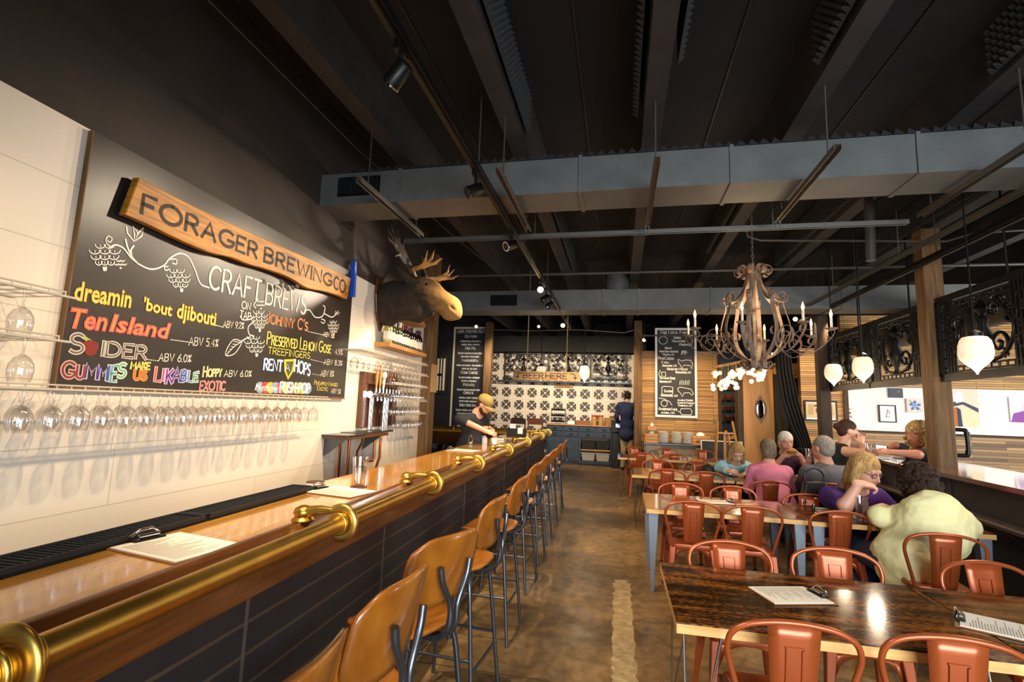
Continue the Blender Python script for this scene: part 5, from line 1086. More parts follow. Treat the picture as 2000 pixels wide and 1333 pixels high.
# easel with blank board
p = ony(1421, 880, 11.25); ez = thing('easel', 'tall wooden easel holding a black board beside the sideboard', 'easel', (p[0], 11.25, 0))
MB().beam((-.28, 0, 0), (-.17, .12, 1.45), .05, .03).build('leg', 'plywood', ez, 0); MB().beam((.34, 0, 0), (.13, .12, 1.45), .05, .03).build('leg', 'plywood', ez, 0); MB().beam((0, .38, 0), (0, .14, 1.25), .05, .03).build('leg', 'plywood', ez, 0)
MB().beam((-.16, .1, 1.2), (.16, .1, 1.2), .04, .03).build('crossbar', 'plywood', ez, 0); MB().beam((-.25, .03, .55), (.28, .03, .55), .04, .05).build('tray', 'plywood', ez, 0)
MB().beam((-.05, .04, .58), (-.03, .12, 1.2), .035, .03).beam((.10, .04, .58), (.04, .12, 1.2), .035, .03).build('mast', 'plywood', ez, 0)
t = thing('sandwich_board', 'black board with thin white edge leaning behind the easel', 'board', (p[0], 11.70, 0)); MB().hexa([(-.42, -.02, 0), (.42, -.02, 0), (.42, .02, 0), (-.42, .02, 0)], [(-.42, .2, 1.0), (.42, .2, 1.0), (.42, .24, 1.0), (-.42, .24, 1.0)]).build('panel', 'board2', t, 0); MB().beam((.42, -.03, 0), (.42, .19, 1.0), .02, .02).beam((-.42, .19, 1.0), (.42, .19, 1.0), .02, .02).beam((-.42, -.03, 0), (-.42, .19, 1.0), .02, .02).build('edge', 'white', t, 0)
# oval mirror
p = ony(1486, 800, 11.97); t = thing('oval_mirror', 'small oval mirror in ornate dark frame on the plywood panel', 'mirror', (p[0], 11.99, p[2]))
MB().tube([(.10*math.cos(a), 0, .22*math.sin(a)) for a in np.linspace(0, 2*math.pi, 29)[:-1]], .022, 8, True).ell((0, 0, .26), (.03, .02, .04)).ell((0, 0, -.26), (.03, .02, .04)).build('frame', 'rust', t); MB().ell((0, .0, 0), (.09, .008, .21), 20).build('glass', K('mirror', '#8a8478', .08, 1.), t)
# curtain
cu_ = thing('curtain', 'long black curtain tied back toward the slatted wall', 'curtain', (0, 11.1, 0)); vs = []; fs = []
rows_ = [(1514, 1543, 690), (1516, 1548, 730), (1524, 1558, 780), (1540, 1572, 830), (1558, 1583, 865), (1562, 1586, 885), (1556, 1592, 925), (1552, 1596, 975)]; n = 34
for (xa, xb, py) in rows_:
    a, b_ = ony(xa, py, 11.1), ony(xb, py, 11.1)
    for k in range(n): f = k/(n-1); vs.append((a[0]+(b_[0]-a[0])*f, .05*math.sin(f*30), a[2]))
for i in range(len(rows_)-1): fs += [(i*n+k, i*n+k+1, (i+1)*n+k+1, (i+1)*n+k) for k in range(n-1)]
o = MB().add(vs, fs).build('drape', K('velvet', '#100f10', .95), cu_, 80, fixn=False); so = o.modifiers.new('solid', 'SOLIDIFY'); so.thickness = .012
a = ony(1510, 688, 11.1); MB().tube([(a[0]-.1, 0, a[2]), (a[0]+.6, 0, a[2])], .015, 8).build('curtain_rod', 'black_metal', cu_); p = ony(1572, 878, 11.1); MB().tube([(p[0]+.13*math.cos(x), .07*math.sin(x), p[2]) for x in np.linspace(0, 6.1, 16)], .018, 6, True).build('tieback', 'velvet', cu_)
# pictures
def picture(px0, py0, px1, py1, y, label, build, fr=.03, fm='black', mount='white'):
    a, b_ = ony(px0, py1, y), ony(px1, py0, y); w_, h_ = b_[0]-a[0], b_[2]-a[2]; t = thing('picture', label, 'picture', (a[0], y+.03, a[2]), 0)
    if fr: MB().box((0, -.03, 0), (fr, 0, h_)).box((w_-fr, -.03, 0), (w_, 0, h_)).box((fr, -.03, 0), (w_-fr, 0, fr)).box((fr, -.03, h_-fr), (w_-fr, 0, h_)).build('frame', fm, t, 0)
    MB().box((fr, -.018 if fr else -.03, fr), (w_-fr, 0, h_-fr)).build('sheet' if fr else 'canvas', mount, t, 0)
    def poly(pts, col, name='painted_shape'):
        global PL; PL += 1
        MB().prism([(p[0]*w_, p[1]*h_) for p in pts], (0, (-.0182 if fr else -.0302)-.0002*(PL % 9), 0), (1, 0, 0), (0, 0, 1), (0, -1, 0), .0003).build(name, K('paint%d' % PL, col, .7), t, 0)
    build(poly); return t
PL = 0
def pic_news(q):
    q([(.06, .15), (.94, .15), (.94, .88), (.06, .88)], '#cdb488'); q([(.35, .4), (.66, .4), (.66, .62), (.35, .62)], '#6a5a44'); q([(.3, .7), (.7, .7), (.7, .78), (.3, .78)], '#4a3d2c'); q([(.12, .3), (.28, .3), (.28, .8), (.12, .8)], '#b39a6c'); q([(.72, .3), (.88, .3), (.88, .8), (.72, .8)], '#b39a6c')
picture(1572, 784, 1635, 822, 11.2, 'framed old newspaper page on the slatted wall behind the dark post', pic_news)
picture(1737, 759, 1763, 777, 11.36, 'small dark blue grey painting without frame high on the white wall', lambda q: (q([(.3, .4), (.6, .7), (.8, .5), (.5, .3)], '#5a5448'), q([(.55, .6), (.75, .8), (.8, .65)], '#8a7a60')), 0, mount=K('slate_paint', '#3c4452', .6))
def pic_flower(q):
    for k in range(5):
        a = k*1.256+.3; q([(.5, .5), (.5+.3*math.cos(a-.4), .5+.3*math.sin(a-.4)), (.5+.4*math.cos(a), .5+.4*math.sin(a)), (.5+.3*math.cos(a+.4), .5+.3*math.sin(a+.4))], '#4a78c8')
    q([(.1, .95), (.35, .6), (.42, .7)], '#5a9a40'); q([(.6, .4), (.92, .12), (.7, .42)], '#5a9a40'); q([(.2, .12), (.45, .42), (.4, .25)], '#5a9a40')
picture(1772, 780, 1802, 806, 11.36, 'small painting of a blue flower on a pink ground', pic_flower, 0, mount=K('pink_canvas', '#e8cfc4', .6))
picture(1718, 792, 1750, 825, 11.36, 'black framed line drawing on white paper on the white wall', lambda q: (q([(.35, .3), (.62, .3), (.64, .33), (.38, .33)], '#444444'), q([(.4, .33), (.44, .33), (.55, .75), (.5, .75)], '#555566'), q([(.6, .45), (.64, .45), (.6, .7), (.56, .7)], '#556688')), .02)
picture(1653, 802, 1663, 812, 11.36, 'tiny landscape photo card near the left edge of the white wall', lambda q: q([(.1, .3), (.9, .3), (.9, .7), (.1, .7)], '#6a6458'), 0)
picture(1664, 797, 1674, 817, 11.36, 'small pale vertical card on the white wall', lambda q: q([(.2, .2), (.8, .2), (.8, .8), (.2, .8)], '#d8d4cc'), 0)
def pic_abs(q):
    q([(0, 0), (.36, 0), (.34, .44), (0, .48)], '#b8652a'); q([(.3, .0), (.45, .0), (.42, .4), (.3, .46)], '#2e3a4c'); q([(.1, .45), (.5, .52), (.98, .34), (.98, .44), (.55, .58), (.1, .58)], '#3d4250'); q([(.3, .55), (.2, .7), (.35, .85), (.5, .8), (.55, .6)], '#f4f0e8'); q([(.45, .02), (.95, .02), (.95, .33), (.48, .45)], '#e4d4a8')
picture(1853, 752, 1908, 833, 11.36, 'large abstract painting of orange, navy and cream right of the post', pic_abs, 0, mount=K('canvas_tan', '#d8ccb4', .6))
picture(1975, 777, 2030, 825, 11.36, 'purple and white painting cut off by the right edge', lambda q: (q([(.0, .0), (.9, .0), (.6, .5), (.1, .35)], '#8a4a9a'), q([(.3, .3), (.8, .5), (.7, .8), (.35, .6)], '#d8c8e0')), 0, mount=K('canvas_lilac', '#ece6ee', .6))
# cluster of little globe lights
p = ony(1440, 735, 10.9); gl_ = thing('globe_light_cluster', 'hanging cluster of many small glowing globe lamps behind the chandelier', 'light cluster', (p[0], 10.9, p[2]), 0)
a, b_ = ony(1393, 718, 10.9), ony(1452, 700, 10.9)
MB().beam(a-p, b_-p+np.array((.5, 0, .05)), .04, .05).build('bar', 'plywood', gl_, 0); MB().cyl((.2, 0, .06), (.2, 0, 4.3-p[2]), .01, n=6).build('cord', 'black_metal', gl_)
for i in range(58):
    x = rng.uniform(-.52, .56); zt_ = (a-p)[2]+(x+.52)*.25; z = rng.uniform(-.26, .1)+.16*(x > 0)-.05*abs(x); y = rng.uniform(-.14, .14)
    b = MB().ell((x, y, z), (.043,)*3, 10).build('globe', 'lampglow' if i % 3 else 'shade_glow', gl_); MB().cyl((x, y, z+.03), (x, y*.3, zt_), .002, n=4).build('wire', 'brass', b)
light('POINT', (p[0], 10.6, p[2]-.35), 25, (1, .78, .5), size=.2)
# ================================================================== metal chairs
def rrect(w_, d_, r, n=5):
    out = []
    for cx, cy, a0 in ((w_-r, d_-r, 0), (-w_+r, d_-r, 90), (-w_+r, -d_+r, 180), (w_-r, -d_+r, 270)): out += ar(cx, cy, r, r, a0, a0+90, n)
    return out
def make_chair(label):
    t = thing('metal_chair', label, 'chair', (0, 0, 0), 0, 'copper red metal chairs'); R_ = rrect(.18, .175, .05); n = len(R_)
    b = MB(); rings = [(1.0, .415), (1.03, .43), (1.0, .452), (.94, .456), (.86, .446), (.3, .442)]
    vs = [(x*s, y*s, z) for s, z in rings for x, y in R_]; fs = [(i*n+k, i*n+(k+1) % n, (i+1)*n+(k+1) % n, (i+1)*n+k) for i in range(len(rings)-1) for k in range(n)]+[tuple(range((len(rings)-1)*n, len(rings)*n)), tuple(range(n))[::-1]]
    b.add(vs, fs).build('seat', 'chair', t, 50)
    ap = MB()
    for (p0, p1) in (((-.15, -.168), (.15, -.168)), ((-.15, .168), (.15, .168)), ((-.172, -.15), (-.172, .15)), ((.172, -.15), (.172, .15))):
        p0, p1 = np.array(p0), np.array(p1); m_ = [(f, .30+.115*(1-(2*f-1)**2)**.5 if 0 < f < 1 else .30) for f in np.linspace(0, 1, 11)]
        lo_ = [(*(p0+(p1-p0)*f), z) for f, z in m_]; hi_ = [(*(p0+(p1-p0)*f), .425) for f, z in m_]
        ap.add(lo_+hi_, [(i, i+1, 12+i, 11+i) for i in range(10)])
    a_ = ap.build('apron', 'chair', t, 50); sm = a_.modifiers.new('solid', 'SOLIDIFY'); sm.thickness = .006
    for sx in (-1, 1):
        for sy in (-1, 1):
            tx, ty, fx, fy = sx*.165, sy*.16, sx*.205, sy*(.20 if sy > 0 else .235); l = MB()
            def q(cx, cy, z, h_): return [(cx-h_, cy-h_, z), (cx+h_, cy-h_, z), (cx+h_, cy+h_, z), (cx-h_, cy+h_, z)]
            l.hexa(q(fx, fy, .012, .013), q(tx, ty, .43, .026)); L_ = l.build('leg', 'chair', t, 0, .006); MB().cyl((fx, fy, 0), (fx, fy, .016), .016, .015, 10).build('foot_cap', 'rubber', L_)
    arch = [(-.165, -.165, .44), (-.195, -.185, .56), (-.222, -.205, .66), (-.232, -.22, .72), (-.215, -.232, .775), (-.16, -.24, .81), (-.08, -.246, .828), (0, -.248, .833)]; arch += [(-x, y, z) for x, y, z in arch[-2::-1]]
    MB().tube(spl(arch, 4), .0115, 10).build('back_frame', 'chair', t)
    k = 9; vs = []; 
    for i in range(k):
        f = i/(k-1); z = .445+.375*f; y = -.168-.075*f-.012*math.sin(f*3.1); w_ = .072+.022*f
        vs += [(x*w_, y-.006*(1-x*x), z) for x in (-1, -.5, 0, .5, 1)]
    fs = [(i*5+j, i*5+j+1, (i+1)*5+j+1, (i+1)*5+j) for i in range(k-1) for j in range(4)]
    bp = MB().add(vs, fs).build('back_plate', 'chair', t, 60); sm = bp.modifiers.new('solid', 'SOLIDIFY'); sm.thickness = .005
    def py_(z): f = (z-.445)/.375; return -.168-.075*f-.012*math.sin(f*3.1)
    zz = (.50, .56, .62, .68, .735)
    MB().tube([(-.028, py_(z)-.008, z) for z in zz]+[(-.034, py_(.742)-.008, .742), (.034, py_(.742)-.008, .742)]+[(.028, py_(z)-.008, z) for z in zz[::-1]], .0035, 6).build('embossed_ridge', 'chair', bp)
    MB().tube([(-.03, py_(.68)+.005, .68), (-.032, py_(.745)+.005, .745), (.032, py_(.745)+.005, .745), (.03, py_(.68)+.005, .68)], .0035, 6).build('embossed_handle', 'chair', bp)
    return t
CH = [None]
def chair(x, y, rz, label):
    if CH[0] is None: CH[0] = make_chair(label); frame_it(CH[0], (x, y, 0), rz); return CH[0]
    return dup(CH[0], (x, y, 0), rz, label)
NEAR, FAR = 0, math.pi
chair(.64, 2.42, .02, 'metal chair nearest the viewer, back to us at the near table'); chair(1.20, 2.45, -.05, 'metal chair cut by the bottom right corner, back to us')
chair(.66, 3.13, FAR+.03, 'metal chair behind the near table with bright glare on its plate'); chair(1.23, 3.17, FAR-.04, 'metal chair behind the near table, just beyond its clipboard'); chair(2.0, 3.15, FAR+.12, 'metal chair behind the near table in front of the yellow top')
chair(.63, 4.98, .03, 'leftmost metal chair on the near side of the second table'); chair(1.11, 4.94, -.03, 'metal chair second from left at the second table, back to us'); chair(1.78, 5.0, .05, 'metal chair between handbag and yellow top, back to us'); chair(2.22, 4.36, -.12, 'dark metal chair the yellow topped person sits on')
chair(.66, 5.65, FAR, 'leftmost metal chair on the far side of the second table'); chair(1.2, 5.64, FAR+.05, 'metal chair in front of the pink top, facing us across second table'); chair(1.82, 5.4, FAR-.1, 'metal chair facing us behind the black handbag'); chair(2.35, 5.95, FAR-.25, 'metal chair of the purple shirted person at the second table')
chair(.64, 7.44, 0, 'leftmost metal chair on the near side of the third table'); chair(1.12, 7.40, .04, 'metal chair beside the dark hat, back to us at third table'); chair(1.74, 6.80, .02, 'metal chair the pink topped person sits on'); chair(2.45, 6.9, -.1, 'metal chair the grey shirted person sits on')
chair(.6, 8.24, FAR, 'leftmost metal chair on the far side of the third table'); chair(1.24, 8.3, FAR+.06, 'metal chair left of the pale blue cardigan, facing us'); chair(1.98, 8.5, FAR, 'metal chair of the person in pale blue cardigan'); chair(2.75, 8.45, FAR-.1, 'metal chair of the person eating a sandwich')
chair(.4, 10.02, .03, 'leftmost metal chair on the near side of the farthest table'); chair(1.0, 10.06, 0, 'metal chair right of the leftmost one at the farthest table, back to us')
chair(.31, 10.98, FAR, 'leftmost metal chair behind the farthest table'); chair(.98, 10.92, FAR, 'middle metal chair behind the farthest table'); chair(1.68, 10.98, FAR-.05, 'metal chair behind the farthest table below the easel')
# ================================================================== tables
K('table_pale', '#6b4422', .14, coat=1, col2='#96622f', scale=4, stretch=(1, 10, 1))
def table(x0, y0, x1, y1, legs, label, top='table_top', z=.73, drop=.045):
    t = thing('dining_table', label, 'table', ((x0+x1)/2, (y0+y1)/2, 0), 0, 'dark glossy dining tables'); a, b_ = (x1-x0)/2, (y1-y0)/2
    MB().box((-a, -b_, z-.006), (a, b_, z)).build('table_top', top, t, 0); MB().box((-a, -b_, z-drop), (a, b_, z-.006)).build('edge_band', 'table_edge', t, 0, .002)
    for sx in (-1, 1):
        for sy in (-1, 1):
            cx, cy = sx*(a-.05), sy*(b_-.06)
            if legs == 'hairpin':
                g = MB(); f = (cx+sx*.0, cy, 0.006)
                g.tube([(cx-sx*.14, cy, z-drop), f, (cx, cy-sy*.14, z-drop)], .006, 8).box((min(cx, cx-sx*.16), min(cy, cy-sy*.16), z-drop-.006), (max(cx, cx-sx*.16), max(cy, cy-sy*.16), z-drop)); g.build('leg', 'strut', t)
            else:
                q = lambda c0, c1, h_, zz: [(c0-h_, c1-h_, zz), (c0+h_, c1-h_, zz), (c0+h_, c1+h_, zz), (c0-h_, c1+h_, zz)]
                MB().hexa(q(cx, cy, .014, 0), q(cx-sx*.01, cy-sy*.01, .045, z-drop)).build('leg', 'grey_steel', t, 0, .003)
    return t
table(.24, 2.33, 1.50, 3.18, 'hairpin', 'glossy dark brown table nearest the viewer with a clipboard'); table(1.52, 2.31, 2.72, 3.17, 'hairpin', 'glossy dark table at the bottom right edge beside the nearest one')
table(.25, 4.85, 1.58, 5.72, 'steel', 'second row table with tapered grey steel legs, left half', 'table_pale'); table(1.60, 4.83, 2.92, 5.70, 'steel', 'second row table under the handbag and purple shirted person')
table(.18, 7.28, 1.5, 8.15, 'hairpin', 'third row table with the dark hat on it', 'table_pale'); table(1.52, 7.26, 2.9, 8.13, 'hairpin', 'third row table where four people are eating')
table(-.02, 9.8, 1.28, 10.66, 'hairpin', 'farthest pale edged table in front of the sideboard', 'table_pale'); table(1.3, 9.8, 2.4, 10.66, 'hairpin', 'farthest table behind the pale blue cardigan', 'table_pale')
# ================================================================== bar stools (local +y = towards the bar)
def make_stool(label):
    t = thing('bar_stool', label, 'bar stool', (0, 0, 0), 0, 'plywood bar stools along the bar')
    def sheet(W, D, f, n=13, m_=11, rad=.35):
        vs = []
        for i in range(m_):
            for j in range(n):
                u = -1+2*j/(n-1); v_ = -1+2*i/(m_-1)
                k = rad; ux = u*(1-k+k*math.sqrt(max(0, 1-.82*v_**4))); vx = v_*(1-k+k*math.sqrt(max(0, 1-.82*u**4))); vs.append(f(ux*W, vx*D, ux, vx))
        return vs, [(i*n+j, i*n+j+1, (i+1)*n+j+1, (i+1)*n+j) for i in range(m_-1) for j in range(n-1)]
    vs, fs = sheet(.20, .19, lambda x, y, u, v_: (x, y, .725+.012*u*u-.02*max(0, v_-.5)**2*4+.03*max(0, -v_-.4)**2)); s = MB().add(vs, fs).build('seat', 'stool_ply', t, 80); q = s.modifiers.new('solid', 'SOLIDIFY'); q.thickness = .014; q.offset = 0
    vs, fs = sheet(.205, .135, lambda x, v_, u, w_: (x, -.215-.06*(w_+.6)*.5+.05*u*u*.9, .965+v_)); s = MB().add(vs, fs).build('backrest', 'stool_ply', t, 80); q = s.modifiers.new('solid', 'SOLIDIFY'); q.thickness = .013; q.offset = 0
    for sx in (-1, 1):
        for sy in (-1, 1): MB().tube(spl([(sx*.05, sy*.10, .70), (sx*.11, sy*.12, .695), (sx*.15, sy*.14, .66), (sx*.17, sy*.16, .5), (sx*.21, sy*.205, 0)], 4), .0115, 8).build('leg', 'dark_metal', t)
        MB().tube(spl([(sx*.018, .08, .70), (sx*.018, -.10, .70), (sx*.018, -.20, .705), (sx*.02, -.255, .76), (sx*.022, -.262, .84), (sx*.07, -.262, .93), (sx*.085, -.262, .99)], 4), .0125, 8).build('back_support', 'dark_metal', t)
    c = [(-.19, -.182), (.19, -.182), (.19, .182), (-.19, .182)]
    for i in range(4): a, b_ = c[i], c[(i+1) % 4]; z = .30 if i % 2 else .24; MB().tube([(a[0], a[1], z), (b_[0], b_[1], z)], .008, 8).build('foot_rail', 'dark_metal', t)
    return t
ST = None
for i, (xb, yb_, r, lab) in enumerate(((-.80, .98, .05, 'bar stool nearest the viewer, cut off at the bottom edge'), (-.80, 1.50, -.12, 'second bar stool from the viewer with back turned to us'), (-.79, 2.08, -.42, 'third bar stool, turned so its wide back shows'), (-.80, 2.88, -.12, 'fourth bar stool from the viewer'),
     (-.80, 3.75, -.06, 'fifth bar stool from the viewer'), (-.81, 4.72, -.1, 'sixth bar stool from the viewer'), (-.81, 5.5, -.05, 'seventh bar stool from the viewer'), (-.81, 6.3, -.04, 'third bar stool from the far end'), (-.81, 7.2, 0, 'second bar stool from the far end'), (-.80, 8.2, .03, 'bar stool at the far end of the row'))):
    if ST is None: ST = make_stool(lab); frame_it(ST, BF(xb, yb_), BA+math.pi/2+r)
    else: dup(ST, BF(xb, yb_), BA+math.pi/2+r, lab)
# ================================================================== chandelier
q = ony(1474, 650, 6.05); chd = thing('chandelier', 'large rusty iron chandelier with candle bulbs hanging over the tables', 'chandelier', q)
top = 4.3-q[2]; ch = MB(); nl = int((top-.80)/.045)
for i in range(nl):
    z = .80+i*.045; a = (i % 2)*math.pi/2; ch.tube([(.011*math.cos(k)*math.cos(a), .011*math.cos(k)*math.sin(a), z+.028*math.sin(k)) for k in np.linspace(0, 6.28, 9)[:-1]], .0035, 5, True)
ch.build('chain', 'rust', chd); MB().lathe([(.05, .70), (.06, .74), (.02, .80), (0, .82)], n=16).lathe([(.06, -.40), (.075, -.36), (.06, -.32), (.02, -.3), (.02, .72)], n=16).build('spindle', 'rust', chd)
def polar(pts, a): return [(r*math.cos(a), r*math.sin(a), z) for r, z in pts]
def curl(c, r, a0, turns, n=16, sh=.75): return [(c[0]+r*(1-sh*k/n)*math.cos(a0+turns*2*math.pi*k/n), c[1]+r*(1-sh*k/n)*math.sin(a0+turns*2*math.pi*k/n)) for k in range(n+1)]
for i in range(8):
    a = math.pi/8+i*math.pi/4; up_ = (-math.sin(a), math.cos(a), 0)
    def strap(pts, m_='rust', name='rib', r=.02, par=chd, k=5): return MB().tube([np.array(p) for p in polar(spl(pts, k), a)], r, 8, flat=(.22, 1), up=up_).build(name, m_, par)
    strap([(.15, .715), (.135, .68), (.165, .66), (.195, .69), (.19, .74), (.14, .77), (.095, .75), (.075, .68), (.095, .56), (.16, .43), (.25, .34), (.32, .33), (.345, .37), (.32, .405), (.29, .385)], name='upper_rib', r=.027)
    strap([(.27, .36), (.25, .40), (.28, .44), (.32, .42), (.315, .36), (.30, .32), (.31, .25), (.345, .12), (.36, .0), (.32, -.13), (.20, -.26), (.085, -.33), (.08, -.38), (.13, -.41), (.165, -.37), (.15, -.33), (.12, -.35)], name='cage_rib', r=.026)
    arm = strap([(.30, .03), (.27, .0), (.29, -.05), (.35, -.04), (.37, .02)], name='arm', r=.016)
    MB().tube([np.array(p) for p in polar(spl([(.33, -.10), (.36, -.2), (.46, -.26), (.58, -.23), (.70, -.13), (.76, -.04), (.745, -.015), (.70, -.03), (.69, -.08), (.73, -.10)], 5), a)], .016, 8, flat=(.22, 1), up=up_).build('arm_scroll', 'rust', arm)
    MB().tube([np.array(p) for p in polar(spl([(p_[0], p_[1]) for p_ in curl((.50, -.10), .13, 3.6, -1.6, 18)], 2), a)], .014, 8, flat=(.22, 1), up=up_).build('arm_scroll', 'rust', arm)
    x, y = .735*math.cos(a), .735*math.sin(a)
    MB().lathe([(.0, -.02), (.02, -.015), (.055, .0), (.06, .008), (.02, .006), (.0, .006)], (x, y, 0), 16).build('candle_cup', 'rust', arm)
    cn = MB().cyl((x, y, .004), (x, y, .125), .0125, n=12).build('candle', 'candle', chd); MB().lathe([(.005, .122), (.013, .14), (.014, .155), (.009, .18), (.002, .205), (0, .21)], (x, y, 0), 10).build('flame_bulb', 'flame', cn)
light('POINT', (q[0], q[1], q[2]+.25), 30, (1, .75, .45), size=.35)
# ================================================================== raised counter on the right
CA = -math.atan2(.23, 3.28); o_ = np.array((3.04, 4.65))
ct = thing('raised_counter', 'long raised counter with dark panelled front running beside the timber post', 'counter', (o_[0], o_[1], 0), CA); L0, L1 = -4.2, 3.30
K('slate_panel', '#2e2c2b', .6, col2='#353230', scale=3); K('counter_wood', '#5a3216', .12, coat=1, col2='#74451f', scale=3, stretch=(8, .6, 1))
MB().box((-.01, L0, 1.055), (.95, L1, 1.10)).build('counter_top', 'counter_wood', ct, 0, .006); MB().box((.06, L0, 0), (.10, L1-.05, 1.055)).box((.06, L1-.09, 0), (.9, L1-.05, 1.055)).build('front_panel', 'slate_panel', ct, 0)
MB().box((-.10, L0, .76), (.06, L1-.1, .79)).build('ledge', 'timber_dark', ct, 0, .004)
for y in (-2.4, -1.2, 0, 1.2, 2.4): MB().box((.045, y, .0), (.06, y+.05, 1.05)).build('batten', 'slate_panel', ct, 0); MB().prism([(-.08, .76), (.06, .76), (.06, .6)], (0, y+.1, 0), (1, 0, 0), (0, 0, 1), (0, 1, 0), .012).build('ledge_bracket', 'black_metal', ct, 0)
t = thing('pipe_handle', 'black pipe rail shaped like a C on the right side of the post', 'handle', (3.71, 6.7, 0)); a, b_ = ony(1868, 840, 6.7), ony(1878, 890, 6.7)
MB().tube(spl([(-.03, 0, a[2]), (.10, 0, a[2]), (.135, 0, a[2]-.03), (.14, 0, b_[2]+.03), (.105, 0, b_[2]), (-.03, 0, b_[2])], 4), .022, 10).build('pipe', 'black_metal', t); MB().cyl((.14, 0, a[2]-.06), (.14, 0, a[2]-.02), .028).build('elbow', 'black_metal', t); MB().cyl((.14, 0, b_[2]+.02), (.14, 0, b_[2]+.06), .028).build('elbow', 'black_metal', t)
# scrolled iron panels over the counter
zt_, zb_ = onx(1700, 662, 3.55)[2], onx(1700, 748, 3.55)[2]; hh_ = .86
for i, (y0, y1, lab) in enumerate(((6.86, 8.22, 'scrolled iron panel left of the timber post above the pendants'), (8.26, 9.66, 'farthest scrolled iron panel between the two dark posts'), (5.2, 6.58, 'scrolled iron panel right of the timber post behind the largest pendant'), (3.7, 5.16, 'scrolled iron panel at the right edge of the picture'))):
    z0 = onx(1830, 738, 3.6)[2]; g = scroll_panel('iron_panel', lab, y1-y0, hh_, group='iron panels over the counter', r=.018); frame_it(g, (3.60, y0, z0), math.pi/2)
    bm = MB().beam((0, 0, -.03), (y1-y0, 0, -.03), .06, .05).beam((0, 0, hh_+.02), (y1-y0, 0, hh_+.02), .06, .05)
    for k in range(7): bm.beam((.12+.05*k if k < 4 else y1-y0-.12-.05*(k-4), 0, 0), (.12+.05*k if k < 4 else y1-y0-.12-.05*(k-4), 0, hh_), .025, .025, (1, 0, 0))
    bm.build('rail_bars', 'black_metal', g, 0); MB().ell(((y1-y0)*.62, 0, hh_*.6), (.12, .03, .2), 12).ell(((y1-y0)*.72, 0, hh_*.45), (.05, .03, .22), 12).build('figure_relief', 'black_metal', g)
    MB().cyl((.3, 0, hh_), (.3, 0, 4.3-z0), .01, n=6).build('hanger', 'black_metal', g)
# ================================================================== things on the tables
TZ = .731
def at(px, py, z=TZ): return onz(px, py, z)
c = clipboard(at(1545, 1165, TZ), math.radians(-72), 'clipboard with white menu on the nearest table', 1.0)
c = clipboard(at(1960, 1230, TZ), math.radians(62), 'clipboard on the right hand near table, partly out of the picture', 1.0)
c = clipboard(at(1398, 982, TZ), math.radians(-80), 'clipboard with brown menu on the left of the second table', 1.0); c = clipboard(at(1625, 999, TZ), math.radians(80), 'clipboard with brown menu beside the handbag', 1.0)
p = at(1592, 985); t = thing('handbag', 'black leather handbag with strap on the second table', 'handbag', p, .3)
MB().hexa([(-.18, -.07, 0), (.18, -.07, 0), (.15, .06, 0), (-.15, .06, 0)], [(-.11, -.03, .22), (.11, -.03, .22), (.11, .03, .22), (-.11, .03, .22)]).build('body', K('leather', '#1b1a1a', .4), t, 40, .02, 3)
MB().tube(spl([(-.09, 0, .2), (-.1, 0, .30), (0, 0, .35), (.1, 0, .30), (.09, 0, .2)], 5), .009, 8).build('handle', 'leather', t); MB().prism([(-.1, .21), (.1, .21), (.06, .09), (-.06, .09)], (0, -.062, 0), (1, 0, 0), (0, .16, 1), (0, -1, 0), .006).build('flap', 'leather', t, 0); MB().box((-.015, -.062, .10), (.015, -.05, .13)).build('clasp', 'chrome', t, 0)
MB().tube(spl([(.12, -.02, .1), (.2, -.05, .02), (.3, -.02, .008), (.36, .03, .008), (.26, .05, .008)], 5), .007, 6).build('strap', 'leather', t)
def specs(par, M0, col='black', s=1.):
    b = MB()
    for sx in (-1, 1): b.tube([np.array(M0(sx*.034*s+.024*s*math.cos(a), .0, .018*s*math.sin(a))) for a in np.linspace(0, 6.28, 15)[:-1]], .0026*s, 6, True); b.tube([M0(sx*.058*s, 0, .004*s), M0(sx*.074*s, -.02*s, .006*s), M0(sx*.078*s, -.10*s, .004*s)], .0024*s, 6)
    b.tube([M0(-.011*s, .002, .004*s), M0(.011*s, .002, .004*s)], .0024*s, 6); return b.build('eyeglasses', col, par)
p = at(1612, 989); t = thing('sunglasses', 'dark sunglasses lying next to the handbag', 'sunglasses', p, .6); specs(t, lambda x, y, z: (x, y, z+.024), 'black', 1.1)
for sx in (-1, 1): MB().ell((sx*.037, .001, .024), (.024, .003, .017), 10).build('lens', 'eye_black', t)
pint(at(1684, 1017), 'glass of ice water in front of the purple shirted person', s=1.35)
pint(at(1441, 925), 'water glass in front of the pale blue cardigan', s=1.1)
def napkin(px, py, z, label): 
    b = MB(); p = onz(px, py, z)
    for k in range(5): a = k*1.25; b.add([(0, 0, .004), (.09*math.cos(a), .06*math.sin(a), .002), (.08*math.cos(a+.6), .07*math.sin(a+.6), .03), (.02*math.cos(a+.9), .02*math.sin(a+.9), .05)], [(0, 1, 2, 3)])
    o = b.build('napkin', 'white', fixn=False); o.location = p; return tag(o, label, 'napkin')
napkin(1664, 1013, TZ, 'crumpled white napkin by the yellow sleeve')
def plate(p, label, r=.13): 
    t = thing('plate', label, 'plate', p); MB().lathe([(r*.55, 0), (r*.62, .004), (r, .02), (r*.98, .024), (r*.6, .01), (0, .01)], n=28).build('dish', 'white', t); return t
p = at(1556, 941); t = plate(p, 'white plate piled with green salad and bread', .15); sg = MB()
for i in range(46): a = rng.uniform(0, 6.28); r = rng.uniform(0, .11); sg.ell((r*math.cos(a), r*math.sin(a), .025+rng.uniform(0, .05)*(1-r/.13)), (.03, .02, .008), 6, rotm('X', rng.uniform(-50, 50)) @ rotm('Z', rng.uniform(0, 180)))
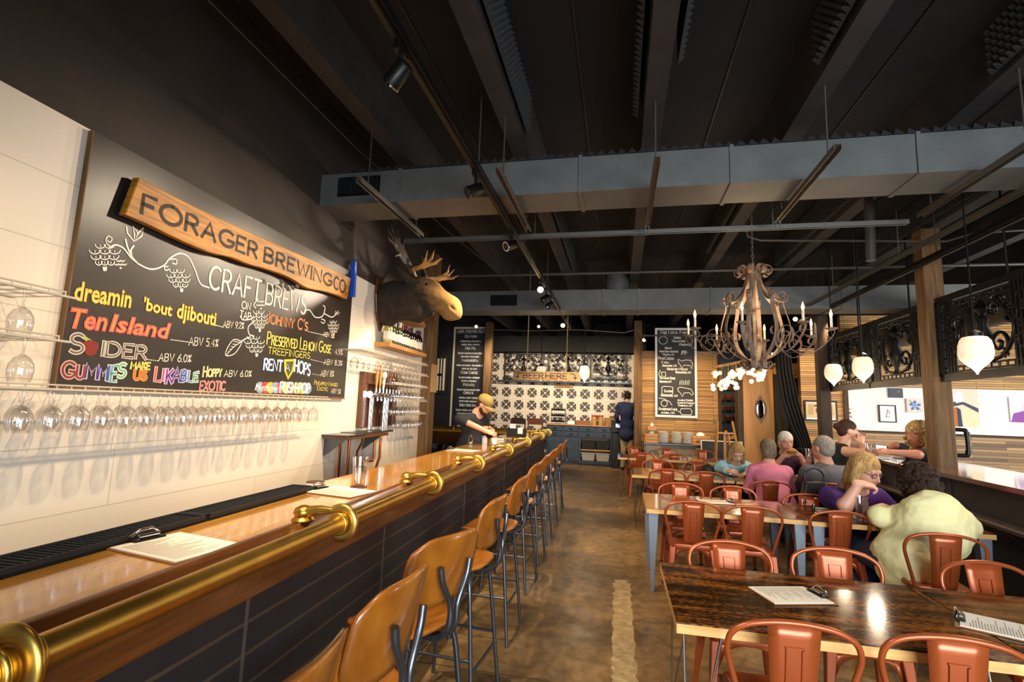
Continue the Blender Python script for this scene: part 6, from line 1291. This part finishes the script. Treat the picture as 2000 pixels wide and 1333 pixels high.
sg.build('salad', K('salad', '#55632a', .6, col2='#8a7a38', scale=30), t); MB().ell((.05, .05, .06), (.06, .04, .025), 12).build('bread', K('bread', '#c89248', .8), t)
t = plate(at(1436, 930), 'small white plate in front of the pale blue cardigan', .11); MB().ell((0, 0, .025), (.05, .04, .02), 10).build('food', 'bread', t)
p = at(1385, 922); t = thing('hat', 'soft black hat lying on the third table', 'hat', p); MB().lathe([(.17, 0), (.175, .006), (.10, .02), (.095, .07), (.06, .10), (0, .105)], n=28).build('felt', 'black', t)
p = at(1330, 919); t = thing('sunglasses', 'dark glasses left on the third table beside the hat', 'sunglasses', p, .3); specs(t, lambda x, y, z: (x, y, z+.024), 'black', 1.1)
pint(onz(1697, 891, 1.101), 'left water glass on the raised counter', s=1.1); pint(onz(1748, 894, 1.101), 'right water glass on the raised counter', s=1.1)
for px, lab in ((1716, 'white folded napkin on the counter left of the right glass'), (1768, 'white folded napkin on the counter under the blonde arm')):
    o = tag(MB().box((-.11, -.07, 0), (.11, .07, .02)).build('folded_napkin', 'white', smooth=0, bev=.008), lab, 'napkin'); frame_it(o, onz(px, 896, 1.101), .2)
# ================================================================== people
SK = {}
def skin(c):
    if c not in SK: SK[c] = mat('skin_'+c[1:], c, .5, col2=c, scale=20); SK[c].node_tree.nodes['Principled BSDF'].inputs['Subsurface Weight'].default_value = .08
    return SK[c]
def hand_prims(W, d, n, side, curl, s, spread=.0):
    """palm, four separate fingers and a thumb; d = pointing direction, n = palm normal, side = +1/-1 thumb side along cross(d,n)"""
    d = unit(d); n = unit(np.array(n)-d*np.dot(n, d)); l = np.cross(d, n)*side; P = []
    M = np.array([l, d, n]).T
    P.append(('e', W+d*.045*s, (.042*s, .052*s, .017*s), M, .012*s)); P.append(('c', W-d*.02*s, W+d*.03*s, .026*s, .026*s, .012*s))
    for i, (o, ln) in enumerate(((.032, .072), (.0108, .080), (-.0108, .074), (-.031, .058))):
        b = W+d*.082*s+l*o*s*(1+spread); c = math.radians(curl*(1+.12*i)); dd = unit(d*math.cos(c*.5)+n*math.sin(c*.5)+l*o*spread*8); m1_ = b+dd*ln*.45*s
        d2_ = unit(d*math.cos(c*1.25)+n*math.sin(c*1.25)); m2_ = m1_+d2_*ln*.32*s; d3_ = unit(d*math.cos(c*1.8)+n*math.sin(c*1.8)); m3_ = m2_+d3_*ln*.27*s
        P += [('c', b-d*.015*s, m1_, .0090*s, .0082*s, .003*s), ('c', m1_, m2_, .0082*s, .0076*s, .002*s), ('c', m2_, m3_, .0076*s, .0065*s, .002*s)]
    b = W+d*.025*s+l*.03*s; m1_ = b+unit(l*.75+d*.65+n*.3)*.04*s; m2_ = m1_+unit(l*.25+d*.85+n*.45)*.034*s
    P += [('c', b, m1_, .014*s, .011*s, .008*s), ('c', m1_, m2_, .011*s, .0085*s, .003*s)]; return P
def person(label, head, az, pitch, pelvis, shirt, sleeve, hairc, hair, arms, s=1.1, skc='#d9a183', sh_az=None, bulk=1., trousers='#2c3a52', specsc=None, stand=False, hunch=0., tilt=0, gender='f', name='person', voxel=.008, cap=None, beard=None):
    O = np.array((pelvis[0], pelvis[1], 0.)); Hd = np.array(head)-O; Pv = np.array(pelvis)-O; sk = skin(skc)
    a = math.radians(az); f = np.array((math.cos(a), math.sin(a), 0)); r = np.array((f[1], -f[0], 0)); pt = math.radians(pitch); tl = math.radians(tilt)
    fw = f*math.cos(pt)+np.array((0, 0, -math.sin(pt))); up_ = f*math.sin(pt)+np.array((0, 0, math.cos(pt))); r2 = r*math.cos(tl)+up_*math.sin(tl); up_ = np.cross(r2, fw); M = np.array([r2, fw, up_]).T
    def hp(x, y, z): return Hd+s*(r2*x+fw*y+up_*z)
    E_ = lambda c, rr, k=.02: ('e', c, tuple(v*s for v in rr), M, k*s)
    sa = math.radians(az if sh_az is None else sh_az); sf = np.array((math.cos(sa), math.sin(sa), 0)); sr = np.array((sf[1], -sf[0], 0))
    nb = hp(0, -.045, -.12)+np.array((0, 0, -.035*s)); SC = nb-np.array((0, 0, .05*s))-sf*.02*s
    sp = unit(SC-Pv); ch_f = unit(sf-sp*np.dot(sf, sp)); T = np.array([np.cross(ch_f, sp), ch_f, sp]).T
    sw = (.165 if gender == 'f' else .185)*s*(1+.25*(bulk-1)); shL, shR = SC-sr*sw-np.array((0, 0, .035*s)), SC+sr*sw-np.array((0, 0, .035*s)); Ln = np.linalg.norm(SC-Pv)
    def torso(g):
        q = [('c', shL+sr*.02, shR-sr*.02, .062*s+g, .062*s+g, .05*s), ('e', Pv+(SC-Pv)*.72-ch_f*(.02*s), ((.165+.03*(bulk-1)*3)*s+g, (.115+.09*(bulk-1))*s+g, .27*Ln+g), T, .06*s), ('e', Pv+(SC-Pv)*.32+ch_f*(.06*(bulk-1)), (.155*bulk*s+g, .12*bulk*s+g, .30*Ln+g), T, .06*s), ('e', Pv, (.18*bulk*s+g, .135*bulk*s+g, .13*s+g), T, .06*s)]
        if gender == 'f': q += [('e', Pv+(SC-Pv)*.66+ch_f*.10*s+sr*k*.075*s, (.075*s+g, .06*s+g, .075*s+g), T, .05*s) for k in (-1, 1)]
        q.append(('c', SC-sr*.07*s, nb+np.array((0, 0, .01)), .06*s+g*.4, .05*s+g*.3, .05*s)); return q
    B = [E_(hp(0, -.012, .035), (.077, .097, .092)), E_(hp(0, .012, -.035), (.063, .078, .082), .03), E_(hp(0, .052, -.092), (.030, .028, .024), .02), E_(hp(0, .045, -.03), (.058, .048, .05), .025),
         ('c', hp(0, .082, .022), hp(0, .108, -.022), .010*s, .0135*s, .010*s), E_(hp(.013, .096, -.026), (.009, .010, .008), .006), E_(hp(-.013, .096, -.026), (.009, .010, .008), .006),
         ('c', hp(-.038, .078, .034), hp(.038, .078, .034), .009*s, .009*s, .012*s), E_(hp(.075, -.008, -.005), (.012, .022, .032), .006), E_(hp(-.075, -.008, -.005), (.012, .022, .032), .006),
         E_(hp(0, .083, -.055), (.026, .013, .007), .008), E_(hp(0, .081, -.066), (.022, .013, .008), .008)]
    B += [('e', hp(k*.031, .094, .012), (.016*s, .012*s, .008*s), M, -.008*s) for k in (-1, 1)]
    B += [('e', hp(k*.031, .0845, zz), (.017*s, .0085*s, .0062*s), M, .003*s) for k in (-1, 1) for zz in (.0205, .004)]
    B += [('c', hp(0, -.03, -.06), nb, .049*s, .057*s, .03*s)]+torso(0)
    sleeves = []
    for sd, shp in (('L', shL), ('R', shR)):
        el, wr, hd_d, hd_n, curl = arms[sd]; el = np.array(el)-O; wr = np.array(wr)-O; k = -1 if sd == 'L' else 1; bu = 1+.6*(bulk-1)
        B += [('c', shp, el, .052*s*bu, .042*s*bu, .03*s), ('c', el, wr, .043*s*bu, .028*s, .015*s)]
        B += hand_prims(wr+unit(wr-el)*.01, hd_d if hd_d is not None else wr-el, hd_n, k if sd == 'R' else k, curl, s)
        if sleeve == 'long': sleeves += [('c', shp, el, .064*s*bu, .054*s*bu, .04*s), ('c', el, wr-unit(wr-el)*.02, .055*s*bu, .041*s, .02*s)]
        elif sleeve == 'half': sleeves += [('c', shp, el, .064*s*bu, .054*s*bu, .04*s), ('c', el, el+(wr-el)*.25, .055*s*bu, .05*s*bu, .02*s)]
        elif sleeve == 'short': sleeves += [('c', shp, shp+(el-shp)*.74, .064*s*bu, .058*s*bu, .04*s)]
    legs = []; shoes = []
    for k in (-1, 1):
        hip = Pv+sr*k*.09*s
        if stand: kn = hip*np.array((1, 1, .54))+sf*.02; an = np.array((hip[0], hip[1], .09))+sr*k*.02
        else: kn = hip+sf*.40*s+sr*k*.04*s; kn[2] = Pv[2]-.02; an = np.array((kn[0], kn[1], .09))-sf*.06
        legs += [(hip, kn, an)]; B += [('c', hip, kn, .082*s*bulk, .055*s, .04*s), ('c', kn, an, .055*s, .036*s, .02*s), ('c', an-np.array((0, 0, .045)), an+sf*.15*s-np.array((0, 0, .06)), .036*s, .028*s, .02*s)]
        shoes += [('c', an-np.array((0, 0, .045))-sf*.03, an+sf*.16*s-np.array((0, 0, .055)), .043*s, .034*s, .02*s)]
    t = thing(name, label, 'person', O); body = sculpt_obj('body', B, voxel, sk, t, 1)
    g = (.022 if hunch else .014)*s; cut = [('e', hp(0, .03, -.15), (.062*s, .06*s, .038*s), None, -.01), ('c', hp(0, -.03, -.05), nb+np.array((0, 0, .03)), .05*s, .064*s, -.01)]
    SH = torso(g)+sleeves+([('c', Pv, Pv-np.array((0, 0, .02)), .17*bulk*s, .17*bulk*s, .05)])
    if hunch: SH.append(('e', Pv+(SC-Pv)*.8-ch_f*.08*s, (.2*s*bulk, .12*s, .2*s), T, .08))
    so = sculpt_obj('shirt', SH+cut, voxel+.002, shirt, t, 2)
    if 'folds' not in bpy.data.textures:
        tx = bpy.data.textures.new('folds', 'CLOUDS'); tx.noise_scale = .13; tx.noise_depth = 2
    dm = so.modifiers.new('folds', 'DISPLACE'); dm.texture = bpy.data.textures['folds']; dm.strength = .04 if hunch else .022; dm.mid_level = .42; dm.texture_coords = 'LOCAL'
    if trousers:
        TR = [('e', Pv-np.array((0, 0, .03)), (.19*bulk*s, .145*bulk*s, .11*s), T, .05)]
        for hip, kn, an in legs: TR += [('c', hip, kn, .096*s*bulk, .07*s, .05), ('c', kn, an, .068*s, .055*s, .03)]
        sculpt_obj('trousers', TR, .014, K('cloth_'+trousers[1:], trousers, .85) if 'cloth_'+trousers[1:] not in MT else 'cloth_'+trousers[1:], t, 1); sculpt_obj('shoes', shoes, .012, 'black', t, 1)
    MB().ell(hp(.031, .080, .012), (.0108*s,)*3, 10).ell(hp(-.031, .080, .012), (.0108*s,)*3, 10).build('eyes', 'white', body)
    MB().ell(hp(.031, .0858, .012), (.0068*s,)*3, 8).ell(hp(-.031, .0858, .012), (.0068*s,)*3, 8).build('irises', 'eye_black', body)
    lp = K('lips', '#a8605a', .5) if 'lips' not in MT else 'lips'; MB().ell(hp(0, .0935, -.060), (.021*s, .005*s, .006*s), 10, M).build('lips', lp, body)
    hm__ = K('hair_'+hairc[0][1:], hairc[0], .75, col2=hairc[1], scale=26, stretch=(3, 3, .6), bump=.5, spec=.25) if 'hair_'+hairc[0][1:] not in MT else 'hair_'+hairc[0][1:]
    face = [('e', hp(0, .105, -.045), (.060*s, .075*s, .085*s), M, -.012)]
    HP = [E_(hp(0, -.022, .045), (.088, .105, .095))]
    if hair == 'short': HP += [E_(hp(0, -.06, -.03), (.078, .062, .085), .03)]+[('e', hp(k*.085, .012, -.03), (.03*s, .045*s, .05*s), M, -.01) for k in (-1, 1)]
    elif hair == 'crop': HP = [E_(hp(0, -.02, .04), (.083, .102, .093)), E_(hp(0, -.06, -.02), (.072, .055, .06), .03)]+[('e', hp(k*.085, .015, -.03), (.03*s, .05*s, .055*s), M, -.01) for k in (-1, 1)]
    elif hair == 'bob': HP += [E_(hp(0, -.05, -.03), (.095, .075, .11), .03)]+[('c', hp(k*.075, .0, .03), hp(k*.082, .015, -.14), .034*s, .03*s, .03*s) for k in (-1, 1)]
    elif hair == 'long': HP += [E_(hp(0, -.055, -.05), (.095, .075, .14), .03), E_(hp(0, -.065, -.18), (.10, .05, .08), .04)]+[('c', hp(k*.075, -.01, .03), hp(k*.088, .01, -.22), .038*s, .03*s, .03*s) for k in (-1, 1)]
    elif hair == 'bun': HP = [E_(hp(0, -.02, .042), (.084, .103, .094)), E_(hp(0, -.06, -.02), (.072, .055, .06), .03), E_(hp(0, -.12, .04), (.042, .042, .042), .015)]+[('e', hp(k*.085, .015, -.03), (.03*s, .05*s, .055*s), M, -.01) for k in (-1, 1)]
    elif hair in ('curly', 'wild'):
        n = 420; R0 = (.10, .115, .105) if hair == 'curly' else (.105, .115, .11); HP = [E_(hp(0, -.025, .035), (.095, .108, .10)), E_(hp(0, -.06, -.07), (.095, .075, .12), .04)]
        if hair == 'wild': HP += [('c', hp(k*.09, -.02, 0), hp(k*.12, -.01, -.2), .045*s, .04*s, .03*s) for k in (-1, 1)]+[E_(hp(0, -.07, -.16), (.12, .06, .1), .04)]
        rg = np.random.default_rng(3)
        for i in range(n):
            z = rg.uniform(-.7, 1); ph = rg.uniform(0, 6.28); q = math.sqrt(1-z*z); c = hp(R0[0]*q*math.cos(ph)*1.0, -.03+R0[1]*q*math.sin(ph), .03+R0[2]*z*1.0-(.05 if z < 0 else 0))
            HP.append(('e', c, (.0145*s,)*3, None, .004*s))
        if hair == 'wild':
            for i in range(60): HP.append(('e', hp(rg.choice((-1, 1))*rg.uniform(.07, .14), rg.uniform(-.09, .04), rg.uniform(-.22, .02)), (.022*s,)*3, None, .008*s))
    if hair: sculpt_obj('hair', HP+face, .008 if hair not in ('curly', 'wild') else .007, hm__, t, 1)
    if beard:
        sculpt_obj('beard', [E_(hp(0, .045, -.078), (.055, .05, .045), .02), E_(hp(.05, .02, -.05), (.02, .035, .045), .02), E_(hp(-.05, .02, -.05), (.02, .035, .045), .02), E_(hp(0, .088, -.042), (.03, .012, .008), .01), ('e', hp(0, .10, -.058), (.02*s, .014*s, .008*s), M, -.006)], .007, hm__, t, 1)
    if specsc: specs(body, lambda x, y, z: tuple(hp(x*.92, .094+y, .012+z)), specsc, 1.)
    if cap:
        cm = K('cap_cloth', cap, .85, col2='#8a7440', scale=6); co = sculpt_obj('cap', [E_(hp(0, -.015, .06), (.094, .112, .088)), ('e', hp(0, 0, -.04), (.2*s, .2*s, .072*s), M, -.005)], .008, cm, t, 1)
        vs = []; n = 15
        for i in range(n): 
            b_ = math.radians(20+140*i/(n-1))
            for rr in (.085, .12, .165): vs.append(hp(math.cos(b_)*.092*(1 if rr < .1 else .98), math.sin(b_)*(.10 if rr < .1 else rr+.012), .038-.25*(rr-.085)-.02*math.cos(b_)**2))
        br = MB().add(vs, [(i*3+j, i*3+j+1, i*3+j+4, i*3+j+3) for i in range(n-1) for j in range(2)]).build('brim', cm, co, 80); q = br.modifiers.new('solid', 'SOLIDIFY'); q.thickness = .004
    return t, hp
def W3(px, py, y): return ony(px, py, y)
Dn = (0, 0, -1.)
def cloth(n, c, c2=None, sc=8): return K(n, c, .85, col2=c2 or c, scale=sc)
# woman in pink, back to us
h_ = W3(1500, 880, 7.25)
person('person in pink cardigan with short grey brown hair, back to us', h_, 85, 6, (h_[0]-.02, 6.92, .52), cloth('pink', '#e58aa6', '#dd7f9d'), 'long', ('#8a7860', '#5c4c3a'), 'short', {'L': (W3(1462, 955, 7.25), W3(1470, 935, 7.62), None, Dn, 25), 'R': (W3(1545, 955, 7.3), W3(1552, 940, 7.65), None, Dn, 25)}, 1.12, bulk=1.05)
# man with white hair and sandwich, facing us
h_ = W3(1535, 864, 8.22); wl, wr_ = W3(1561, 890, 7.98), W3(1530, 892, 7.98)
person('white haired person in plaid maroon shirt biting into a sandwich', h_, -88, 4, (h_[0]+.02, 8.5, .52), mat('plaid', '#3a1f30', .85, col2='#4d2d42', scale=26), 'half', ('#dcd3c4', '#b9ae9c'), 'short', {'L': (W3(1584, 928, 8.1), wl, (-.75, -.25, .45), (-.3, .5, -.4), 50), 'R': (W3(1500, 926, 8.1), wr_, (.75, -.25, .45), (.3, .5, -.4), 50)}, 1.15, '#dca184', bulk=1.12, gender='m', specsc='dark_metal', voxel=.0065)
p = W3(1547, 884, 7.93); t = thing('sandwich', 'sandwich held in both hands by the white haired person', 'sandwich', p); MB().ell((0, 0, .02), (.075, .045, .022), 14).build('top_bun', 'bread', t); MB().ell((0, 0, -.015), (.07, .042, .014), 14).build('bottom_bun', 'bread', t); MB().ell((0, 0, .003), (.072, .046, .01), 14).build('filling', 'salad', t)
# grey shirt man, drinking
h_ = W3(1606, 876, 7.0); gl = W3(1583, 893, 7.15)
person('grey haired person in grey shirt drinking from a glass, back to us', h_, 120, -4, (h_[0]+.10, 6.72, .52), cloth('grey_tee', '#6d6d74', '#62626a'), 'half', ('#a29a8e', '#7a7268'), 'crop', {'L': (W3(1567, 945, 7.2), W3(1578, 908, 7.2), (.2, .1, .8), (.8, -.4, 0), 55), 'R': (W3(1655, 955, 7.1), W3(1640, 958, 7.5), None, Dn, 25)}, 1.22, '#d29a7c', sh_az=100, bulk=1.22, gender='m')
p = W3(1581, 893, 7.12); t = pint(p-np.array((0, 0, .07)), 'glass raised to the mouth of the grey shirted person', s=1.15)
# woman in pale blue cardigan, looking down
h_ = W3(1439, 885, 8.0)
person('person with blonde bob in pale blue cardigan looking down at a plate', h_, -88, 32, (h_[0]+.02, 8.52, .52), cloth('aqua', '#a4d4de', '#98cad6'), 'long', ('#b08a58', '#8a6a40'), 'bob', {'L': (W3(1465, 920, 8.0), W3(1460, 925, 7.75), (-.7, -.5, -.1), Dn, 30), 'R': (W3(1404, 915, 8.05), W3(1420, 920, 7.72), (.6, -.7, .1), (.3, .3, -1), 50)}, 1.12, '#dba88c', specsc='dark_metal', bulk=1.05)
# woman in purple, hand to chin
h_ = W3(1690, 921, 5.3)
person('blonde person in purple shirt and black glasses resting chin on hand', h_, -60, 22, (h_[0]+.10, 5.82, .52), cloth('purple', '#4a1d78', '#3d1668'), 'short', ('#c9a468', '#8f6c3e'), 'long', {'L': (W3(1742, 998, 5.5), W3(1722, 992, 5.3), (-.8, -.3, -.1), (0, 0, -1), 40), 'R': (W3(1651, 988, 5.06), W3(1676, 947, 5.03), (.9, -.05, -.05), (.1, .25, -1), 62)}, 1.24, '#dca488', sh_az=-80, bulk=1.22, specsc='black', trousers='#26406a', voxel=.0065)
# person in yellow, back to us, leaning over the table
h_ = W3(1792, 948, 4.85)
person('curly brown haired person in loose yellow sweatshirt, back to us', h_, 95, 25, (2.17, 4.56, .52), cloth('yellow', '#f0e8ae', '#e8dfa0', 4), 'long', ('#3d2a1c', '#1e140d'), 'curly', {'L': (W3(1716, 1010, 4.72), W3(1740, 1002, 5.05), (-.3, .9, 0), Dn, 30), 'R': (W3(1893, 1032, 4.7), W3(1862, 1015, 5.05), None, Dn, 30)}, 1.24, '#c98f70', bulk=1.03, hunch=1, trousers='#26324a')
# black sleeveless top at the counter
h_ = W3(1657, 842, 8.3)
person('person in black sleeveless top and glasses with hair in a bun', h_, -8, 4, (h_[0]-.30, 8.3, .60), cloth('black_top', '#131314'), 'none', ('#4a3022', '#2e1c12'), 'bun', {'L': (W3(1692, 880, 8.5), W3(1682, 866, 8.42), (.2, .2, .8), (0, -.5, -.3), 60), 'R': (W3(1692, 888, 7.85), W3(1681, 868, 8.12), (.2, .2, .85), (0, .6, -.2), 60)}, 1.22, '#d8a285', sh_az=-18, bulk=1.28, specsc='black')
# blonde with phone
h_ = W3(1793, 850, 7.3)
person('wild blonde haired person in dark tee holding a phone at the counter', h_, 195, 14, (h_[0]+.16, 7.3, .62), cloth('navy_tee', '#2c333c', '#282e36'), 'short', ('#c8a870', '#7d5c36'), 'wild', {'L': (W3(1790, 888, 6.98), W3(1742, 884, 7.05), (-.9, .1, .1), (.1, .4, -.6), 40), 'R': (W3(1752, 872, 7.65), W3(1732, 876, 7.4), (-.8, -.4, .1), (0, -.5, -.6), 40)}, 1.2, '#b8785a', bulk=1.05)
p = W3(1722, 876, 7.15); t = thing('phone', 'smartphone with lit screen held over the counter', 'phone', p, math.radians(115)); MB().box((-.075, -.005, -.04), (.075, .005, .04)).build('case', 'black', t, 0, .006); MB().box((-.068, .005, -.034), (.068, .0065, .034)).build('display', K('phone_lit', '#dfe6ff', .3, emit=1.5), t, 0)
# bartender
h_ = by(946, 792, 6.75); hb = np.array(BF(*h_)); pv = BF(h_[0]-.22, 6.85, .98); T2 = cloth('charcoal_tee', '#24242b', '#1e1e24')
wl = np.array(BF(*by(950, 843, 6.5))); wr_ = np.array(BF(*by(945, 838, 6.6)))
person('bearded bartender in tan cap and dark tee working behind the bar', hb, -12, 34, pv, T2, 'half', ('#4a2d1a', '#301c10'), 'crop', {'L': (np.array(BF(*by(925, 835, 7.1))), wr_+np.array((.02, .1, 0)), (.9, -.2, -.2), (0, -.6, -.6), 50), 'R': (np.array(BF(*by(896, 818, 6.55))), wl, (.9, .1, -.2), (0, .5, -.7), 50)}, 1.05, '#d39a7a', sh_az=-20, gender='m', stand=True, beard=True, voxel=.0065, cap='#a88d4c', trousers='#1c1c20')
# person in navy beside the cabinet, half hidden by the post
h_ = W3(1226, 775, 14.2)
person('person in navy shirt and khaki trousers beside the flower tile wall', h_, 75, 5, (h_[0]-.02, 14.2, .96), cloth('navy', '#1c2444'), 'long', ('#2a1d14', '#1a120c'), 'crop', {'L': (h_+np.array((-.30, .05, -.55)), h_+np.array((-.25, .25, -.72)), None, (1, 0, 0), 25), 'R': (h_+np.array((.28, .05, -.55)), h_+np.array((.22, .25, -.72)), None, (-1, 0, 0), 25)}, 1.05, '#b98566', gender='m', stand=True, trousers='#b59a6a', bulk=1.1)
# person in green far back
h_ = W3(1449, 818, 13.4)
person('dark haired person in bright green shirt seated far behind the easel', h_, 200, 10, (h_[0]-.0, 13.5, .62), cloth('green', '#5fae3a'), 'short', ('#1e1510', '#120c08'), 'short', {'L': (h_+np.array((-.1, -.25, -.45)), h_+np.array((-.35, -.2, -.5)), None, Dn, 25), 'R': (h_+np.array((-.1, .25, -.45)), h_+np.array((-.35, .2, -.5)), None, Dn, 25)}, 1.1, '#c08a68')
stool_ = thing('chair', 'dark chair under the green shirted person far back', 'chair', (h_[0], 13.5, 0)); MB().box((-.22, -.22, .46), (.22, .22, .50)).build('seat', 'black', stool_, 0, .01)
for sx in (-1, 1):
    for sy in (-1, 1): MB().cyl((sx*.19, sy*.19, 0), (sx*.18, sy*.18, .46), .016, n=8).build('leg', 'black_metal', stool_)
def counter_stool(p, label):
    t = thing('counter_stool', label, 'stool', (p[0], p[1], 0)); MB().lathe([(.16, .47), (.18, .49), (.18, .51), (0, .515)], n=20).build('seat', 'black', t)
    for k in range(4): a = k*math.pi/2+.78; MB().tube([(.12*math.cos(a), .12*math.sin(a), .47), (.2*math.cos(a), .2*math.sin(a), 0)], .012, 8).build('leg', 'black_metal', t)
